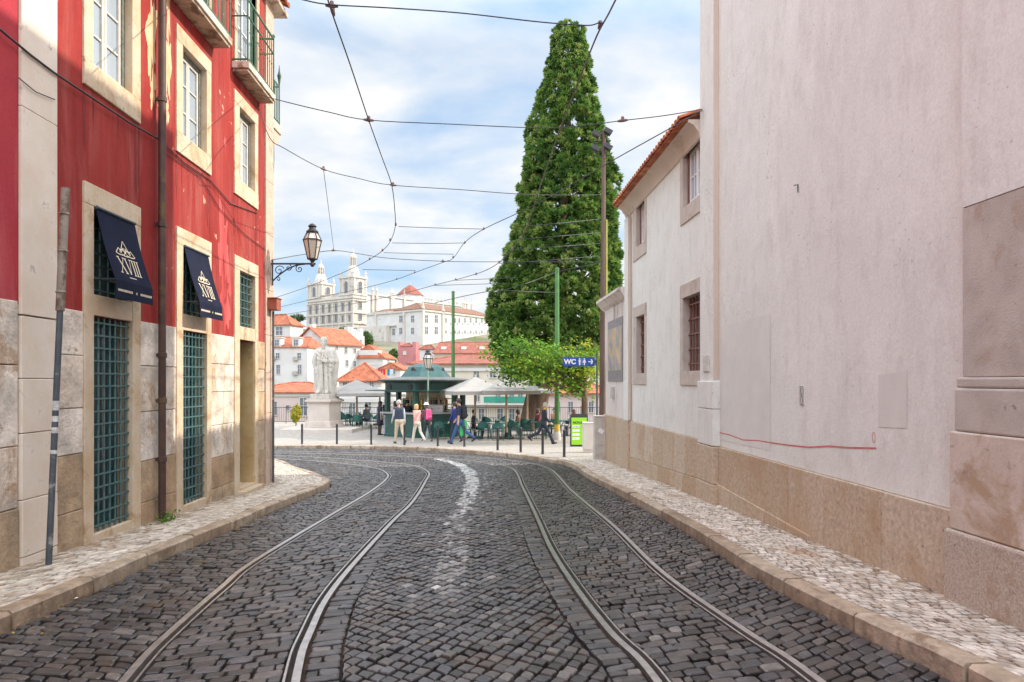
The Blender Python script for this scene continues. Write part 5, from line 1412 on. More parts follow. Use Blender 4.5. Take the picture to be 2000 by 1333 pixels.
# ---- kiosk
D = 33.5; sc = D / FPX; zg = PZ(D); cxk = (832 - 1000) / FPX * D
zk = lambda y: H + (HZ - y) * sc
RO = radians(30) - 0.12
ks = thing('kiosk', 'dark green hexagonal refreshment kiosk with domed roof and open serving hatches in the square', 'kiosk', (cxk, D, zg))
C0 = (cxk, D, 0); N6 = 6
def hexpt(r, j, z): a = 2 * pi * j / N6 + RO; return Vector((cxk + r * cos(a), D + r * sin(a), z))
rb = 2.02
mb = MB(); mb.lathe([(rb + 0.05, zg - 0.1), (rb + 0.05, zg + 0.12), (rb, zg + 0.14), (rb, zk(806))], C0, 6, rot=RO); mb.build('counter_panel', M['kiosk'], ks, bevel=0.01)
mb = MB(); mb.lathe([(rb + 0.25, zk(806)), (rb + 0.25, zk(803))], C0, 6, rot=RO); mb.build('counter_top', mat('counter top', (0.35, 0.36, 0.34), rough=0.3), ks, bevel=0.008)
for j in range(6):
    mb = MB(); a = hexpt(rb - 0.12, j, 0); mb.lathe([(0.15, zk(803)), (0.15, zk(763))], (a.x, a.y, 0), 6, rot=RO); mb.build('post', M['kiosk'], ks)
mb = MB(); mb.lathe([(rb, zk(766)), (rb, zk(748)), (rb + 0.06, zk(747.5)), (rb + 0.06, zk(745))], C0, 6, rot=RO); mb.build('fascia', M['kiosk'], ks, bevel=0.01)
for j in range(6):
    for f_ in (0.16, 0.84):
        a = hexpt(rb, j, zk(756)) * (1 - f_) + hexpt(rb, j + 1, zk(756)) * f_
        n_ = (a - Vector((cxk, D, a.z))).normalized(); ang = 2 * pi * (j + 0.5) / 6 + RO; n_ = Vector((cos(ang), sin(ang), 0))
        mb = MB(); mb.tube([a - n_ * 0.01, a + n_ * 0.03], 0.13, 14); mb.build('round_vent', M['iron'], ks)
mb = MB(); mb.lathe([(2.2, zk(746)), (2.42, zk(743.5)), (2.42, zk(742)), (1.7, zk(739)), (1.32, zk(737))], C0, 12, rot=RO); mb.build('roof', mat('kiosk roof lead', (0.10, 0.105, 0.10), (0.16, 0.16, 0.155), scale=3, rough=0.5), ks, smooth=30)
mb = MB(); mb.lathe([(1.34, zk(738.5)), (1.25, zk(736)), (1.06, zk(727)), (0.86, zk(718)), (0.62, zk(713)), (0.3, zk(710.5)), (0.05, zk(710))], C0, 6, rot=RO); dm = mb.build('dome', M['kioskroof'], ks, smooth=12)
for j in range(6):
    ang = 2 * pi * (j + 0.5) / 6 + RO; n_ = Vector((cos(ang), sin(ang), 0)); a = Vector((cxk, D, zk(724))) + n_ * 0.83
    mb = MB(); mb.tube([a, a + n_ * 0.06], 0.14, 14); mb.build('dome_vent', M['iron'], dm)
for j in (2, 3, 4, 5):
    a0, a1 = hexpt(rb, j, zk(764)), hexpt(rb, j + 1, zk(764)); ang = 2 * pi * (j + 0.5) / 6 + RO; n_ = Vector((cos(ang), sin(ang), 0))
    mb = MB(); q = n_ * 1.0 + Vector((0, 0, 0.02)); e = Vector((0, 0, 0.035))
    mb.hexa([a0, a1, a1 + q, a0 + q, a0 + e, a1 + e, a1 + q + e, a0 + q + e]); mb.build('hatch_flap', M['kiosk'], ks)
mb = MB(); mb.lathe([(1.0, zg), (1.0, zk(766))], C0, 6, rot=RO); core = mb.build('back_bar', mat('tan back bar', (0.42, 0.33, 0.20), (0.60, 0.52, 0.38), scale=4, rough=0.6), ks)  # back bar core in mottled warm tan
mb = MB()
for z in (zk(800), zk(790), zk(779)): mb.lathe([(1.32, z - 0.03), (1.32, z)], C0, 6, rot=RO)
mb.build('shelf', M['wood'], ks)
R = random.Random(5); bc = [cmat(c, 0.25) for c in ((0.45, 0.22, 0.04), (0.03, 0.12, 0.05), (0.65, 0.62, 0.55), (0.30, 0.05, 0.03), (0.70, 0.50, 0.05), (0.04, 0.03, 0.03))]
bprot = {}
names_b = ['amber', 'dark green', 'clear', 'red', 'yellow', 'black']
mb = MB(); mb.lathe([(0.045, 0), (0.045, 0.2), (0.016, 0.26), (0.016, 0.34), (0.001, 0.34)], (0, 0, 0), 8)
bottle = mb.build('bottle', bc[0], None, smooth=40)
tag(bottle, 'amber bottle on the shelves inside the kiosk', 'bottle', 'amber bottles inside the kiosk')
first = True
for z in (zk(800), zk(790)):
    for q in range(20):
        a = pi + 0.35 + (pi - 0.7) * q / 19 + R.uniform(-0.03, 0.03); ci = R.randrange(6)
        loc = Vector((cxk + 1.13 * cos(a), D + 1.13 * sin(a), z))
        if first: bottle.location = loc; first = False; continue
        if ci not in bprot:
            b = bottle.copy(); b.data = bottle.data.copy() if ci else bottle.data; COL.objects.link(b)
            if ci: b.data.materials[0] = bc[ci]
            bprot[ci] = b; b.location = loc
        else: b = dup(bprot[ci], loc)
        b['label'] = names_b[ci] + ' bottle on the shelves inside the kiosk'; b['group'] = names_b[ci] + ' bottles inside the kiosk'
a = hexpt(1.6, 4, zk(803)) * 0.45 + hexpt(1.6, 5, zk(803)) * 0.55
mb = MB(); mb.box(a.x - 0.35, a.x + 0.35, a.y - 0.2, a.y + 0.2, a.z, a.z + 0.32); mb.box(a.x - 0.38, a.x + 0.38, a.y - 0.22, a.y + 0.22, a.z + 0.321, a.z + 0.36)
for e in (-0.15, 0.15): mb.tube([(a.x + e, a.y - 0.2, a.z + 0.2), (a.x + e, a.y - 0.27, a.z + 0.15)], 0.03, 8)
tag(mb.build('coffee_machine', mat('steel', (0.6, 0.6, 0.6), rough=0.3, metal=0.8), None, bevel=0.01), 'steel coffee machine on the right counter of the kiosk', 'coffee machine')

# ---- parasols
def parasol(px, D, y_apex, y_edge, half_px, ybase, label, rot):
    sc = D / FPX; x = (px - 1000) * sc; za = H + (HZ - y_apex) * sc; ze = H + (HZ - y_edge) * sc; w = half_px * sc
    t = thing('parasol', label, 'parasol', (x, D, PZ(D)), 'square cafe parasols')
    mb = MB(); Mx = Matrix.Rotation(rot, 4, 'Z'); A = Vector((x, D, 0))
    def c(e, z, jx, jy): q = Mx @ Vector((jx * e, jy * e, 0)); return Vector((x + q.x, D + q.y, z))
    cs = [(-1, -1), (0, -1), (1, -1), (1, 0), (1, 1), (0, 1), (-1, 1), (-1, 0)]
    for k in range(8):
        p, q = cs[k], cs[(k + 1) % 8]
        sg = lambda r: ze + (za - ze) * (1 - r) - 0.05 * sin(pi * r)
        vs = []; n = 5
        for i in range(n + 1):
            r = max(0.02, i / n); zp = sg(r)
            vs += [c(w * r, zp, *p), c(w * r, zp, *q)]
        mb.add(vs, [(2 * i, 2 * i + 1, 2 * i + 3, 2 * i + 2) for i in range(n)])
        mb.quad(c(w, sg(1), *p), c(w, sg(1), *q), c(w, sg(1) - 0.16, *q), c(w, sg(1) - 0.16, *p))
    mb.build('canopy', M['canvas'], t, recalc=False)
    mb = MB(); mb.tube([(x, D, PZ(D) + 0.05), (x, D, za - 0.05)], 0.055, 10); mb.lathe([(0.03, 0), (0.05, 0.03), (0.02, 0.1)], (x, D, za - 0.02), 8); mb.build('pole', M['wood'], t, smooth=40)
    for p in cs:
        mb = MB(); mb.tube([c(0.05, za - 0.12, *p), c(w * 0.97, ze - 0.03, *p)], 0.014, 5); mb.build('rib', M['wood'], t)
    mb = MB(); mb.box(x - 0.35, x + 0.35, D - 0.35, D + 0.35, PZ(D), PZ(D) + 0.09); mb.tube([(x, D, PZ(D) + 0.09), (x, D, PZ(D) + 0.3)], 0.08, 10); mb.build('base', M['iron'], t, bevel=0.015)
parasol(697, 38.5, 742, 768, 53, 0, 'cream square parasol between the statue and the kiosk', 0.5)
parasol(742, 41.0, 756, 770, 44, 0, 'cream square parasol half hidden behind the left flap of the kiosk', 0.3)
parasol(928, 31.5, 736, 764, 60, 0, 'grey-cream square parasol just right of the kiosk', 0.35)
parasol(989, 31.0, 738, 763, 54, 0, 'grey-cream square parasol under the left edge of the leafy tree', 0.25)
parasol(1030, 36.0, 748, 762, 46, 0, 'cream square parasol behind the leaves of the young tree', 0.1)

# ---- cafe tables and chairs
def make_table():
    t = thing('cafe_table', '', 'table', (0, 0, 0), 'green cafe tables')
    mb = MB(); mb.box(-0.36, 0.36, -0.36, 0.36, 0.72, 0.74); mb.build('tabletop', M['chair'], t, bevel=0.006)
    for sx_ in (-1, 1):
        for sy_ in (-1, 1):
            mb = MB(); mb.tube([(0.31 * sx_, 0.31 * sy_, 0.72), (0.34 * sx_, 0.34 * sy_, 0.0)], 0.014, 6); mb.build('leg', M['chair'], t)
    return t
def make_chair():
    t = thing('cafe_chair', '', 'chair', (0, 0, 0), 'green cafe chairs')
    mb = MB(); mb.prism([(-0.21, -0.20), (0.21, -0.20), (0.23, 0.0), (0.20, 0.20), (-0.20, 0.20), (-0.23, 0.0)], lambda p, e: Vector((p[0], p[1], 0.44 + 0.022 * e))); mb.build('seat', M['chair'], t, bevel=0.006)
    mb = MB(); n = 12
    for k in range(n):
        a0, a1 = [pi * (0.02 + 0.96 * (k + e) / n) for e in (0, 1)]
        p = lambda a, z, r: Vector((0.25 * cos(a) * r, 0.02 + 0.24 * sin(a) * r, z))
        zt = lambda a: 0.66 + 0.18 * sin(a) ** 1.5
        zb = lambda a: 0.56 - 0.03 * sin(a)
        mb.hexa([p(a0, zb(a0), 1), p(a1, zb(a1), 1), p(a1, zb(a1), 0.93), p(a0, zb(a0), 0.93), p(a0, zt(a0), 1.04), p(a1, zt(a1), 1.04), p(a1, zt(a1), 0.97), p(a0, zt(a0), 0.97)])
    mb.build('backrest', M['chair'], t)
    for x, y, top in ((-0.22, -0.17, 0.66), (0.22, -0.17, 0.66), (-0.19, 0.19, 0.60), (0.19, 0.19, 0.60)):
        mb = MB(); mb.tube([(x * 1.12, y * 1.15, 0), (x, y, 0.45), (x * 1.05, y if y > 0 else y + 0.14, top)], 0.012, 6); mb.build('leg', M['chair'], t)
    return t
tb = make_table(); ch_ = make_chair(); used = [False, False]
tabs = [  # photo column, depth, description
    (672, 38.0, 'beside the statue pedestal'), (706, 37.5, 'at the foot of the parasol left of the kiosk'), (730, 40.0, 'behind the woman in the dress'), (690, 41.2, 'by the railing behind the statue parasol'),
    (868, 31.2, 'in front of the kiosk counter'), (938, 31.0, 'at the foot of the parasol right of the kiosk'), (975, 30.4, 'nearest the kerb left of the second parasol pole'), (1003, 31.8, 'right of the second parasol pole'),
    (1028, 33.6, 'in front of the leaning trunk'), (955, 35.5, 'behind the first parasol pole near the railing'), (1078, 33.4, 'right of the green tram pole'), (1052, 31.6, 'behind the striding woman'), (1110, 33.0, 'behind the lime green board')]
R = random.Random(17)
for x, D, w in tabs:
    loc = fz(x, D)
    lab = 'green metal cafe table ' + w
    if not used[0]: tb.location = loc; tb['label'] = lab; tb.rotation_euler.z = 0.2; used[0] = True
    else: dup(tb, loc, R.uniform(0, 1.5), lab)
    sides = ((0, 'left of'), (pi, 'right of'), (pi / 2, 'before')) if x not in (690, 1110) else ((0, 'left of'), (pi, 'right of'))
    for a, wd in sides:
        # seat side faces the table: chair local -y is its front
        a2 = a + R.uniform(-0.3, 0.3)
        d = Vector((-cos(a2), -sin(a2), 0)) * 0.62
        q = loc + d; q.z = PZ(q.y)
        rz = a2 + pi / 2 + R.uniform(-0.25, 0.25)
        lb = 'green armchair %s the table %s' % (wd, w)
        if not used[1]: ch_.location = q; ch_.rotation_euler.z = rz; ch_['label'] = lb; used[1] = True
        else: dup(ch_, q, rz, lb)

# ---- posts, lamp, sign, board, cabinets
def pole(px, D, ytop, r, label, m, name='tram_pole', cat='pole', band=False, taper=0.8, base=True):
    x = (px - 1000) / FPX * D; zt = H + (HZ - ytop) / FPX * D; z0 = PZ(D)
    mb = MB(); mb.tube([(x, D, z0), (x, D, z0 + 3.0), (x, D, zt)], [r, r * 0.95, r * taper], 14)
    o = mb.build(name, m, None, smooth=40); tag(o, label, cat)
    if base:
        mb = MB(); mb.lathe([(r * 1.5, 0), (r * 1.5, 0.28), (r * 1.2, 0.34), (r * 1.02, 0.4)], (x, D, z0), 14); mb.build('base_sleeve', M['concrete'], o, smooth=40)
    if band:
        mb = MB(); mb.tube([(x, D, z0 + 0.42), (x, D, z0 + 0.70)], r * 1.02, 14); mb.build('yellow_band', M['yellow'], o, smooth=40)
    mb = MB(); mb.lathe([(r * taper * 1.1, -0.03), (r * taper * 1.1, 0.03), (0.01, 0.08)], (x, D, zt), 12); mb.build('cap', M['polegreen'] if m is M['polegreen'] else m, o)
    return o, x, zt
g1, gx, gzt = pole(1088, 30.5, 526, 0.115, 'green tram wire pole with a yellow band right of the leaning trunk', M['polegreen'], band=True)
pole(885, 38.5, 571, 0.105, 'green tram wire pole rising behind the kiosk', M['polegreen'])
D = 31.0; x = (836 - 1000) / FPX * D
lp = thing('lamp_post', 'slender green lamp post with a cream lantern in front of the kiosk', 'street lamp', (x, D, PZ(D)))
mb = MB(); zt = H + (HZ - 722) / FPX * D; z0 = PZ(D)
mb.tube([(x, D, z0), (x, D, z0 + 1.2), (x, D, zt)], [0.06, 0.05, 0.035], 10); mb.lathe([(0.11, 0), (0.11, 0.3), (0.07, 0.4), (0.06, 0.5)], (x, D, z0), 10)
mb.tube([(x - 0.18, D, zt - 0.12), (x + 0.18, D, zt - 0.12)], 0.012, 6); mb.lathe([(0.035, -0.05), (0.07, 0), (0.10, 0.04)], (x, D, zt), 10)
mb.build('post', mat('pale green lamp paint', (0.20, 0.28, 0.22), (0.28, 0.35, 0.29), scale=4, rough=0.5), lp, smooth=40); lantern(lp, (x, D, zt + 0.03), 1.28, 'lampglass', 'iron')
# timber pole with floodlights at the end of the white wall, with a yellow-painted pipe beside it
D = 20.2; x = (1176 - 1000) / FPX * D; z0 = PZ(D)
fp = thing('floodlight_pole', 'tall brown timber pole with floodlights at the end of the garden wall', 'pole', (x, D, z0))
zt = H + (HZ - 258) / FPX * D
mb = MB(); mb.tube([(x, D, z0 - 0.1), (x + 0.02, D, z0 + 4), (x + 0.05, D, zt)], [0.10, 0.085, 0.055], 12); mb.build('shaft', M['polewood'], fp, smooth=40)
for dx_, zc_ in ((-0.24, -0.10), (0.10, -0.02), (-0.26, -0.52), (0.10, -0.48)):
    mb = MB(); c = Vector((x + dx_ + 0.06, D, zt + zc_)); Mx = Matrix.Translation(c) @ Matrix.Rotation(0.5, 4, 'Y')
    mb.box(-0.11, 0.11, -0.14, 0.10, -0.045, 0.05, Mx); mb.box(-0.13, 0.13, -0.17, -0.141, -0.065, 0.07, Mx)
    mb.tube([c + Vector((0, 0, -0.05)), c + Vector((-dx_ * 0.3, 0, -0.22))], 0.012, 6)
    mb.build('floodlight', M['iron'], fp, bevel=0.006)
mb = MB(); mb.tube([(x - 0.32, D, zt - 0.30), (x + 0.26, D, zt - 0.26)], 0.018, 6); mb.tube([(x - 0.32, D, zt - 0.72), (x + 0.26, D, zt - 0.70)], 0.018, 6); mb.build('crossarm', M['iron'], fp)
x2 = x + 0.125; mb = MB(); mb.tube([(x2, D - 0.02, z0), (x2, D - 0.02, H + (HZ - 430) / FPX * D)], 0.03, 10)
tag(mb.build('conduit', mat('yellow-green pipe', (0.34, 0.32, 0.05), (0.42, 0.42, 0.12), scale=3, rough=0.6), None, smooth=40), 'yellowish pipe strapped upright beside the timber floodlight pole', 'pipe')
# sign WC on its own thin post
D = 20.6; sc = D / FPX
sx_ = (1166 - 1000) * sc; z0 = PZ(D)
ws = thing('toilet_sign', 'blue WC direction sign with white figures and an arrow on a thin grey post', 'sign', (sx_, D, z0))
mb = MB(); mb.tube([(sx_, D, z0), (sx_, D, H + (HZ - 690) * sc)], 0.03, 10); mb.build('post', M['galv'], ws, smooth=40)
x0, x1 = (1099 - 1000) * sc, (1161 - 1000) * sc; za, zb_ = H + (HZ - 698) * sc, H + (HZ - 716) * sc
mb = MB(); mb.box(x0, x1, D - 0.045, D - 0.015, zb_, za); pn = mb.build('panel', M['blue'], ws, bevel=0.006)
mb = MB(); mb.box(x1 - 0.05, sx_ + 0.02, D - 0.014, D + 0.02, (za + zb_) / 2 - 0.05, (za + zb_) / 2 + 0.05); mb.build('bracket', M['galv'], ws)
def text_mesh(name, s, loc, size, m, parent, rot=(pi / 2, 0, 0), bold=0.0, align='LEFT'):
    cu = bpy.data.curves.new(name, 'FONT'); cu.body = s; cu.size = size; cu.offset = bold; cu.align_x = align; cu.extrude = 0.0015
    o = bpy.data.objects.new(name, cu); COL.objects.link(o)
    dg = bpy.context.evaluated_depsgraph_get(); me = bpy.data.meshes.new_from_object(o.evaluated_get(dg))
    bpy.data.objects.remove(o); bpy.data.curves.remove(cu)
    o = bpy.data.objects.new(name, me); COL.objects.link(o); me.materials.clear(); me.materials.append(m)
    o.rotation_euler = rot; o.location = loc
    if parent is not None:
        o.parent = parent; o.matrix_parent_inverse = Matrix.Translation(parent.location).inverted()
    return o
yf = D - 0.049
W_ = x1 - x0; hh = za - zb_
o = text_mesh('lettering', 'WC', (x0 + 0.04, yf, zb_ + hh * 0.26), hh * 0.72, M['white'], ws, bold=0.010)
mb = MB(); zc = (za + zb_) / 2
def flat(pp): mb.add([(q[0], yf, q[1]) for q in pp], [tuple(range(len(pp)))])
def disc(cx0, cz0, r): flat([(cx0 + r * cos(2 * pi * k / 14), cz0 + r * sin(2 * pi * k / 14)) for k in range(14)])
m0 = x0 + W_ * 0.53
disc(m0, zc + hh * 0.29, hh * 0.085); flat([(m0 - hh * 0.12, zc + hh * 0.19), (m0 + hh * 0.12, zc + hh * 0.19), (m0 + hh * 0.10, zc - hh * 0.05), (m0 + hh * 0.07, zc - hh * 0.38), (m0 - hh * 0.07, zc - hh * 0.38), (m0 - hh * 0.10, zc - hh * 0.05)])
flat([(m0 + hh * 0.24, zc - hh * 0.36), (m0 + hh * 0.27, zc - hh * 0.36), (m0 + hh * 0.27, zc + hh * 0.36), (m0 + hh * 0.24, zc + hh * 0.36)])
m1 = m0 + hh * 0.51
disc(m1, zc + hh * 0.29, hh * 0.085); flat([(m1 - hh * 0.09, zc + hh * 0.19), (m1 + hh * 0.09, zc + hh * 0.19), (m1 + hh * 0.19, zc - hh * 0.12), (m1 + hh * 0.06, zc - hh * 0.12), (m1 + hh * 0.06, zc - hh * 0.38), (m1 - hh * 0.06, zc - hh * 0.38), (m1 - hh * 0.06, zc - hh * 0.12), (m1 - hh * 0.19, zc - hh * 0.12)])
a0 = x0 + W_ * 0.80; a1 = x0 + W_ * 0.95; am = a1 - hh * 0.24
flat([(a0, zc - hh * 0.055), (am + 0.02, zc - hh * 0.055), (am + 0.02, zc + hh * 0.055), (a0, zc + hh * 0.055)])
flat([(am - 0.01, zc + hh * 0.26), (am + 0.035, zc + hh * 0.26), (a1, zc), (am + 0.035, zc - hh * 0.26), (am - 0.01, zc - hh * 0.26), (a1 - hh * 0.14, zc)])
mb.build('pictogram', M['white'], ws, recalc=False)
# lime board
D = 25.6; sc = D / FPX
x0, x1 = (1114 - 1000) * sc, (1148 - 1000) * sc; z0 = PZ(D); zt = H + (HZ - 811) * sc
bd = thing('advert_board', 'lime green freestanding board with dark frame lettered NOVA beside the grey cabinet', 'sign board', ((x0 + x1) / 2, D, z0))
mb = MB(); mb.box(x0, x1, D, D + 0.16, z0, zt); mb.box(x0 + 0.04, x1 - 0.04, D + 0.02, D + 0.14, zt + 0.001, zt + 0.04); mb.build('frame', M['iron'], bd, bevel=0.01)
mb = MB(); mb.box(x0 + 0.04, x1 - 0.035, D - 0.012, D - 0.001, z0 + 0.07, zt - 0.10); mb.build('panel', M['lime'], bd)
text_mesh('lettering', 'NOVA', (x0 + 0.09, D - 0.016, zt - 0.33), 0.125, M['black'], bd, bold=0.004)
mb = MB()
for k in range(4):
    z = z0 + 0.26 + 0.15 * k; mb.box(x0 + 0.08, x0 + 0.34, D - 0.018, D - 0.013, z, z + 0.085)
mb.build('white_label', M['white'], bd)
mb = MB(); R2 = random.Random(4)
for k in range(3):
    xx = x0 + 0.10
    while xx < x1 - 0.14 and k == 0:
        w = R2.uniform(0.012, 0.02); mb.box(xx, xx + w, D - 0.018, D - 0.013, zt - 0.46, zt - 0.43); xx += w + 0.008
for k in range(4):
    z = z0 + 0.26 + 0.15 * k
    for r in (0.028, 0.055): mb.box(x0 + 0.10, x0 + 0.30 - 0.03 * (k % 2), D - 0.0205, D - 0.0185, z + r - 0.004, z + r + 0.004)
mb.build('small_print', M['concrete'], bd)
mb = MB(); mb.box(x1 - 0.16, x1 - 0.05, D - 0.018, D - 0.013, z0 + 0.20, z0 + 0.42); mb.build('emblem', M['white'], bd)
# low pale planter box and grey cabinet
D = 22.0; sc = D / FPX; z0 = PZ(D)
mb = MB(); xa, xb = (1140 - 1000) * sc, (1161 - 1000) * sc
mb.box(xa, xb, D, D + 0.45, z0 + 0.10, H + (HZ - 828) * sc); mb.box(xa - 0.015, xb + 0.015, D - 0.015, D + 0.465, H + (HZ - 828) * sc + 0.001, H + (HZ - 826) * sc); mb.box(xa + 0.03, xb - 0.03, D + 0.03, D + 0.42, z0, z0 + 0.099)
tag(mb.build('low_cabinet', mat('cream cabinet', (0.62, 0.56, 0.49), (0.68, 0.63, 0.57), scale=3, rough=0.7), None, bevel=0.01), 'cream street cabinet between the lime board and the grey cabinet', 'cabinet')
D = 19.1; sc = D / FPX; z0 = PZ(D); xa, xb = (1162 - 1000) * sc, (1188 - 1000) * sc; zt = H + (HZ - 813) * sc
cb = thing('street_cabinet', 'grey concrete street cabinet with a sticker at the end of the garden wall', 'cabinet', ((xa + xb) / 2, D, z0))
mb = MB(); mb.box(xa, xb, D, D + 0.40, z0 + 0.38, zt - 0.03); mb.box(xa - 0.012, xb + 0.012, D - 0.012, D + 0.42, zt - 0.029, zt); mb.build('cabinet_body', M['concrete'], cb, bevel=0.01)
mb = MB(); mb.box(xa - 0.006, xb + 0.006, D - 0.008, D + 0.41, z0 - 0.05, z0 + 0.377); mb.build('cabinet_base', M['concrete'], cb, bevel=0.01)
mb = MB(); q = Matrix.Translation((xa + 0.17, D - 0.0035, zt - 0.42)) @ Matrix.Rotation(0.6, 4, 'Y'); mb.box(-0.075, 0.075, -0.002, 0.002, -0.06, 0.06, q); mb.build('sticker', M['white'], cb)
mb = MB(); mb.box(xa + 0.03, xb - 0.03, D - 0.0025, D - 0.0005, z0 + 0.42, zt - 0.07); mb.build('cabinet_door', M['concrete'], cb)

# ---- railing along the far edge of the square and the yellow shrub
D = 42.5
def railing(x0, x1, D, label, seg):
    mb = MB(); z0 = -1.08
    for z in (z0 + 0.12, z0 + 1.0): mb.box(x0, x1, D - 0.015, D + 0.015, z - 0.018, z + 0.018)
    n = int((x1 - x0) / 0.14)
    for k in range(n + 1):
        x = x0 + (x1 - x0) * k / n; mb.tube([(x, D, z0 if k % 14 == 0 else z0 + 0.12), (x, D, z0 + 1.0 + (0.08 if k % 14 == 0 else 0))], 0.022 if k % 14 == 0 else 0.009, 5)
    tag(mb.build('railing', M['iron'], None), label, 'railing')
railing(-18, -7.6, D, 'black iron railing at the far edge of the square left of the kiosk', 0)
railing(-7.5, 8.5, D, 'black iron railing at the far edge of the square right of the kiosk', 1)

def leafcloud(name, pts_, nrm, size, m, parent, rnd, jitter=0.6, aspect=0.6, seed=3):
    r = np.random.default_rng(seed); n = len(pts_)
    P = np.asarray(pts_, float); Nn = np.asarray(nrm, float) + r.normal(0, jitter, (n, 3)); Nn /= np.linalg.norm(Nn, axis=1)[:, None]
    T = np.cross(Nn, r.normal(0, 1, (n, 3))); T /= np.linalg.norm(T, axis=1)[:, None] + 1e-9; B = np.cross(Nn, T)
    s = (np.asarray(size) * r.uniform(0.7, 1.3, n))[:, None]
    V = np.stack([P - T * s, P + B * s * aspect + Nn * s * 0.12, P + T * s, P - B * s * aspect + Nn * s * 0.12], 1).reshape(-1, 3)
    F = (np.arange(n) * 4)[:, None] + np.arange(4)[None]
    return np_mesh(name, V, F, m, parent, rnd=np.repeat(rnd, 4))
c = ong(578, 838, 0.12); c = Vector(((578 - 1000) / FPX * 40, 40.0, -1.08))
sh_ = thing('shrub', 'yellow-green shrub by the railing left of the statue', 'plant', c)
r = np.random.default_rng(8); n = 500
q = r.normal(0, 1, (n, 3)); q /= np.linalg.norm(q, axis=1)[:, None]; rad = r.uniform(0.3, 1, n) ** 0.5
P = np.array(c) + q * rad[:, None] * np.array([0.32, 0.3, 0.55]) + np.array([0, 0, 0.75]); P[:, 0] += (P[:, 2] - c.z - 0.7) * 0.1
leafcloud('foliage', P, q, 0.075, M['leafyel'], sh_, r.random(n))
mb = MB(); 
for k in range(4): mb.tube([c, c + Vector((r.uniform(-.2, .2), r.uniform(-.2, .2), 0.9))], [0.02, 0.008], 5)
mb.build('stem', M['bark'], sh_)

# ---- the tall cypress
D = 38.0; sc = D / FPX
rows = [(48, 1090, 1130), (62, 1080, 1140), (100, 1073, 1147), (150, 1059, 1158), (200, 1047, 1168), (250, 1038, 1180), (300, 1028, 1190), (350, 1019, 1198), (400, 1011, 1203), (450, 1000, 1206), (500, 985, 1209), (550, 972, 1210), (600, 961, 1209), (650, 956, 1206), (690, 964, 1196), (715, 985, 1180)]
zr = np.array([H + (HZ - y) * sc for y, a, b in rows])[::-1]; cr = np.array([((a + b) / 2 - 1000) * sc for y, a, b in rows])[::-1]; wr_ = np.array([(b - a) / 2 * sc for y, a, b in rows])[::-1]
cy_ = thing('cypress_tree', 'towering dense cypress with leaning trunk behind the cafe tables', 'tree', (1.0, D, PZ(D)))
r = np.random.default_rng(11)
clumps = []
zmin, zmax = zr[0], zr[-1]
n = 0
while n < 5600:
    z = r.uniform(zmin - 0.3, zmax); R0 = np.interp(z, zr, wr_)
    if r.random() > (R0 + 0.25) / 4.0: continue
    th = r.uniform(0, 2 * pi); lob = 1 + 0.06 * sin(3 * th + z * 0.7) + 0.06 * sin(5 * th - z * 1.3) + 0.05 * sin(9 * th + z * 2.3)
    inner = r.random() < 0.28
    f = (r.uniform(0.62, 0.85) if inner else r.uniform(0.88, 1.0)) * lob
    x = np.interp(z, zr, cr) + cos(th) * R0 * f; y = D + sin(th) * R0 * f * 0.95
    clumps.append((x, y, z, th, inner)); n += 1
V = []; rv_ = []
m_ = 46
for (x, y, z, th, inner) in clumps:
    size = r.uniform(0.24, 0.42) * (0.75 + 0.25 * min(1, (zmax - z) / 8))
    out = np.array([cos(th) * 0.75, sin(th) * 0.75, 0.75]); out /= np.linalg.norm(out)
    base = np.array([x, y, z]) - out * size * 0.5
    d = out + r.normal(0, 0.55, (m_, 3)); d /= np.linalg.norm(d, axis=1)[:, None]
    L = size * r.uniform(0.7, 1.15, m_)
    side = np.cross(d, r.normal(0, 1, (m_, 3))); side /= np.linalg.norm(side, axis=1)[:, None]
    st_ = base + d * (L * r.uniform(0.25, 0.5, m_))[:, None]
    w = (size * 0.20)
    tip = base + d * L[:, None]
    V.append(np.stack([st_ - side * w, st_ + side * w, tip], 1))
    bv = np.clip(0.45 + r.normal(0, 0.24), 0.0, 1)
    rv_.append(np.clip(bv + r.normal(0, 0.08, m_), 0, 1))
V = np.concatenate(V).reshape(-1, 3); rv_ = np.repeat(np.concatenate(rv_), 3)
F = np.arange(len(V)).reshape(-1, 3)
np_mesh('crown', V, F, M['cypress'], cy_, rnd=rv_)
mb = MB(); b0 = Vector(((1030 - 1000) * sc, D, PZ(D) - 0.1)); t1 = Vector(((1052 - 1000) * sc, D, H + (HZ - 745) * sc)); t2 = Vector(((1085 - 1000) * sc, D, H + (HZ - 640) * sc))
mb.tube([b0, b0 + Vector((0.12, 0, 0.25)), t1, t2, (cr[-6], D, zr[-6]), (cr[-1], D, zr[-1] - 0.6)], [0.78, 0.62, 0.52, 0.40, 0.18, 0.03], 14)
mb.tube([b0 + Vector((0.55, 0.1, 0)), t1 + Vector((0.45, 0.1, 0)), t2 + Vector((0.8, 0, 0))], [0.35, 0.30, 0.2], 10)
mb.build('trunk', M['bark'], cy_, smooth=50)
for k in range(14):
    z = r.uniform(zmin, zmax - 5); th = r.uniform(0, 2 * pi); cxz = np.interp(z, zr, cr); R0 = np.interp(z + 1.2, zr, wr_) * 0.8
    mb = MB(); mb.tube([(cxz, D, z), (cxz + cos(th) * R0 * 0.5, D + sin(th) * R0 * 0.5, z + 0.7), (cxz + cos(th) * R0, D + sin(th) * R0, z + 1.8)], [0.09, 0.06, 0.02], 6); mb.build('branch', M['bark'], cy_)

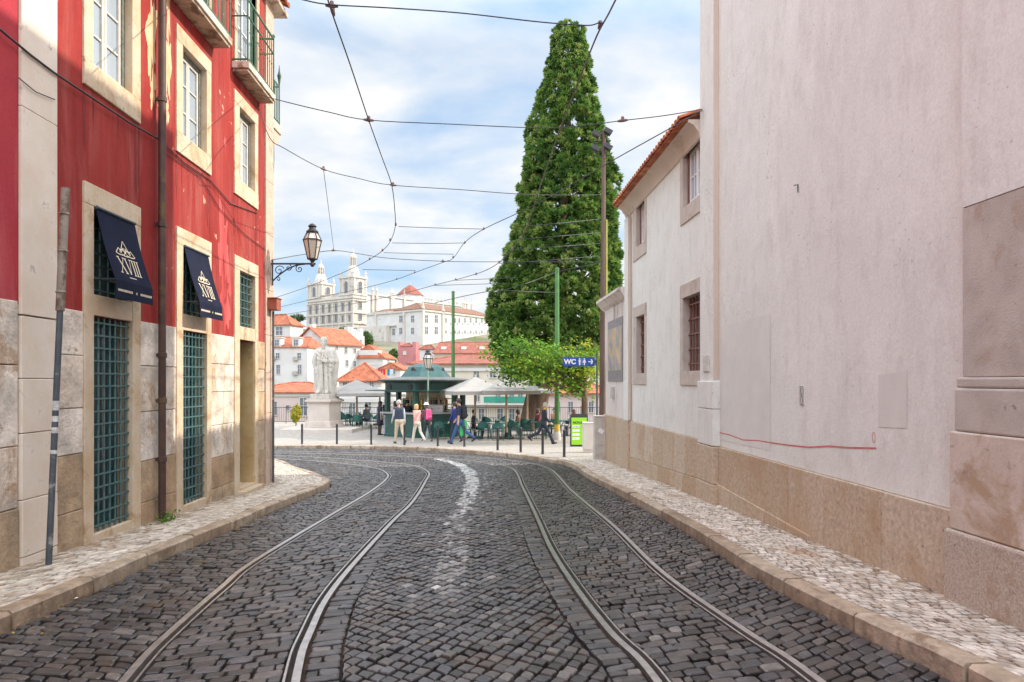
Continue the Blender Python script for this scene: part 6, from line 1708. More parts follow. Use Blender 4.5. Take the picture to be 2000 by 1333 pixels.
# ---- young broad-leaved tree in front of it
def broadleaf(label, trunk, crown, cen_, rad_, nleaf, size, m, seed, tr=0.14, layers=5, group=None, branches=16):
    r = np.random.default_rng(seed)
    t = thing('broadleaf_tree', label, 'tree', trunk, group)
    cen_ = np.array(cen_, float); rad_ = np.array(rad_, float)
    fork = Vector(trunk) + Vector((0.1, 0, (cen_[2] - rad_[2] * 0.9) - trunk[2]))
    mb = MB(); mb.tube([trunk, Vector(trunk) * 0.5 + fork * 0.5 + Vector((0.06, 0, 0)), fork], [tr, tr * 0.85, tr * 0.75], 10); mb.build('trunk', M['bark'], t, smooth=50)
    P = []; Nn = []; rv = []
    for k in range(branches):
        th = 2 * pi * k / branches + r.uniform(-0.2, 0.2); el = r.uniform(-0.35, 1.0); ln = r.uniform(0.75, 1.0)
        d = np.array([cos(th) * cos(el), sin(th) * cos(el), sin(el)])
        end = cen_ + d * rad_ * ln
        mid_ = np.array(fork) * 0.45 + end * 0.55 + r.normal(0, 0.15, 3)
        mb = MB(); mb.tube([fork, mid_, end], [tr * 0.42, tr * 0.25, tr * 0.07], 6); mb.build('branch', M['bark'], t)
        for q in range(7):
            f = r.uniform(0.35, 1.05); c0 = np.array(fork) * (1 - f) ** 1.0 + end * f if f > 0.6 else mid_ * (1 - f) + end * f
            c0 = c0 + r.normal(0, 0.16, 3) * rad_ * 0.8
            cnt = nleaf // (branches * 7); s_ = r.uniform(0.13, 0.27) * rad_.mean()
            o = r.normal(0, 1, (cnt, 3)) * s_ * np.array([1.0, 1.0, 0.42])
            P.append(c0 + o); nn = np.tile([0.15, -0.1, 1.0], (cnt, 1)); Nn.append(nn)
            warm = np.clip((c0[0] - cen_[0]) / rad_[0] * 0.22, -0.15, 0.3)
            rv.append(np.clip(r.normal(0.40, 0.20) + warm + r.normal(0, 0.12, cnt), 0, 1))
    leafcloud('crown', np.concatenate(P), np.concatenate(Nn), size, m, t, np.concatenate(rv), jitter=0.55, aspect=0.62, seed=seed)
    return t
D = 28.5; sc = D / FPX
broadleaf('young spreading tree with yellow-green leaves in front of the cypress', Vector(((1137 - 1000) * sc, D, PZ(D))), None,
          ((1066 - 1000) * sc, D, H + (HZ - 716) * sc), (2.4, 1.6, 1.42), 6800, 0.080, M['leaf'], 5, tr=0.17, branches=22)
# ------------------------------------------------------------------ the old town across the valley
M['limewash'] = mat('white limewash', (0.52, 0.50, 0.48), (0.58, 0.565, 0.545), scale=0.4, rough=0.9, stain=(0.40, 0.38, 0.36), stain_lo=0.62, stain_scale=0.7)
M['churchstone'] = mat('church limestone', (0.48, 0.435, 0.385), (0.56, 0.515, 0.46), scale=0.15, rough=0.9, stain=(0.30, 0.265, 0.23), stain_lo=0.60, stain_scale=0.3)
M['creamwall'] = mat('cream wall', (0.54, 0.48, 0.39), (0.59, 0.53, 0.44), scale=0.4, rough=0.9)
M['pinkwall'] = mat('pale pink wall', (0.52, 0.41, 0.385), (0.58, 0.475, 0.45), scale=0.4, rough=0.9)
M['pinkdark'] = mat('rose pink wall', (0.42, 0.15, 0.15), (0.47, 0.20, 0.20), scale=0.4, rough=0.9)
M['ochrewall'] = mat('buff garden wall', (0.40, 0.31, 0.24), (0.50, 0.42, 0.34), scale=0.3, rough=0.95)
def farroof(name, a, b):
    """tile rows as ridges across the slope"""
    m = mat(name, a, b, scale=1.6, rough=0.85, detail=10.0, stain=tuple(q * 0.55 for q in a), stain_lo=0.6, stain_scale=3.0)
    nt = m.node_tree; t = node(nt, 'ShaderNodeTexCoord')
    w = node(nt, 'ShaderNodeTexNoise', {'Vector': t.outputs['Object'], 'Scale': 7.0, 'Detail': 3.0})
    bp = node(nt, 'ShaderNodeBump', {'Strength': 0.8, 'Distance': 0.08, 'Height': w.outputs[0]})
    nt.links.new(bp.outputs[0], nt.nodes['Principled BSDF'].inputs['Normal'])
    return m
M['froof'] = farroof('orange roof tiles', (0.30, 0.078, 0.034), (0.44, 0.155, 0.082))
M['fbrown'] = farroof('brown roof tiles', (0.17, 0.085, 0.055), (0.25, 0.13, 0.08))
M['fred'] = farroof('red roof tiles', (0.22, 0.062, 0.042), (0.33, 0.115, 0.078))
M['winframe'] = mat('grey window opening', (0.10, 0.11, 0.13), (0.16, 0.17, 0.19), scale=2, rough=0.3)
M['stonetrim'] = mat('stone trim', (0.36, 0.32, 0.28), (0.42, 0.38, 0.34), scale=1, rough=0.9)

class Bld:
    """box building: corner seen nearest, face A runs to the left (and away), face B to the right"""
    def __init__(s, name, label, px, D, ybase, ytop, pxl, pxr, phi, m, cat='house', group=None, lenB=None, lenA=None):
        s.sc = D / FPX; s.D = D
        s.c = Vector(((px - 1000) * s.sc, D, 0))
        s.a = Vector((-cos(phi), sin(phi), 0)); s.b = Vector((sin(phi), cos(phi), 0))
        s.z0 = H + (HZ - ybase) * s.sc; s.z1 = H + (HZ - ytop) * s.sc
        def ln(d, tpx):
            t = (tpx - 1000) / FPX; return (t * s.c.y - s.c.x) / (d.x - t * d.y)
        s.la = lenA if lenA else ln(s.a, pxl); s.lb = lenB if lenB else ln(s.b, pxr)
        s.t = thing(name, label, cat, (s.c.x, s.c.y, s.z0), group); s.m = m
        mb = MB(); mb.hexa([s.P(x, y, z) for z in (s.z0 - 4, s.z1) for x, y in ((0, 0), (s.la, 0), (s.la, s.lb), (0, s.lb))]); mb.build('wall', m, s.t)
    def P(s, x, y, z): return s.c + s.a * x + s.b * y + Vector((0, 0, z))
    def part(s, name, m, fn, **kw):
        mb = MB(); fn(mb); return mb.build(name, m, s.t, **kw)
    def bx(s, mb, x0, x1, y0, y1, z0, z1): mb.hexa([s.P(x, y, z) for z in (z0, z1) for x, y in ((x0, y0), (x1, y0), (x1, y1), (x0, y1))])
    def zy(s, py): return H + (HZ - py) * s.sc
    def hip(s, h, m, ov=0.35, name='roof', x0=None, x1=None, y0=None, y1=None, z=None, inset=None):
        x0 = -ov if x0 is None else x0; x1 = s.la + ov if x1 is None else x1; y0 = -ov if y0 is None else y0; y1 = s.lb + ov if y1 is None else y1
        z = s.z1 if z is None else z
        w, d = x1 - x0, y1 - y0; k = min(w, d) / 2 if inset is None else inset
        r = [s.P(x0, y0, z), s.P(x1, y0, z), s.P(x1, y1, z), s.P(x0, y1, z)]
        e = [p - Vector((0, 0, 0.12)) for p in r]
        if w >= d: t = [s.P(x0 + k, (y0 + y1) / 2, z + h), s.P(x1 - k, (y0 + y1) / 2, z + h)]; f = [(0, 1, 5, 4), (1, 2, 5), (2, 3, 4, 5), (3, 0, 4)]
        else: t = [s.P((x0 + x1) / 2, y0 + k, z + h), s.P((x0 + x1) / 2, y1 - k, z + h)]; f = [(0, 1, 4), (1, 2, 5, 4), (2, 3, 5), (3, 0, 4, 5)]
        mb = MB(); mb.add(r + t, f); mb.add(e + r, [(0, 1, 5, 4), (1, 2, 6, 5), (2, 3, 7, 6), (3, 0, 4, 7), (3, 2, 1, 0)])
        mb.m = [0] * len(mb.f)
        o = mb.build(name, m, s.t)
        hb = MB(); rr = 0.10
        for p, q in ([(r[0], t[0]), (r[1], t[1]), (t[0], t[1])] if w >= d else [(r[0], t[0]), (r[1], t[0]), (t[0], t[1])]): 
            if (p - q).length > 0.1: hb.tube([p, q], rr, 6)
        if k > 0.01: hb.build('ridge', m, o)
        return o
    def gable(s, h, m, along='b', ov=0.3):
        """ridge along b: the gable triangle stands on face A"""
        z = s.z1
        if along == 'b':
            g = [(0, 0, z), (s.la, 0, z), (s.la / 2, 0, z + h)]; mv = lambda p, y: s.P(p[0], y, p[2]); L0, L1 = 0, s.lb
            sl = [((-ov, z - ov * h / (s.la / 2)), (s.la / 2, z + h)), ((s.la / 2, z + h), (s.la + ov, z - ov * h / (s.la / 2)))]
            f = lambda x, y, zz: s.P(x, y, zz)
        else:
            g = [(0, 0, z), (s.lb, 0, z), (s.lb / 2, 0, z + h)]; mv = lambda p, y: s.P(y, p[0], p[2]); L0, L1 = 0, s.la
            sl = [((-ov, z - ov * h / (s.lb / 2)), (s.lb / 2, z + h)), ((s.lb / 2, z + h), (s.lb + ov, z - ov * h / (s.lb / 2)))]
            f = lambda x, y, zz: s.P(y, x, zz)
        mb = MB(); mb.prism(g, lambda p, e: mv(p, L0 if e == 0 else L1)); mb.build('gable', s.m, s.t)
        mb = MB()
        for (xa, za), (xb, zb_) in sl:
            q = [f(xa, L0 - ov, za + 0.02), f(xb, L0 - ov, zb_ + 0.02), f(xb, L1 + ov, zb_ + 0.02), f(xa, L1 + ov, za + 0.02)]
            mb.hexa(q + [p + Vector((0, 0, 0.16)) for p in q])
        mb.build('roof', m, s.t)
    def win(s, face, x, z, w, h, d=0.06, frame=True, mg=None, arch=False, name='window'):
        """window with stone surround (part) and pane (sub-part); x is measured along the face from the near corner"""
        def q(xx, zz, o): return s.P(xx, -o, zz) if face == 'A' else s.P(-o, xx, zz)
        mb = MB(); e = 0.14 * min(w, 1.2)
        def bar(x0, x1, z0, z1, o0, o1):
            mb.hexa([q(x0, z0, o0), q(x1, z0, o0), q(x1, z0, o1), q(x0, z0, o1), q(x0, z1, o0), q(x1, z1, o0), q(x1, z1, o1), q(x0, z1, o1)])
        bar(x - w / 2 - e, x - w / 2, z, z + h, -0.05, d); bar(x + w / 2, x + w / 2 + e, z, z + h, -0.05, d)
        bar(x - w / 2 - e, x + w / 2 + e, z + h, z + h + e, -0.05, d); bar(x - w / 2 - e * 1.3, x + w / 2 + e * 1.3, z - e, z, -0.05, d * 1.6)
        if frame: bar(x - w * 0.04, x + w * 0.04, z, z + h, 0.0, d * 0.7); bar(x - w / 2, x + w / 2, z + h * 0.55, z + h * 0.55 + 0.06 * w, 0.0, d * 0.6)
        o = mb.build(name, M['stonetrim'] if not frame else M['limewash'], s.t)
        g = MB(); pp = [(x - w / 2, z), (x + w / 2, z), (x + w / 2, z + h), (x - w / 2, z + h)]
        if arch: pp = [(x - w / 2, z), (x + w / 2, z)] + [(x + w / 2 * cos(pi * k / 8), z + h - w / 2 + w / 2 * sin(pi * k / 8)) for k in range(9)]
        g.add([q(a, b, d * 0.35) for a, b in pp], [tuple(range(len(pp)))]); g.build('pane', mg or M['winframe'], o)
        return o
    def fx(s, face, px):         # photo column -> distance along a face
        d = s.a if face == 'A' else s.b
        t = (px - 1000) / FPX; return (t * s.c.y - s.c.x) / (d.x - t * d.y)
    def wpx(s, face, px0, px1, py0, py1, **kw):
        xa, xb = sorted((s.fx(face, px0), s.fx(face, px1)))
        xm = (xa + xb) / 2; dep = s.c.y + ((s.a if face == 'A' else s.b) * xm).y; sc = dep / FPX
        z1, z0 = H + (HZ - py0) * sc, H + (HZ - py1) * sc
        return s.win(face, xm, z0, xb - xa, z1 - z0, **kw)

# -- row just beyond the square
b = Bld('pink_house', 'long low pale pink house with red tiled roof behind the statue at the left', 655, 62, 850, 766, 470, 660, 0.03, M['pinkwall'], lenB=7)
b.hip(0.85, M['froof'], ov=0.3)
for a0, a1, y0, y1 in ((531, 541, 785, 811), (560, 566, 792, 802), (586, 600, 778, 812), (607, 614, 790, 803), (640, 646, 786, 808)): b.wpx('A', a0, a1, y0, y1)
b.part('cornice', M['limewash'], lambda mb: b.bx(mb, -0.2, b.la + 0.2, -0.12, 0.0, b.z1 - 0.42, b.z1 - 0.13))
b = Bld('white_house', 'low flat-topped white house with small windows between the statue and the kiosk', 768, 60, 850, 775, 656, 780, 0.04, M['limewash'], lenB=6)
b.part('parapet', M['limewash'], lambda mb: b.bx(mb, -0.1, b.la + 0.1, -0.15, 0.5, b.z1 - 0.5, b.z1 - 0.15))
for a0, a1, y0, y1 in ((658, 664, 786, 802), (683, 694, 788, 818), (713, 725, 785, 803), (740, 747, 786, 802)): b.wpx('A', a0, a1, y0, y1)
b.wpx('A', 668, 677, 784, 796, mg=M['stonetrim'])
b = Bld('cream_house', 'long cream house with red roof and green balcony to the right of the kiosk', 1075, 66, 850, 710, 803, 1090, 0.05, M['creamwall'], lenB=9)
b.hip(1.0, M['fred'], ov=0.35)
b.part('cornice', M['limewash'], lambda mb: b.bx(mb, -0.2, b.la + 0.2, -0.15, 0.0, b.z1 - 0.75, b.z1 - 0.45))
for x in (925, 957, 975, 997, 1040): b.wpx('A', x, x + 11, 726, 738)
for x in (928, 968, 995, 1012, 1044): b.wpx('A', x, x + 9, 765, 785)
for x in (935, 972, 995, 1025): b.wpx('A', x, x + 10, 799, 820)
xa, xb = b.fx('A', 1032), b.fx('A', 946)
zf = b.zy(787)
b.part('balcony', M['limewash'], lambda mb: b.bx(mb, xa, b.fx('A', 905), -0.7, 0.0, zf - 0.22, zf - 0.05))
b.part('balcony_screen', mat('green balcony screen', (0.03, 0.22, 0.15), (0.05, 0.28, 0.2), scale=1), lambda mb: b.bx(mb, xa, xb, -0.70, -0.66, zf, zf + 0.60))
b = Bld('rose_house', 'pale rose house behind the cafe tables under the leafy tree', 1200, 58, 850, 768, 1068, 1230, 0.05, M['pinkwall'], lenB=6)
b.hip(1.2, M['froof'])
for x in (1085, 1110, 1150): b.wpx('A', x, x + 9, 785, 806)
# -- terracotta gable pavilion
b = Bld('pavilion', 'small pavilion with a broad orange tiled hip roof left of the kiosk', 745, 72, 830, 744, 662, 760, 0.03, M['limewash'], lenB=4.6)
b.hip(1.95, M['froof'], ov=0.25, inset=2.3)
for a0 in (670, 688, 705, 722): b.wpx('A', a0, a0 + 8, 747, 760)
# -- white houses stepping up on the left
b = Bld('white_house', 'tall white house front with mansard dormers at the far left behind the lantern corner', 600, 88, 800, 678, 480, 626, 0.05, M['limewash'], lenB=8)
b.hip(1.5, M['froof'], ov=0.15, inset=1.0)
for y0, y1, xs_ in ((690, 701, (539, 581, 557)), (713, 731, (540, 582, 560))):
    for x in xs_[:2]: b.wpx('A', x, x + 7, y0, y1)
for x, y in ((530, 700), (574, 701), (573, 729)):
    xx = b.fx('A', x + 4); z = b.zy(y + 4)
    b.part('air_conditioner', M['stonetrim'], lambda mb: b.bx(mb, xx - 0.3, xx + 0.3, -0.35, -0.01, z, z + 0.5), bevel=0.03)
for x in (541, 578):
    xx = b.fx('A', x)
    def dm(mb): 
        b.bx(mb, xx - 0.5, xx + 0.5, 0.0, 1.2, b.z1, b.z1 + 1.15); b.bx(mb, xx - 0.62, xx + 0.62, -0.1, 1.3, b.z1 + 1.151, b.z1 + 1.26)
    b.part('dormer', M['limewash'], dm)
    b.wpx('A', x - 4, x + 4, 664, 676)
b = Bld('white_house', 'white house with orange hip roof peeping over the mansard house at the far left', 567, 104, 760, 634, 505, 592, 0.25, M['limewash'])
b.hip(1.75, M['froof'], ov=0.3)
b.wpx('A', 539, 552, 639, 655)
b = Bld('gabled_house', 'big white house with a shaded gable and orange roof behind the statue', 641, 96, 800, 672, 573, 707, 0.62, M['limewash'])
b.gable(2.4, M['froof'], along='b')
for x, y0, y1 in ((602, 680, 690), (603, 704, 713), (581, 664, 675)): b.wpx('A', x, x + 6, y0, y1)
for x, y0, y1 in ((655, 676, 682), (673, 678, 690), (690, 681, 690), (655, 702, 708), (675, 704, 716), (690, 706, 716)): b.wpx('B', x, x + 5, y0, y1)
b.part('chimney', M['limewash'], lambda mb: b.bx(mb, b.la * 0.48, b.la * 0.62, 0.3, 0.9, b.z1 + 1.0, b.z1 + 3.0))
b = Bld('white_house', 'stepped white house with many chimneys beside the big gabled house', 680, 112, 800, 655, 648, 712, 0.60, M['limewash'])
R = random.Random(6)
for k in range(6):
    y = b.lb * (0.05 + 0.15 * k); 
    def chm(mb, y=y): b.bx(mb, 0.3, 1.2, y, y + 0.7, b.z1, b.z1 + R.uniform(0.6, 1.6)); 
    b.part('chimney', M['limewash'], chm)
b.hip(0.7, M['fred'], ov=0.0, x0=b.la * 0.35, x1=b.la, y0=0.2, y1=b.lb * 0.8)
for x in (686, 694, 702): b.wpx('B', x, x + 4, 664, 672); b.wpx('B', x, x + 4, 684, 692)
# -- house with a dormer, small roofs, washing
b = Bld('dormer_house', 'white house with an orange roof and wide glazed dormer above the pavilion', 748, 100, 800, 699, 684, 772, 0.12, M['limewash'], lenB=6)
b.hip(1.9, M['froof'], ov=0.3, inset=1.2)
def dm(mb): b.bx(mb, b.fx('A', 738), b.fx('A', 700), -0.05, 2.0, b.z1 - 1.1, b.z1 + 1.1)
b.part('dormer', M['limewash'], dm)
for x in (704, 714, 724): b.wpx('A', x, x + 8, 691, 706)
b.wpx('B', 756, 760, 704, 712)
b = Bld('small_house', 'small white house with an orange tiled roof left of the kiosk dome', 782, 84, 800, 721, 742, 800, 0.1, M['limewash'], lenB=5)
b.hip(0.75, M['froof'], ov=0.2, inset=0.4)
b.wpx('A', 752, 758, 724, 731); b.wpx('A', 766, 772, 724, 731)
wl = thing('washing_line', 'line of red, purple, yellow and blue washing beside the small orange-roofed house', 'washing', at(752, 726, 80))
mb = MB(); mb.tube([at(730, 721, 80), at(752, 722, 80), at(772, 720, 80)], 0.015, 5); mb.build('line', M['wire'], wl)
for k, (x, w, hh, c) in enumerate(((733, 4, 9, (0.45, 0.02, 0.30)), (738, 4, 11, (0.55, 0.02, 0.05)), (743, 4, 13, (0.60, 0.03, 0.06)), (748, 4, 14, (0.62, 0.02, 0.04)), (753, 3, 9, (0.70, 0.45, 0.05)), (757, 4, 12, (0.03, 0.20, 0.45)), (762, 6, 9, (0.45, 0.60, 0.70)))):
    mb = MB(); a = at(x, 722, 80); s_ = 80 / FPX
    n = 5; vs = []
    for i in range(n + 1):
        for z in (0, -hh * s_): vs.append((a.x + w * s_ * i / n, a.y + 0.05 * sin(i * 2.1 + k), a.z + z))
    mb.add(vs, [(2 * i, 2 * i + 2, 2 * i + 3, 2 * i + 1) for i in range(n)]); mb.build('garment', cmat(c), wl)
b = Bld('rose_pink_house', 'small rose pink house with a strip of red roof above the kiosk', 812, 138, 790, 676, 777, 823, 0.35, M['pinkdark'])
b.hip(0.7, M['fred'], ov=0.1, x0=0.8, x1=b.la - 0.6)
b.part('chimney', M['pinkdark'], lambda mb: (b.bx(mb, -0.01, 0.8, 0.0, 1.5, b.z1, b.z1 + 0.8), b.bx(mb, b.la - 0.6, b.la + 0.01, 0.0, 1.5, b.z1, b.z1 + 0.9)))
b.wpx('A', 788, 793, 687, 693, mg=M['limewash'])
b = Bld('long_roof_house', 'long house with rust-red roof and skylights over a buff wall below the convent', 960, 128, 790, 690, 848, 970, 0.05, M['ochrewall'], lenB=9)
b.hip(2.3, M['fred'], ov=0.25, inset=0.6)
for x in (864, 904, 940):
    xx = b.fx('A', x)
    sl = 2.3 / ((b.lb + 0.5) / 2)
    def sk(mb): mb.hexa([b.P(xx + dx, y, b.z1 + (y + 0.25) * sl + dz) for dz in (-0.1, 0.16) for dx, y in ((-0.5, 1.2), (0.5, 1.2), (0.5, 2.2), (-0.5, 2.2))])
    b.part('skylight', M['stonetrim'], sk)
b = Bld('white_house', 'white house end between the rose pink house and the long red roof', 848, 134, 790, 682, 820, 856, 0.3, M['limewash'])
b.hip(0.8, M['fred'], ov=0.2); b.wpx('A', 830, 834, 686, 692)
b = Bld('white_house', 'white terrace house behind the kiosk umbrellas with a flat roof', 800, 96, 800, 722, 740, 812, 0.2, M['limewash'])
b.wpx('A', 772, 777, 727, 734); b.wpx('A', 788, 793, 727, 734)

# -- convent on the hill: a shaded range to the left and a lit range to the right
PH = 0.64
D = 275
cv = Bld('convent', 'long white convent with brown tiled roof on the hill right of the church', 824, D, 690, 603, 716, 968, PH, M['limewash'], cat='convent')
ta = 26
cv.hip(3.2, M['fbrown'], ov=0.6, x0=-0.6, x1=16, y0=-0.6, y1=cv.lb, inset=5.5)
cv.hip(2.4, M['fbrown'], ov=0.6, name='roof', x0=14, x1=cv.la, y0=0.2, y1=12, inset=3, z=cv.z1 - 0.6)
cv.part('cornice', M['churchstone'], lambda mb: (cv.bx(mb, -0.4, cv.la, -0.45, 0.0, cv.z1 - 1.0, cv.z1 - 0.2), cv.bx(mb, -0.45, 0.0, 0.0, cv.lb, cv.z1 - 1.0, cv.z1 - 0.2)))
for y in (-0.01, cv.lb * 0.245): cv.part('corner_pilaster', M['churchstone'], lambda mb: (cv.bx(mb, -0.5, 0.02, y, y + 1.3, cv.z0 - 4, cv.z1 - 1.0), mb.lathe([(0.8, 0), (0.5, 0.8), (0.25, 2.2), (0.02, 3.4)], cv.P(-0.1, y + 0.6, cv.z1), 6)))
for x in (783, 806): 
    for y0, y1 in ((617, 630), (641, 653)): cv.wpx('A', x - 3, x + 3, y0, y1)
for x in (729, 742, 755, 769): cv.wpx('A', x - 2.5, x + 2.5, 643, 655)
for x in (833, 852):
    for y0, y1 in ((616, 631), (639, 653)): cv.wpx('B', x - 3, x + 3, y0, y1)
for x in (871, 889, 897, 908, 919, 930, 941, 952):
    for y0, y1 in ((622, 631), (646, 652)): cv.wpx('B', x - 1.5, x + 1.5, y0, y1)
for x in (880, 893, 903, 914, 925, 936, 947): cv.wpx('B', x - 0.7, x + 0.7, 632, 634.5, frame=False); cv.wpx('B', x - 0.7, x + 0.7, 650, 652.5, frame=False)
xa = cv.fx('A', 775)
cv.part('ledge', M['churchstone'], lambda mb: cv.bx(mb, xa, cv.la, -0.9, 0.0, cv.zy(634), cv.zy(632)))
cv.part('lower_wall', M['churchstone'], lambda mb: cv.bx(mb, cv.la * 0.55, cv.la + 14, -2.6, -0.02, cv.z0 - 10, cv.zy(633)))
for x in (790, 735): cv.part('buttress', M['churchstone'], lambda mb: cv.bx(mb, cv.fx('A', x) - 0.5, cv.fx('A', x) + 0.5, -0.6, 0.0, cv.z0 - 4, cv.z1 - 1.0))

# -- church with two towers
D = 305
ch = Bld('church', 'pale twin-towered baroque church with lanterned domes on the hill', 690, D, 650, 577, 601, 716, PH, M['churchstone'], cat='church')
def band(z, h, o=0.5, la=None): return lambda mb: (ch.bx(mb, -o, (la or ch.la) + o, -o, 0.0, z, z + h), ch.bx(mb, -o, 0.0, 0.0, ch.lb, z, z + h))
for y, h in ((579, 0.7), (585, 0.5), (608, 0.8), (629, 0.8)): ch.part('cornice', M['churchstone'], band(ch.zy(y) - h, h))
TL = ch.la
for k in range(8):
    x = TL * k / 7
    ch.part('pilaster', M['churchstone'], lambda mb: ch.bx(mb, x - 0.45, x + 0.45, -0.35, 0.0, ch.z0, ch.zy(609)))
    ch.part('pilaster', M['churchstone'], lambda mb: ch.bx(mb, x - 0.4, x + 0.4, -0.3, 0.0, ch.zy(608), ch.zy(586)))
for k in range(7):
    x = TL * (k + 0.5) / 7; big = 2 <= k <= 4
    ch.win('A', x, ch.zy(606), 1.5, 3.6, d=0.3, frame=False, arch=True)
    ch.win('A', x, ch.zy(627), 1.6 if big else 1.3, 4.0 if big else 2.8, d=0.3, frame=False, arch=not big)
for y0, y1 in ((590, 603), (613, 625)): ch.wpx('B', 700, 706, y0, y1, frame=False, arch=True, d=0.3)
def tower(x0, x1, y1, pyb, pyt, pdome0, pdome1, plant0, plant1, ptip):
    z0, z1 = ch.zy(pyb), ch.zy(pyt)
    tw = MB(); ch.bx(tw, x0, x1, 0.0, y1, z0, z1); tp = tw.build('bell_tower', M['churchstone'], ch.t)
    def sub(name, fn, m=M['churchstone'], **kw): mb = MB(); fn(mb); mb.build(name, m, tp, **kw)
    sub('cornice', lambda mb: ch.bx(mb, x0 - 0.5, x1 + 0.5, -0.5, y1 + 0.5, z1 - 0.9, z1 - 0.1))
    sub('string_course', lambda mb: ch.bx(mb, x0 - 0.35, x1 + 0.35, -0.35, y1 + 0.35, z0 + 0.3, z0 + 0.9))
    for u in (x0 + 0.5, x1 - 0.5, x0 + (x1 - x0) * 0.28, x0 + (x1 - x0) * 0.72):
        sub('pilaster', lambda mb: ch.bx(mb, u - 0.42, u + 0.42, -0.3, 0.0, z0 + 0.9, z1 - 0.9))
    for v in (0.5, y1 - 0.5): sub('pilaster', lambda mb: ch.bx(mb, x0 - 0.3, x0, v - 0.42, v + 0.42, z0 + 0.9, z1 - 0.9))
    hb = (z1 - z0) * 0.60
    for face in ('A', 'B'):
        c = (x0 + x1) / 2 if face == 'A' else y1 / 2; w = 1.25
        poly_ = [(c - w, z0 + 1.3), (c + w, z0 + 1.3)] + [(c + w * cos(pi * k / 8), z0 + 1.3 + hb - w + w * sin(pi * k / 8)) for k in range(9)]
        sub('belfry_opening', lambda mb: mb.add([(ch.P(a, -0.05, b_) if face == 'A' else ch.P(x0 - 0.05, a, b_)) for a, b_ in poly_], [tuple(range(len(poly_)))]), M['winframe'], recalc=False)
        sub('opening_trim', lambda mb: [mb.tube([(ch.P(a, -0.1, b_) if face == 'A' else ch.P(x0 - 0.1, a, b_)) for a, b_ in poly_[2:] + poly_[:1]], 0.22, 5)])
    cc = ch.P((x0 + x1) / 2, y1 / 2, 0)
    for u in (x0 + 0.3, x1 - 0.3):
        for v in (0.3, y1 - 0.3): sub('pinnacle', lambda mb: mb.lathe([(0.55, z1 - 0.1), (0.55, z1 + 0.9), (0.35, z1 + 1.1), (0.6, z1 + 1.5), (0.2, z1 + 2.2), (0.03, z1 + 3.2)], (ch.P(u, v, 0).x, ch.P(u, v, 0).y, 0), 8), smooth=30)
    R0 = min(x1 - x0, y1) / 2 * 0.84; zd0, zd1 = z1 - 0.1, ch.zy(pdome1); zl1 = ch.zy(plant1); zt = ch.zy(ptip); rl = R0 * 0.46
    sub('dome', lambda mb: mb.lathe([(R0, zd0), (R0 * 0.98, zd0 + 1.6), (R0 * 0.88, zd0 + (zd1 - zd0) * 0.55), (R0 * 0.68, zd0 + (zd1 - zd0) * 0.85), (rl * 1.15, zd1)], (cc.x, cc.y, 0), 8, rot=PH), smooth=25)
    sub('lantern_drum', lambda mb: (mb.lathe([(rl * 0.72, zd1 - 0.1), (rl * 0.72, zl1 - 0.7)], (cc.x, cc.y, 0), 8), mb.lathe([(rl, zl1 - 0.8), (rl, zl1), (rl * 0.7, zl1 + 0.8), (0.35, zl1 + 1.6), (0.3, zl1 + 2.4), (0.05, zt)], (cc.x, cc.y, 0), 8)))
    for j in range(8):
        a = 2 * pi * j / 8; sub('column', lambda mb: mb.tube([(cc.x + rl * 0.9 * cos(a), cc.y + rl * 0.9 * sin(a), zd1), (cc.x + rl * 0.9 * cos(a), cc.y + rl * 0.9 * sin(a), zl1 - 0.8)], 0.24, 6))
xr = ch.fx('A', 663.5); xl0 = ch.fx('A', 627)
tower(0.0, xr, ch.lb, 577, 538, 538, 516, 516, 497, 479)
tower(xl0, ch.la, ch.lb * 1.0, 577, 543, 543, 523, 523, 507, 492)
zb_ = ch.z1
ch.part('balustrade', M['churchstone'], lambda mb: ([mb.tube([ch.P(x, 0.2, zb_), ch.P(x, 0.2, zb_ + 1.3)], 0.16, 5) for x in np.linspace(xr + 0.4, xl0 - 0.4, 22)], ch.bx(mb, xr, xl0, 0.0, 0.4, zb_ + 1.3, zb_ + 1.6)))
# nave, transept and crossing behind, still parts of the church
def along(px, off=0.0):          # length along the B side from the corner
    return ch.fx('B', px)
yn0, yn1 = ch.lb, along(880)
zn = ch.zy(577)
def zat(px, py): 
    dep = ch.c.y + (ch.b * along(px)).y; return H + (HZ - py) * dep / FPX
ch.part('nave', M['limewash'], lambda mb: mb.hexa([ch.P(x, y, z) for z in (ch.z0 - 5, zat(770, 579)) for x, y in ((1.0, yn0), (ch.la - 1, yn0), (ch.la - 1, along(905)), (1.0, along(905)))]))
ch.part('nave_cornice', M['churchstone'], lambda mb: mb.hexa([ch.P(x, y, z) for z in (zat(770, 582), zat(770, 580)) for x, y in ((0.4, yn0), (1.0, yn0), (1.0, along(905)), (0.4, along(905)))]))
zrf = zat(770, 579)
for px in (728, 736, 765, 768, 790): 
    y = along(px)
    def pin(mb, y=y): ch.bx(mb, 0.3, 1.2, y, y + 1.2, ch.z0, zrf); q = ch.P(0.75, y + 0.6, 0); mb.lathe([(0.5, zrf), (0.5, zrf + 1.2), (0.7, zrf + 1.5), (0.25, zrf + 2.6), (0.03, zrf + 4.5)], (q.x, q.y, 0), 8)
    ch.part('pinnacle', M['churchstone'], pin)
R = random.Random(3)
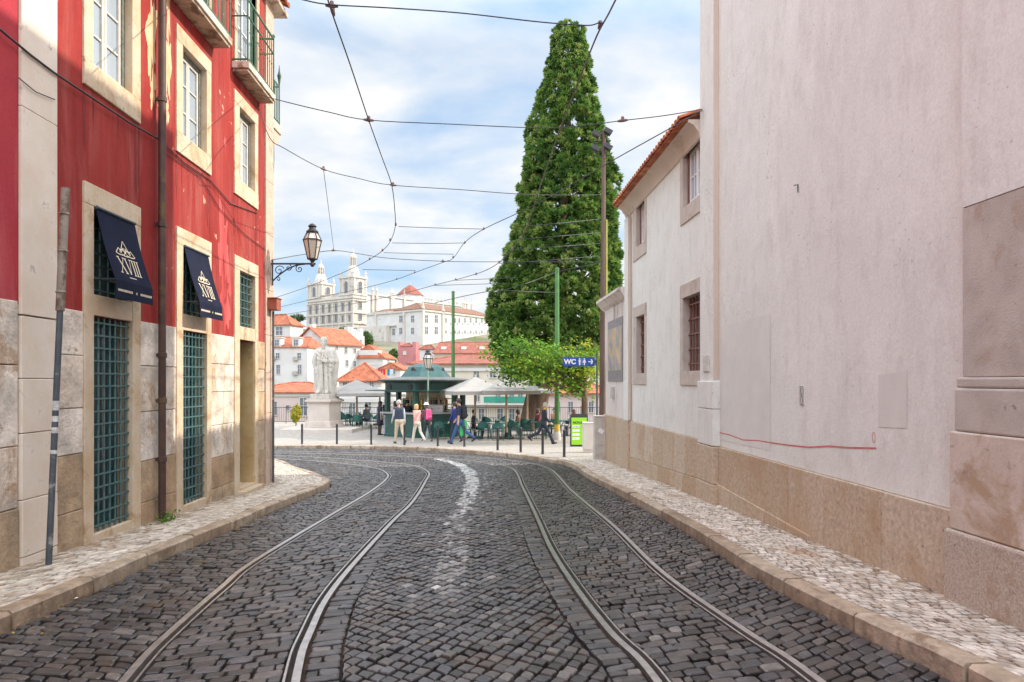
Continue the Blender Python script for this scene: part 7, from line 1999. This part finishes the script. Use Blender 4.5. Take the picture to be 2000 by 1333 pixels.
for px in (826, 838, 845, 850, 862, 869, 884, 894, 899, 910, 913, 918, 927):
    y = along(px); zz2 = zat(px, 585 + (px - 826) * 0.13); 
    def pin(mb, y=y): q = ch.P(2.0, y, 0); mb.lathe([(0.7, zz2 - 9), (0.6, zz2 + 0.5), (0.8, zz2 + 0.9), (0.3, zz2 + 2.0), (0.04, zz2 + 4.5)], (q.x, q.y, 0), 8)
    ch.part('pinnacle', M['churchstone'], pin)
yc = along(801); q = ch.P(ch.la * 0.42, yc, 0)
dep = q.y; zc0, zc1 = H + (HZ - 577) * dep / FPX, H + (HZ - 558) * dep / FPX
wd = 25 * dep / FPX
q = Vector(((801 - 1000) / FPX * dep, dep, 0))
ch.part('crossing_drum', M['limewash'], lambda mb: mb.lathe([(wd * 1.0, ch.z0), (wd * 1.0, zc0 - 0.3)], (q.x, q.y, 0), 8, rot=0.2))
ch.part('crossing_roof', M['fred'], lambda mb: mb.lathe([(wd * 1.08, zc0 - 0.3), (wd * 0.55, zc0 + (zc1 - zc0) * 0.62), (wd * 0.12, zc1), (0.05, zc1 + 0.3)], (q.x, q.y, 0), 8, rot=0.2))
ch.part('cross', M['churchstone'], lambda mb: (mb.tube([(q.x, q.y, zc1), (q.x, q.y, zc1 + 1.6)], 0.12, 5), mb.tube([(q.x - 0.5, q.y, zc1 + 1.0), (q.x + 0.5, q.y, zc1 + 1.0)], 0.1, 5)))

# -- trees among the houses
def fartree(label, pxc, pyc, D, rx, ry, seed, n=2200, m='leafdark'):
    r = np.random.default_rng(seed); s = D / FPX; c = at(pxc, pyc, D)
    t = thing('hill_tree', label, 'tree', (c.x, c.y, c.z - ry * s * 2), 'trees on the hill')
    pts_, nn, rv = [], [], []
    for k in range(26):
        d = r.normal(0, 1, 3); d /= np.linalg.norm(d); cc = np.array(c) + d * np.array([rx * s, rx * s * 0.6, ry * s]) * r.uniform(0.3, 0.75)
        o = r.normal(0, 1, (n // 26, 3)); o /= np.linalg.norm(o, axis=1)[:, None]
        pts_.append(cc + o * ry * s * 0.42 * r.uniform(0.5, 1, (n // 26, 1))); nn.append(o + np.array([0, 0, 0.5])); rv.append(np.clip(r.normal(0.45, 0.2) + r.normal(0, 0.1, n // 26), 0, 1))
    leafcloud('crown', np.concatenate(pts_), np.concatenate(nn), s * ry * 0.10, M[m], t, np.concatenate(rv), seed=seed)
    mb = MB(); mb.tube([(c.x, c.y, c.z - ry * s * 2.4), (c.x, c.y, c.z)], [0.02 * D * 0.12, 0.01 * D * 0.1], 6); mb.build('trunk', M['bark'], t)
fartree('dark rounded trees left of the church towers', 580, 622, 330, 22, 9, 1)
fartree('olive bushy tree below the church facade', 680, 644, 180, 24, 8, 2)
fartree('tall green tree left of the shaded convent range', 716, 664, 150, 12, 19, 3)
fartree('yellow-green tree beside the rose pink house', 768, 695, 118, 9, 15, 4)

# ------------------------------------------------------------------ overhead tram wires
HW = 5.65
def wirept(p):
    if len(p) == 3: return at(p[0], p[1], p[2])
    rz = (HZ - p[1]) / FPX; D = (HW - H) / (rz + 0.04)
    if D > 30: D = (HW - 1.2 - H) / rz
    return at(p[0], p[1], D)
def smooth(P, n=5):
    P = [P[0] * 2 - P[1]] + P + [P[-1] * 2 - P[-2]]; out = []
    for i in range(1, len(P) - 2):
        a, b, c, d = P[i - 1:i + 3]
        for k in range(n):
            t = k / n; out.append(0.5 * ((2 * b) + (c - a) * t + (2 * a - 5 * b + 4 * c - d) * t * t + (3 * b - a - 3 * c + d) * t ** 3))
    out.append(P[-2]); return out
def wire(label, ps, r=0.010, clamps=(), name='overhead_wire', cr=0.035, curve=True, m='wire'):
    P = [wirept(p) for p in ps]
    mb = MB(); mb.tube(smooth(P) if curve and len(P) > 2 else P, r, 6)
    o = tag(mb.build(name, M[m], None, smooth=60), label, 'wire', 'overhead tram wires')
    for c in clamps:
        q = wirept(c); i = min(range(len(P)), key=lambda k: (P[k] - q).length)
        j = min(i + 1, len(P) - 1); d = (P[j] - P[i - 1 if i else 0]).normalized()
        mb = MB(); s = cr
        mb.tube([q - d * s * 1.8, q - d * s * 0.6, q + d * s * 0.6, q + d * s * 1.8], [s * 0.35, s * 0.6, s * 0.6, s * 0.35], 8)
        mb.lathe([(s * 0.5, -s * 0.2), (s * 0.62, s * 0.4), (s * 0.55, s * 1.3), (s * 0.2, s * 1.5)], q, 8)
        mb.build('clamp', M['clamp'], o, smooth=40)
    return o
c1 = [(628, -40), (650, 30), (685, 130), (720, 235), (745, 305), (765, 362), (771, 410), (772, 442), (766, 464), (757, 480), (742, 494), (722, 507), (700, 519), (660, 537), (600, 561), (535, 583)]
wire('left tram contact wire bending away towards the lantern', c1, 0.008, [(650, 24), (720, 235), (766, 362), (773, 440), (762, 470), (747, 490), (722, 507)])
c2 = [(1222, -40), (1190, 25), (1165, 72), (1130, 160), (1095, 250), (1070, 320), (1048, 385), (1030, 440), (1016, 467), (998, 490), (975, 513), (950, 528), (925, 537), (890, 547), (850, 557), (790, 573), (700, 592), (600, 608), (535, 618)]
wire('right tram contact wire crossing in front of the cypress', c2, 0.010, [(1172, 50), (1095, 252), (1050, 383), (1030, 441), (1017, 467), (1000, 488), (975, 513), (930, 536), (890, 547), (850, 557)], m='copper')
wire('long feeder wire slanting from the white wall corner down over the church', [(1376, 213, 10.9), (1300, 256), (1200, 312), (1050, 398), (947, 447), (908, 474), (885, 505), (865, 513), (810, 533), (775, 546), (720, 561), (640, 578), (535, 603)], 0.008, [(945, 448), (908, 475), (885, 503), (810, 533), (775, 546)], cr=0.03)
wire('nearest span wire across the top of the photo', [(440, -60, 10.2), (560, -12), (600, 2), (650, 10), (760, 16), (900, 26), (1040, 42), (1110, 48), (1152, 50), (1172, 44)], 0.007, [(648, 12)])
wire('span wire from the balcony to the white wall corner, second from the top', [(496, 183, 11.75), (560, 200), (640, 219), (720, 235), (880, 243), (1040, 250), (1120, 248), (1216, 236), (1300, 226), (1376, 213, 10.9)], 0.0065, [(720, 235), (1216, 236)], cr=0.04)
wire('span wire from the red house over to the floodlight pole, third from the top', [(504, 206, 12.6), (526, 268), (555, 290), (632, 331), (700, 349), (765, 362), (900, 371), (1048, 381), (1175, 381, 20.2)], 0.0065, [(632, 331), (768, 362)], cr=0.035)
wire('thin drop wire hanging beside the lantern', [(632, 333), (642, 410), (652, 488)], 0.005, curve=False)
wire('span wire above the church towers from the lantern corner', [(533, 508, 13.2), (590, 498), (651, 490), (700, 496), (760, 505), (870, 511), (980, 512), (1174, 512, 20.2)], 0.009, [(651, 490), (865, 511)])
wire('short tie wire at the bend of the left contact wire, upper one', [(778, 443), (860, 446), (945, 448)], 0.007)
wire('short tie wire at the bend of the left contact wire, middle one', [(766, 475), (840, 476), (908, 475)], 0.007)
wire('short tie wire at the bend of the left contact wire, lower one', [(750, 494), (820, 496), (886, 497)], 0.007)
wire('faint tie wire across the right church tower', [(708, 527), (760, 528), (812, 529)], 0.008)
wire('tie wire in front of the cypress to the timber pole, upper one', [(1031, 442), (1100, 436), (1174, 428, 20.2)], 0.008)
wire('tie wire in front of the cypress to the timber pole, middle one', [(1017, 468), (1100, 461), (1174, 455, 20.2)], 0.008)
wire('tie wire in front of the cypress to the timber pole, lower one', [(1000, 489), (1090, 482), (1174, 476, 20.2)], 0.008)
wire('low tie wire from the right contact wire past the cypress', [(975, 515), (1080, 508), (1174, 500, 20.2)], 0.008)
wire('wire from the green pole top slanting left below the cypress', [(1088, 572, 30.4), (1030, 570), (972, 568), (920, 576), (850, 592)], 0.012, [(972, 568)])
wire('wire from above the green pole slanting up to the timber pole', [(975, 570), (1040, 550), (1088, 532, 30.4), (1174, 513, 20.2)], 0.010)
wire('short tie wire above the brown convent roof', [(890, 548), (960, 545), (1010, 543)], 0.009)
wire('short tie wire above the church crossing', [(850, 558), (920, 556), (985, 554)], 0.009)
mb = MB(); mb.tube(smooth([FL.P(13.36, 7.2, -0.02), FL.P(13.42, 6.0, -0.06), FL.P(13.45, 4.4, 0.0), FL.P(13.44, 3.2, -0.08), FL.P(13.38, 2.3, -0.05)]), 0.010, 6)
tag(mb.build('hanging_cable', M['wire'], None), 'dark cable hanging down beside the corner of the red house', 'cable')
mb = MB(); mb.tube([at(1376, 213, 10.9), at(1386, 214, 10.75)], 0.02, 8); mb.lathe([(0.05, -0.05), (0.05, 0.05)], at(1382, 214, 10.86), 8)
tag(mb.build('wire_anchor', M['iron'], None), 'iron wall anchor holding two tram wires at the white corner', 'anchor')

# ------------------------------------------------------------------ small clutter
r = np.random.default_rng(21)
P, Nn = [], []
for k in range(230):
    y = r.uniform(4.6, 12); i = np.argmin(abs(kerbL[:, 1] - y)); x = kerbL[i, 0] + abs(r.normal(0.12, 0.28))
    P.append((x, y, gz(y) + 0.010)); Nn.append((0, 0, 1))
for k in range(60):
    y = r.uniform(4.2, 12); P.append((r.uniform(-3.2, 2.2), y, gz(y) + 0.012)); Nn.append((0, 0, 1))
M['litterleaf'] = leafmat('fallen leaves', [(0.10, 0.05, 0.015), (0.30, 0.16, 0.03), (0.42, 0.28, 0.05)], 0.1)
lf = leafcloud('fallen_leaves', P, Nn, 0.014, M['litterleaf'], None, r.random(len(P)), jitter=0.2)
tag(lf, 'scattered small fallen leaves along the left gutter and on the cobbles', 'leaves', kind='stuff')
c = ong(141, 1172, 0.0); mb = MB()
mb.add([c + Vector(v) for v in ((-0.035, -0.02, 0.012), (0.03, -0.028, 0.016), (0.04, 0.018, 0.012), (-0.028, 0.03, 0.02), (0.0, 0.0, 0.035))], [(0, 1, 4), (1, 2, 4), (2, 3, 4), (3, 0, 4)])
tag(mb.build('paper_scrap', M['white'], None), 'crumpled white scrap of paper in the left gutter', 'litter')
c = FL.P(8.70, FL3(8.70), 0.13); r = np.random.default_rng(4); n = 160
o = np.abs(r.normal(0, 1, (n, 3))) * np.array([0.05, 0.12, 0.05]) * np.array([1, 1, 1]); o[:, 1] *= r.choice([-1, 1], n)
wd_ = thing('weed', 'small green weed growing at the foot of the brown drainpipe', 'plant', c)
leafcloud('foliage', np.array(c) + o, np.tile([0.3, 0, 1], (n, 1)), 0.018, M['leaf'], wd_, r.random(n) * 0.5)
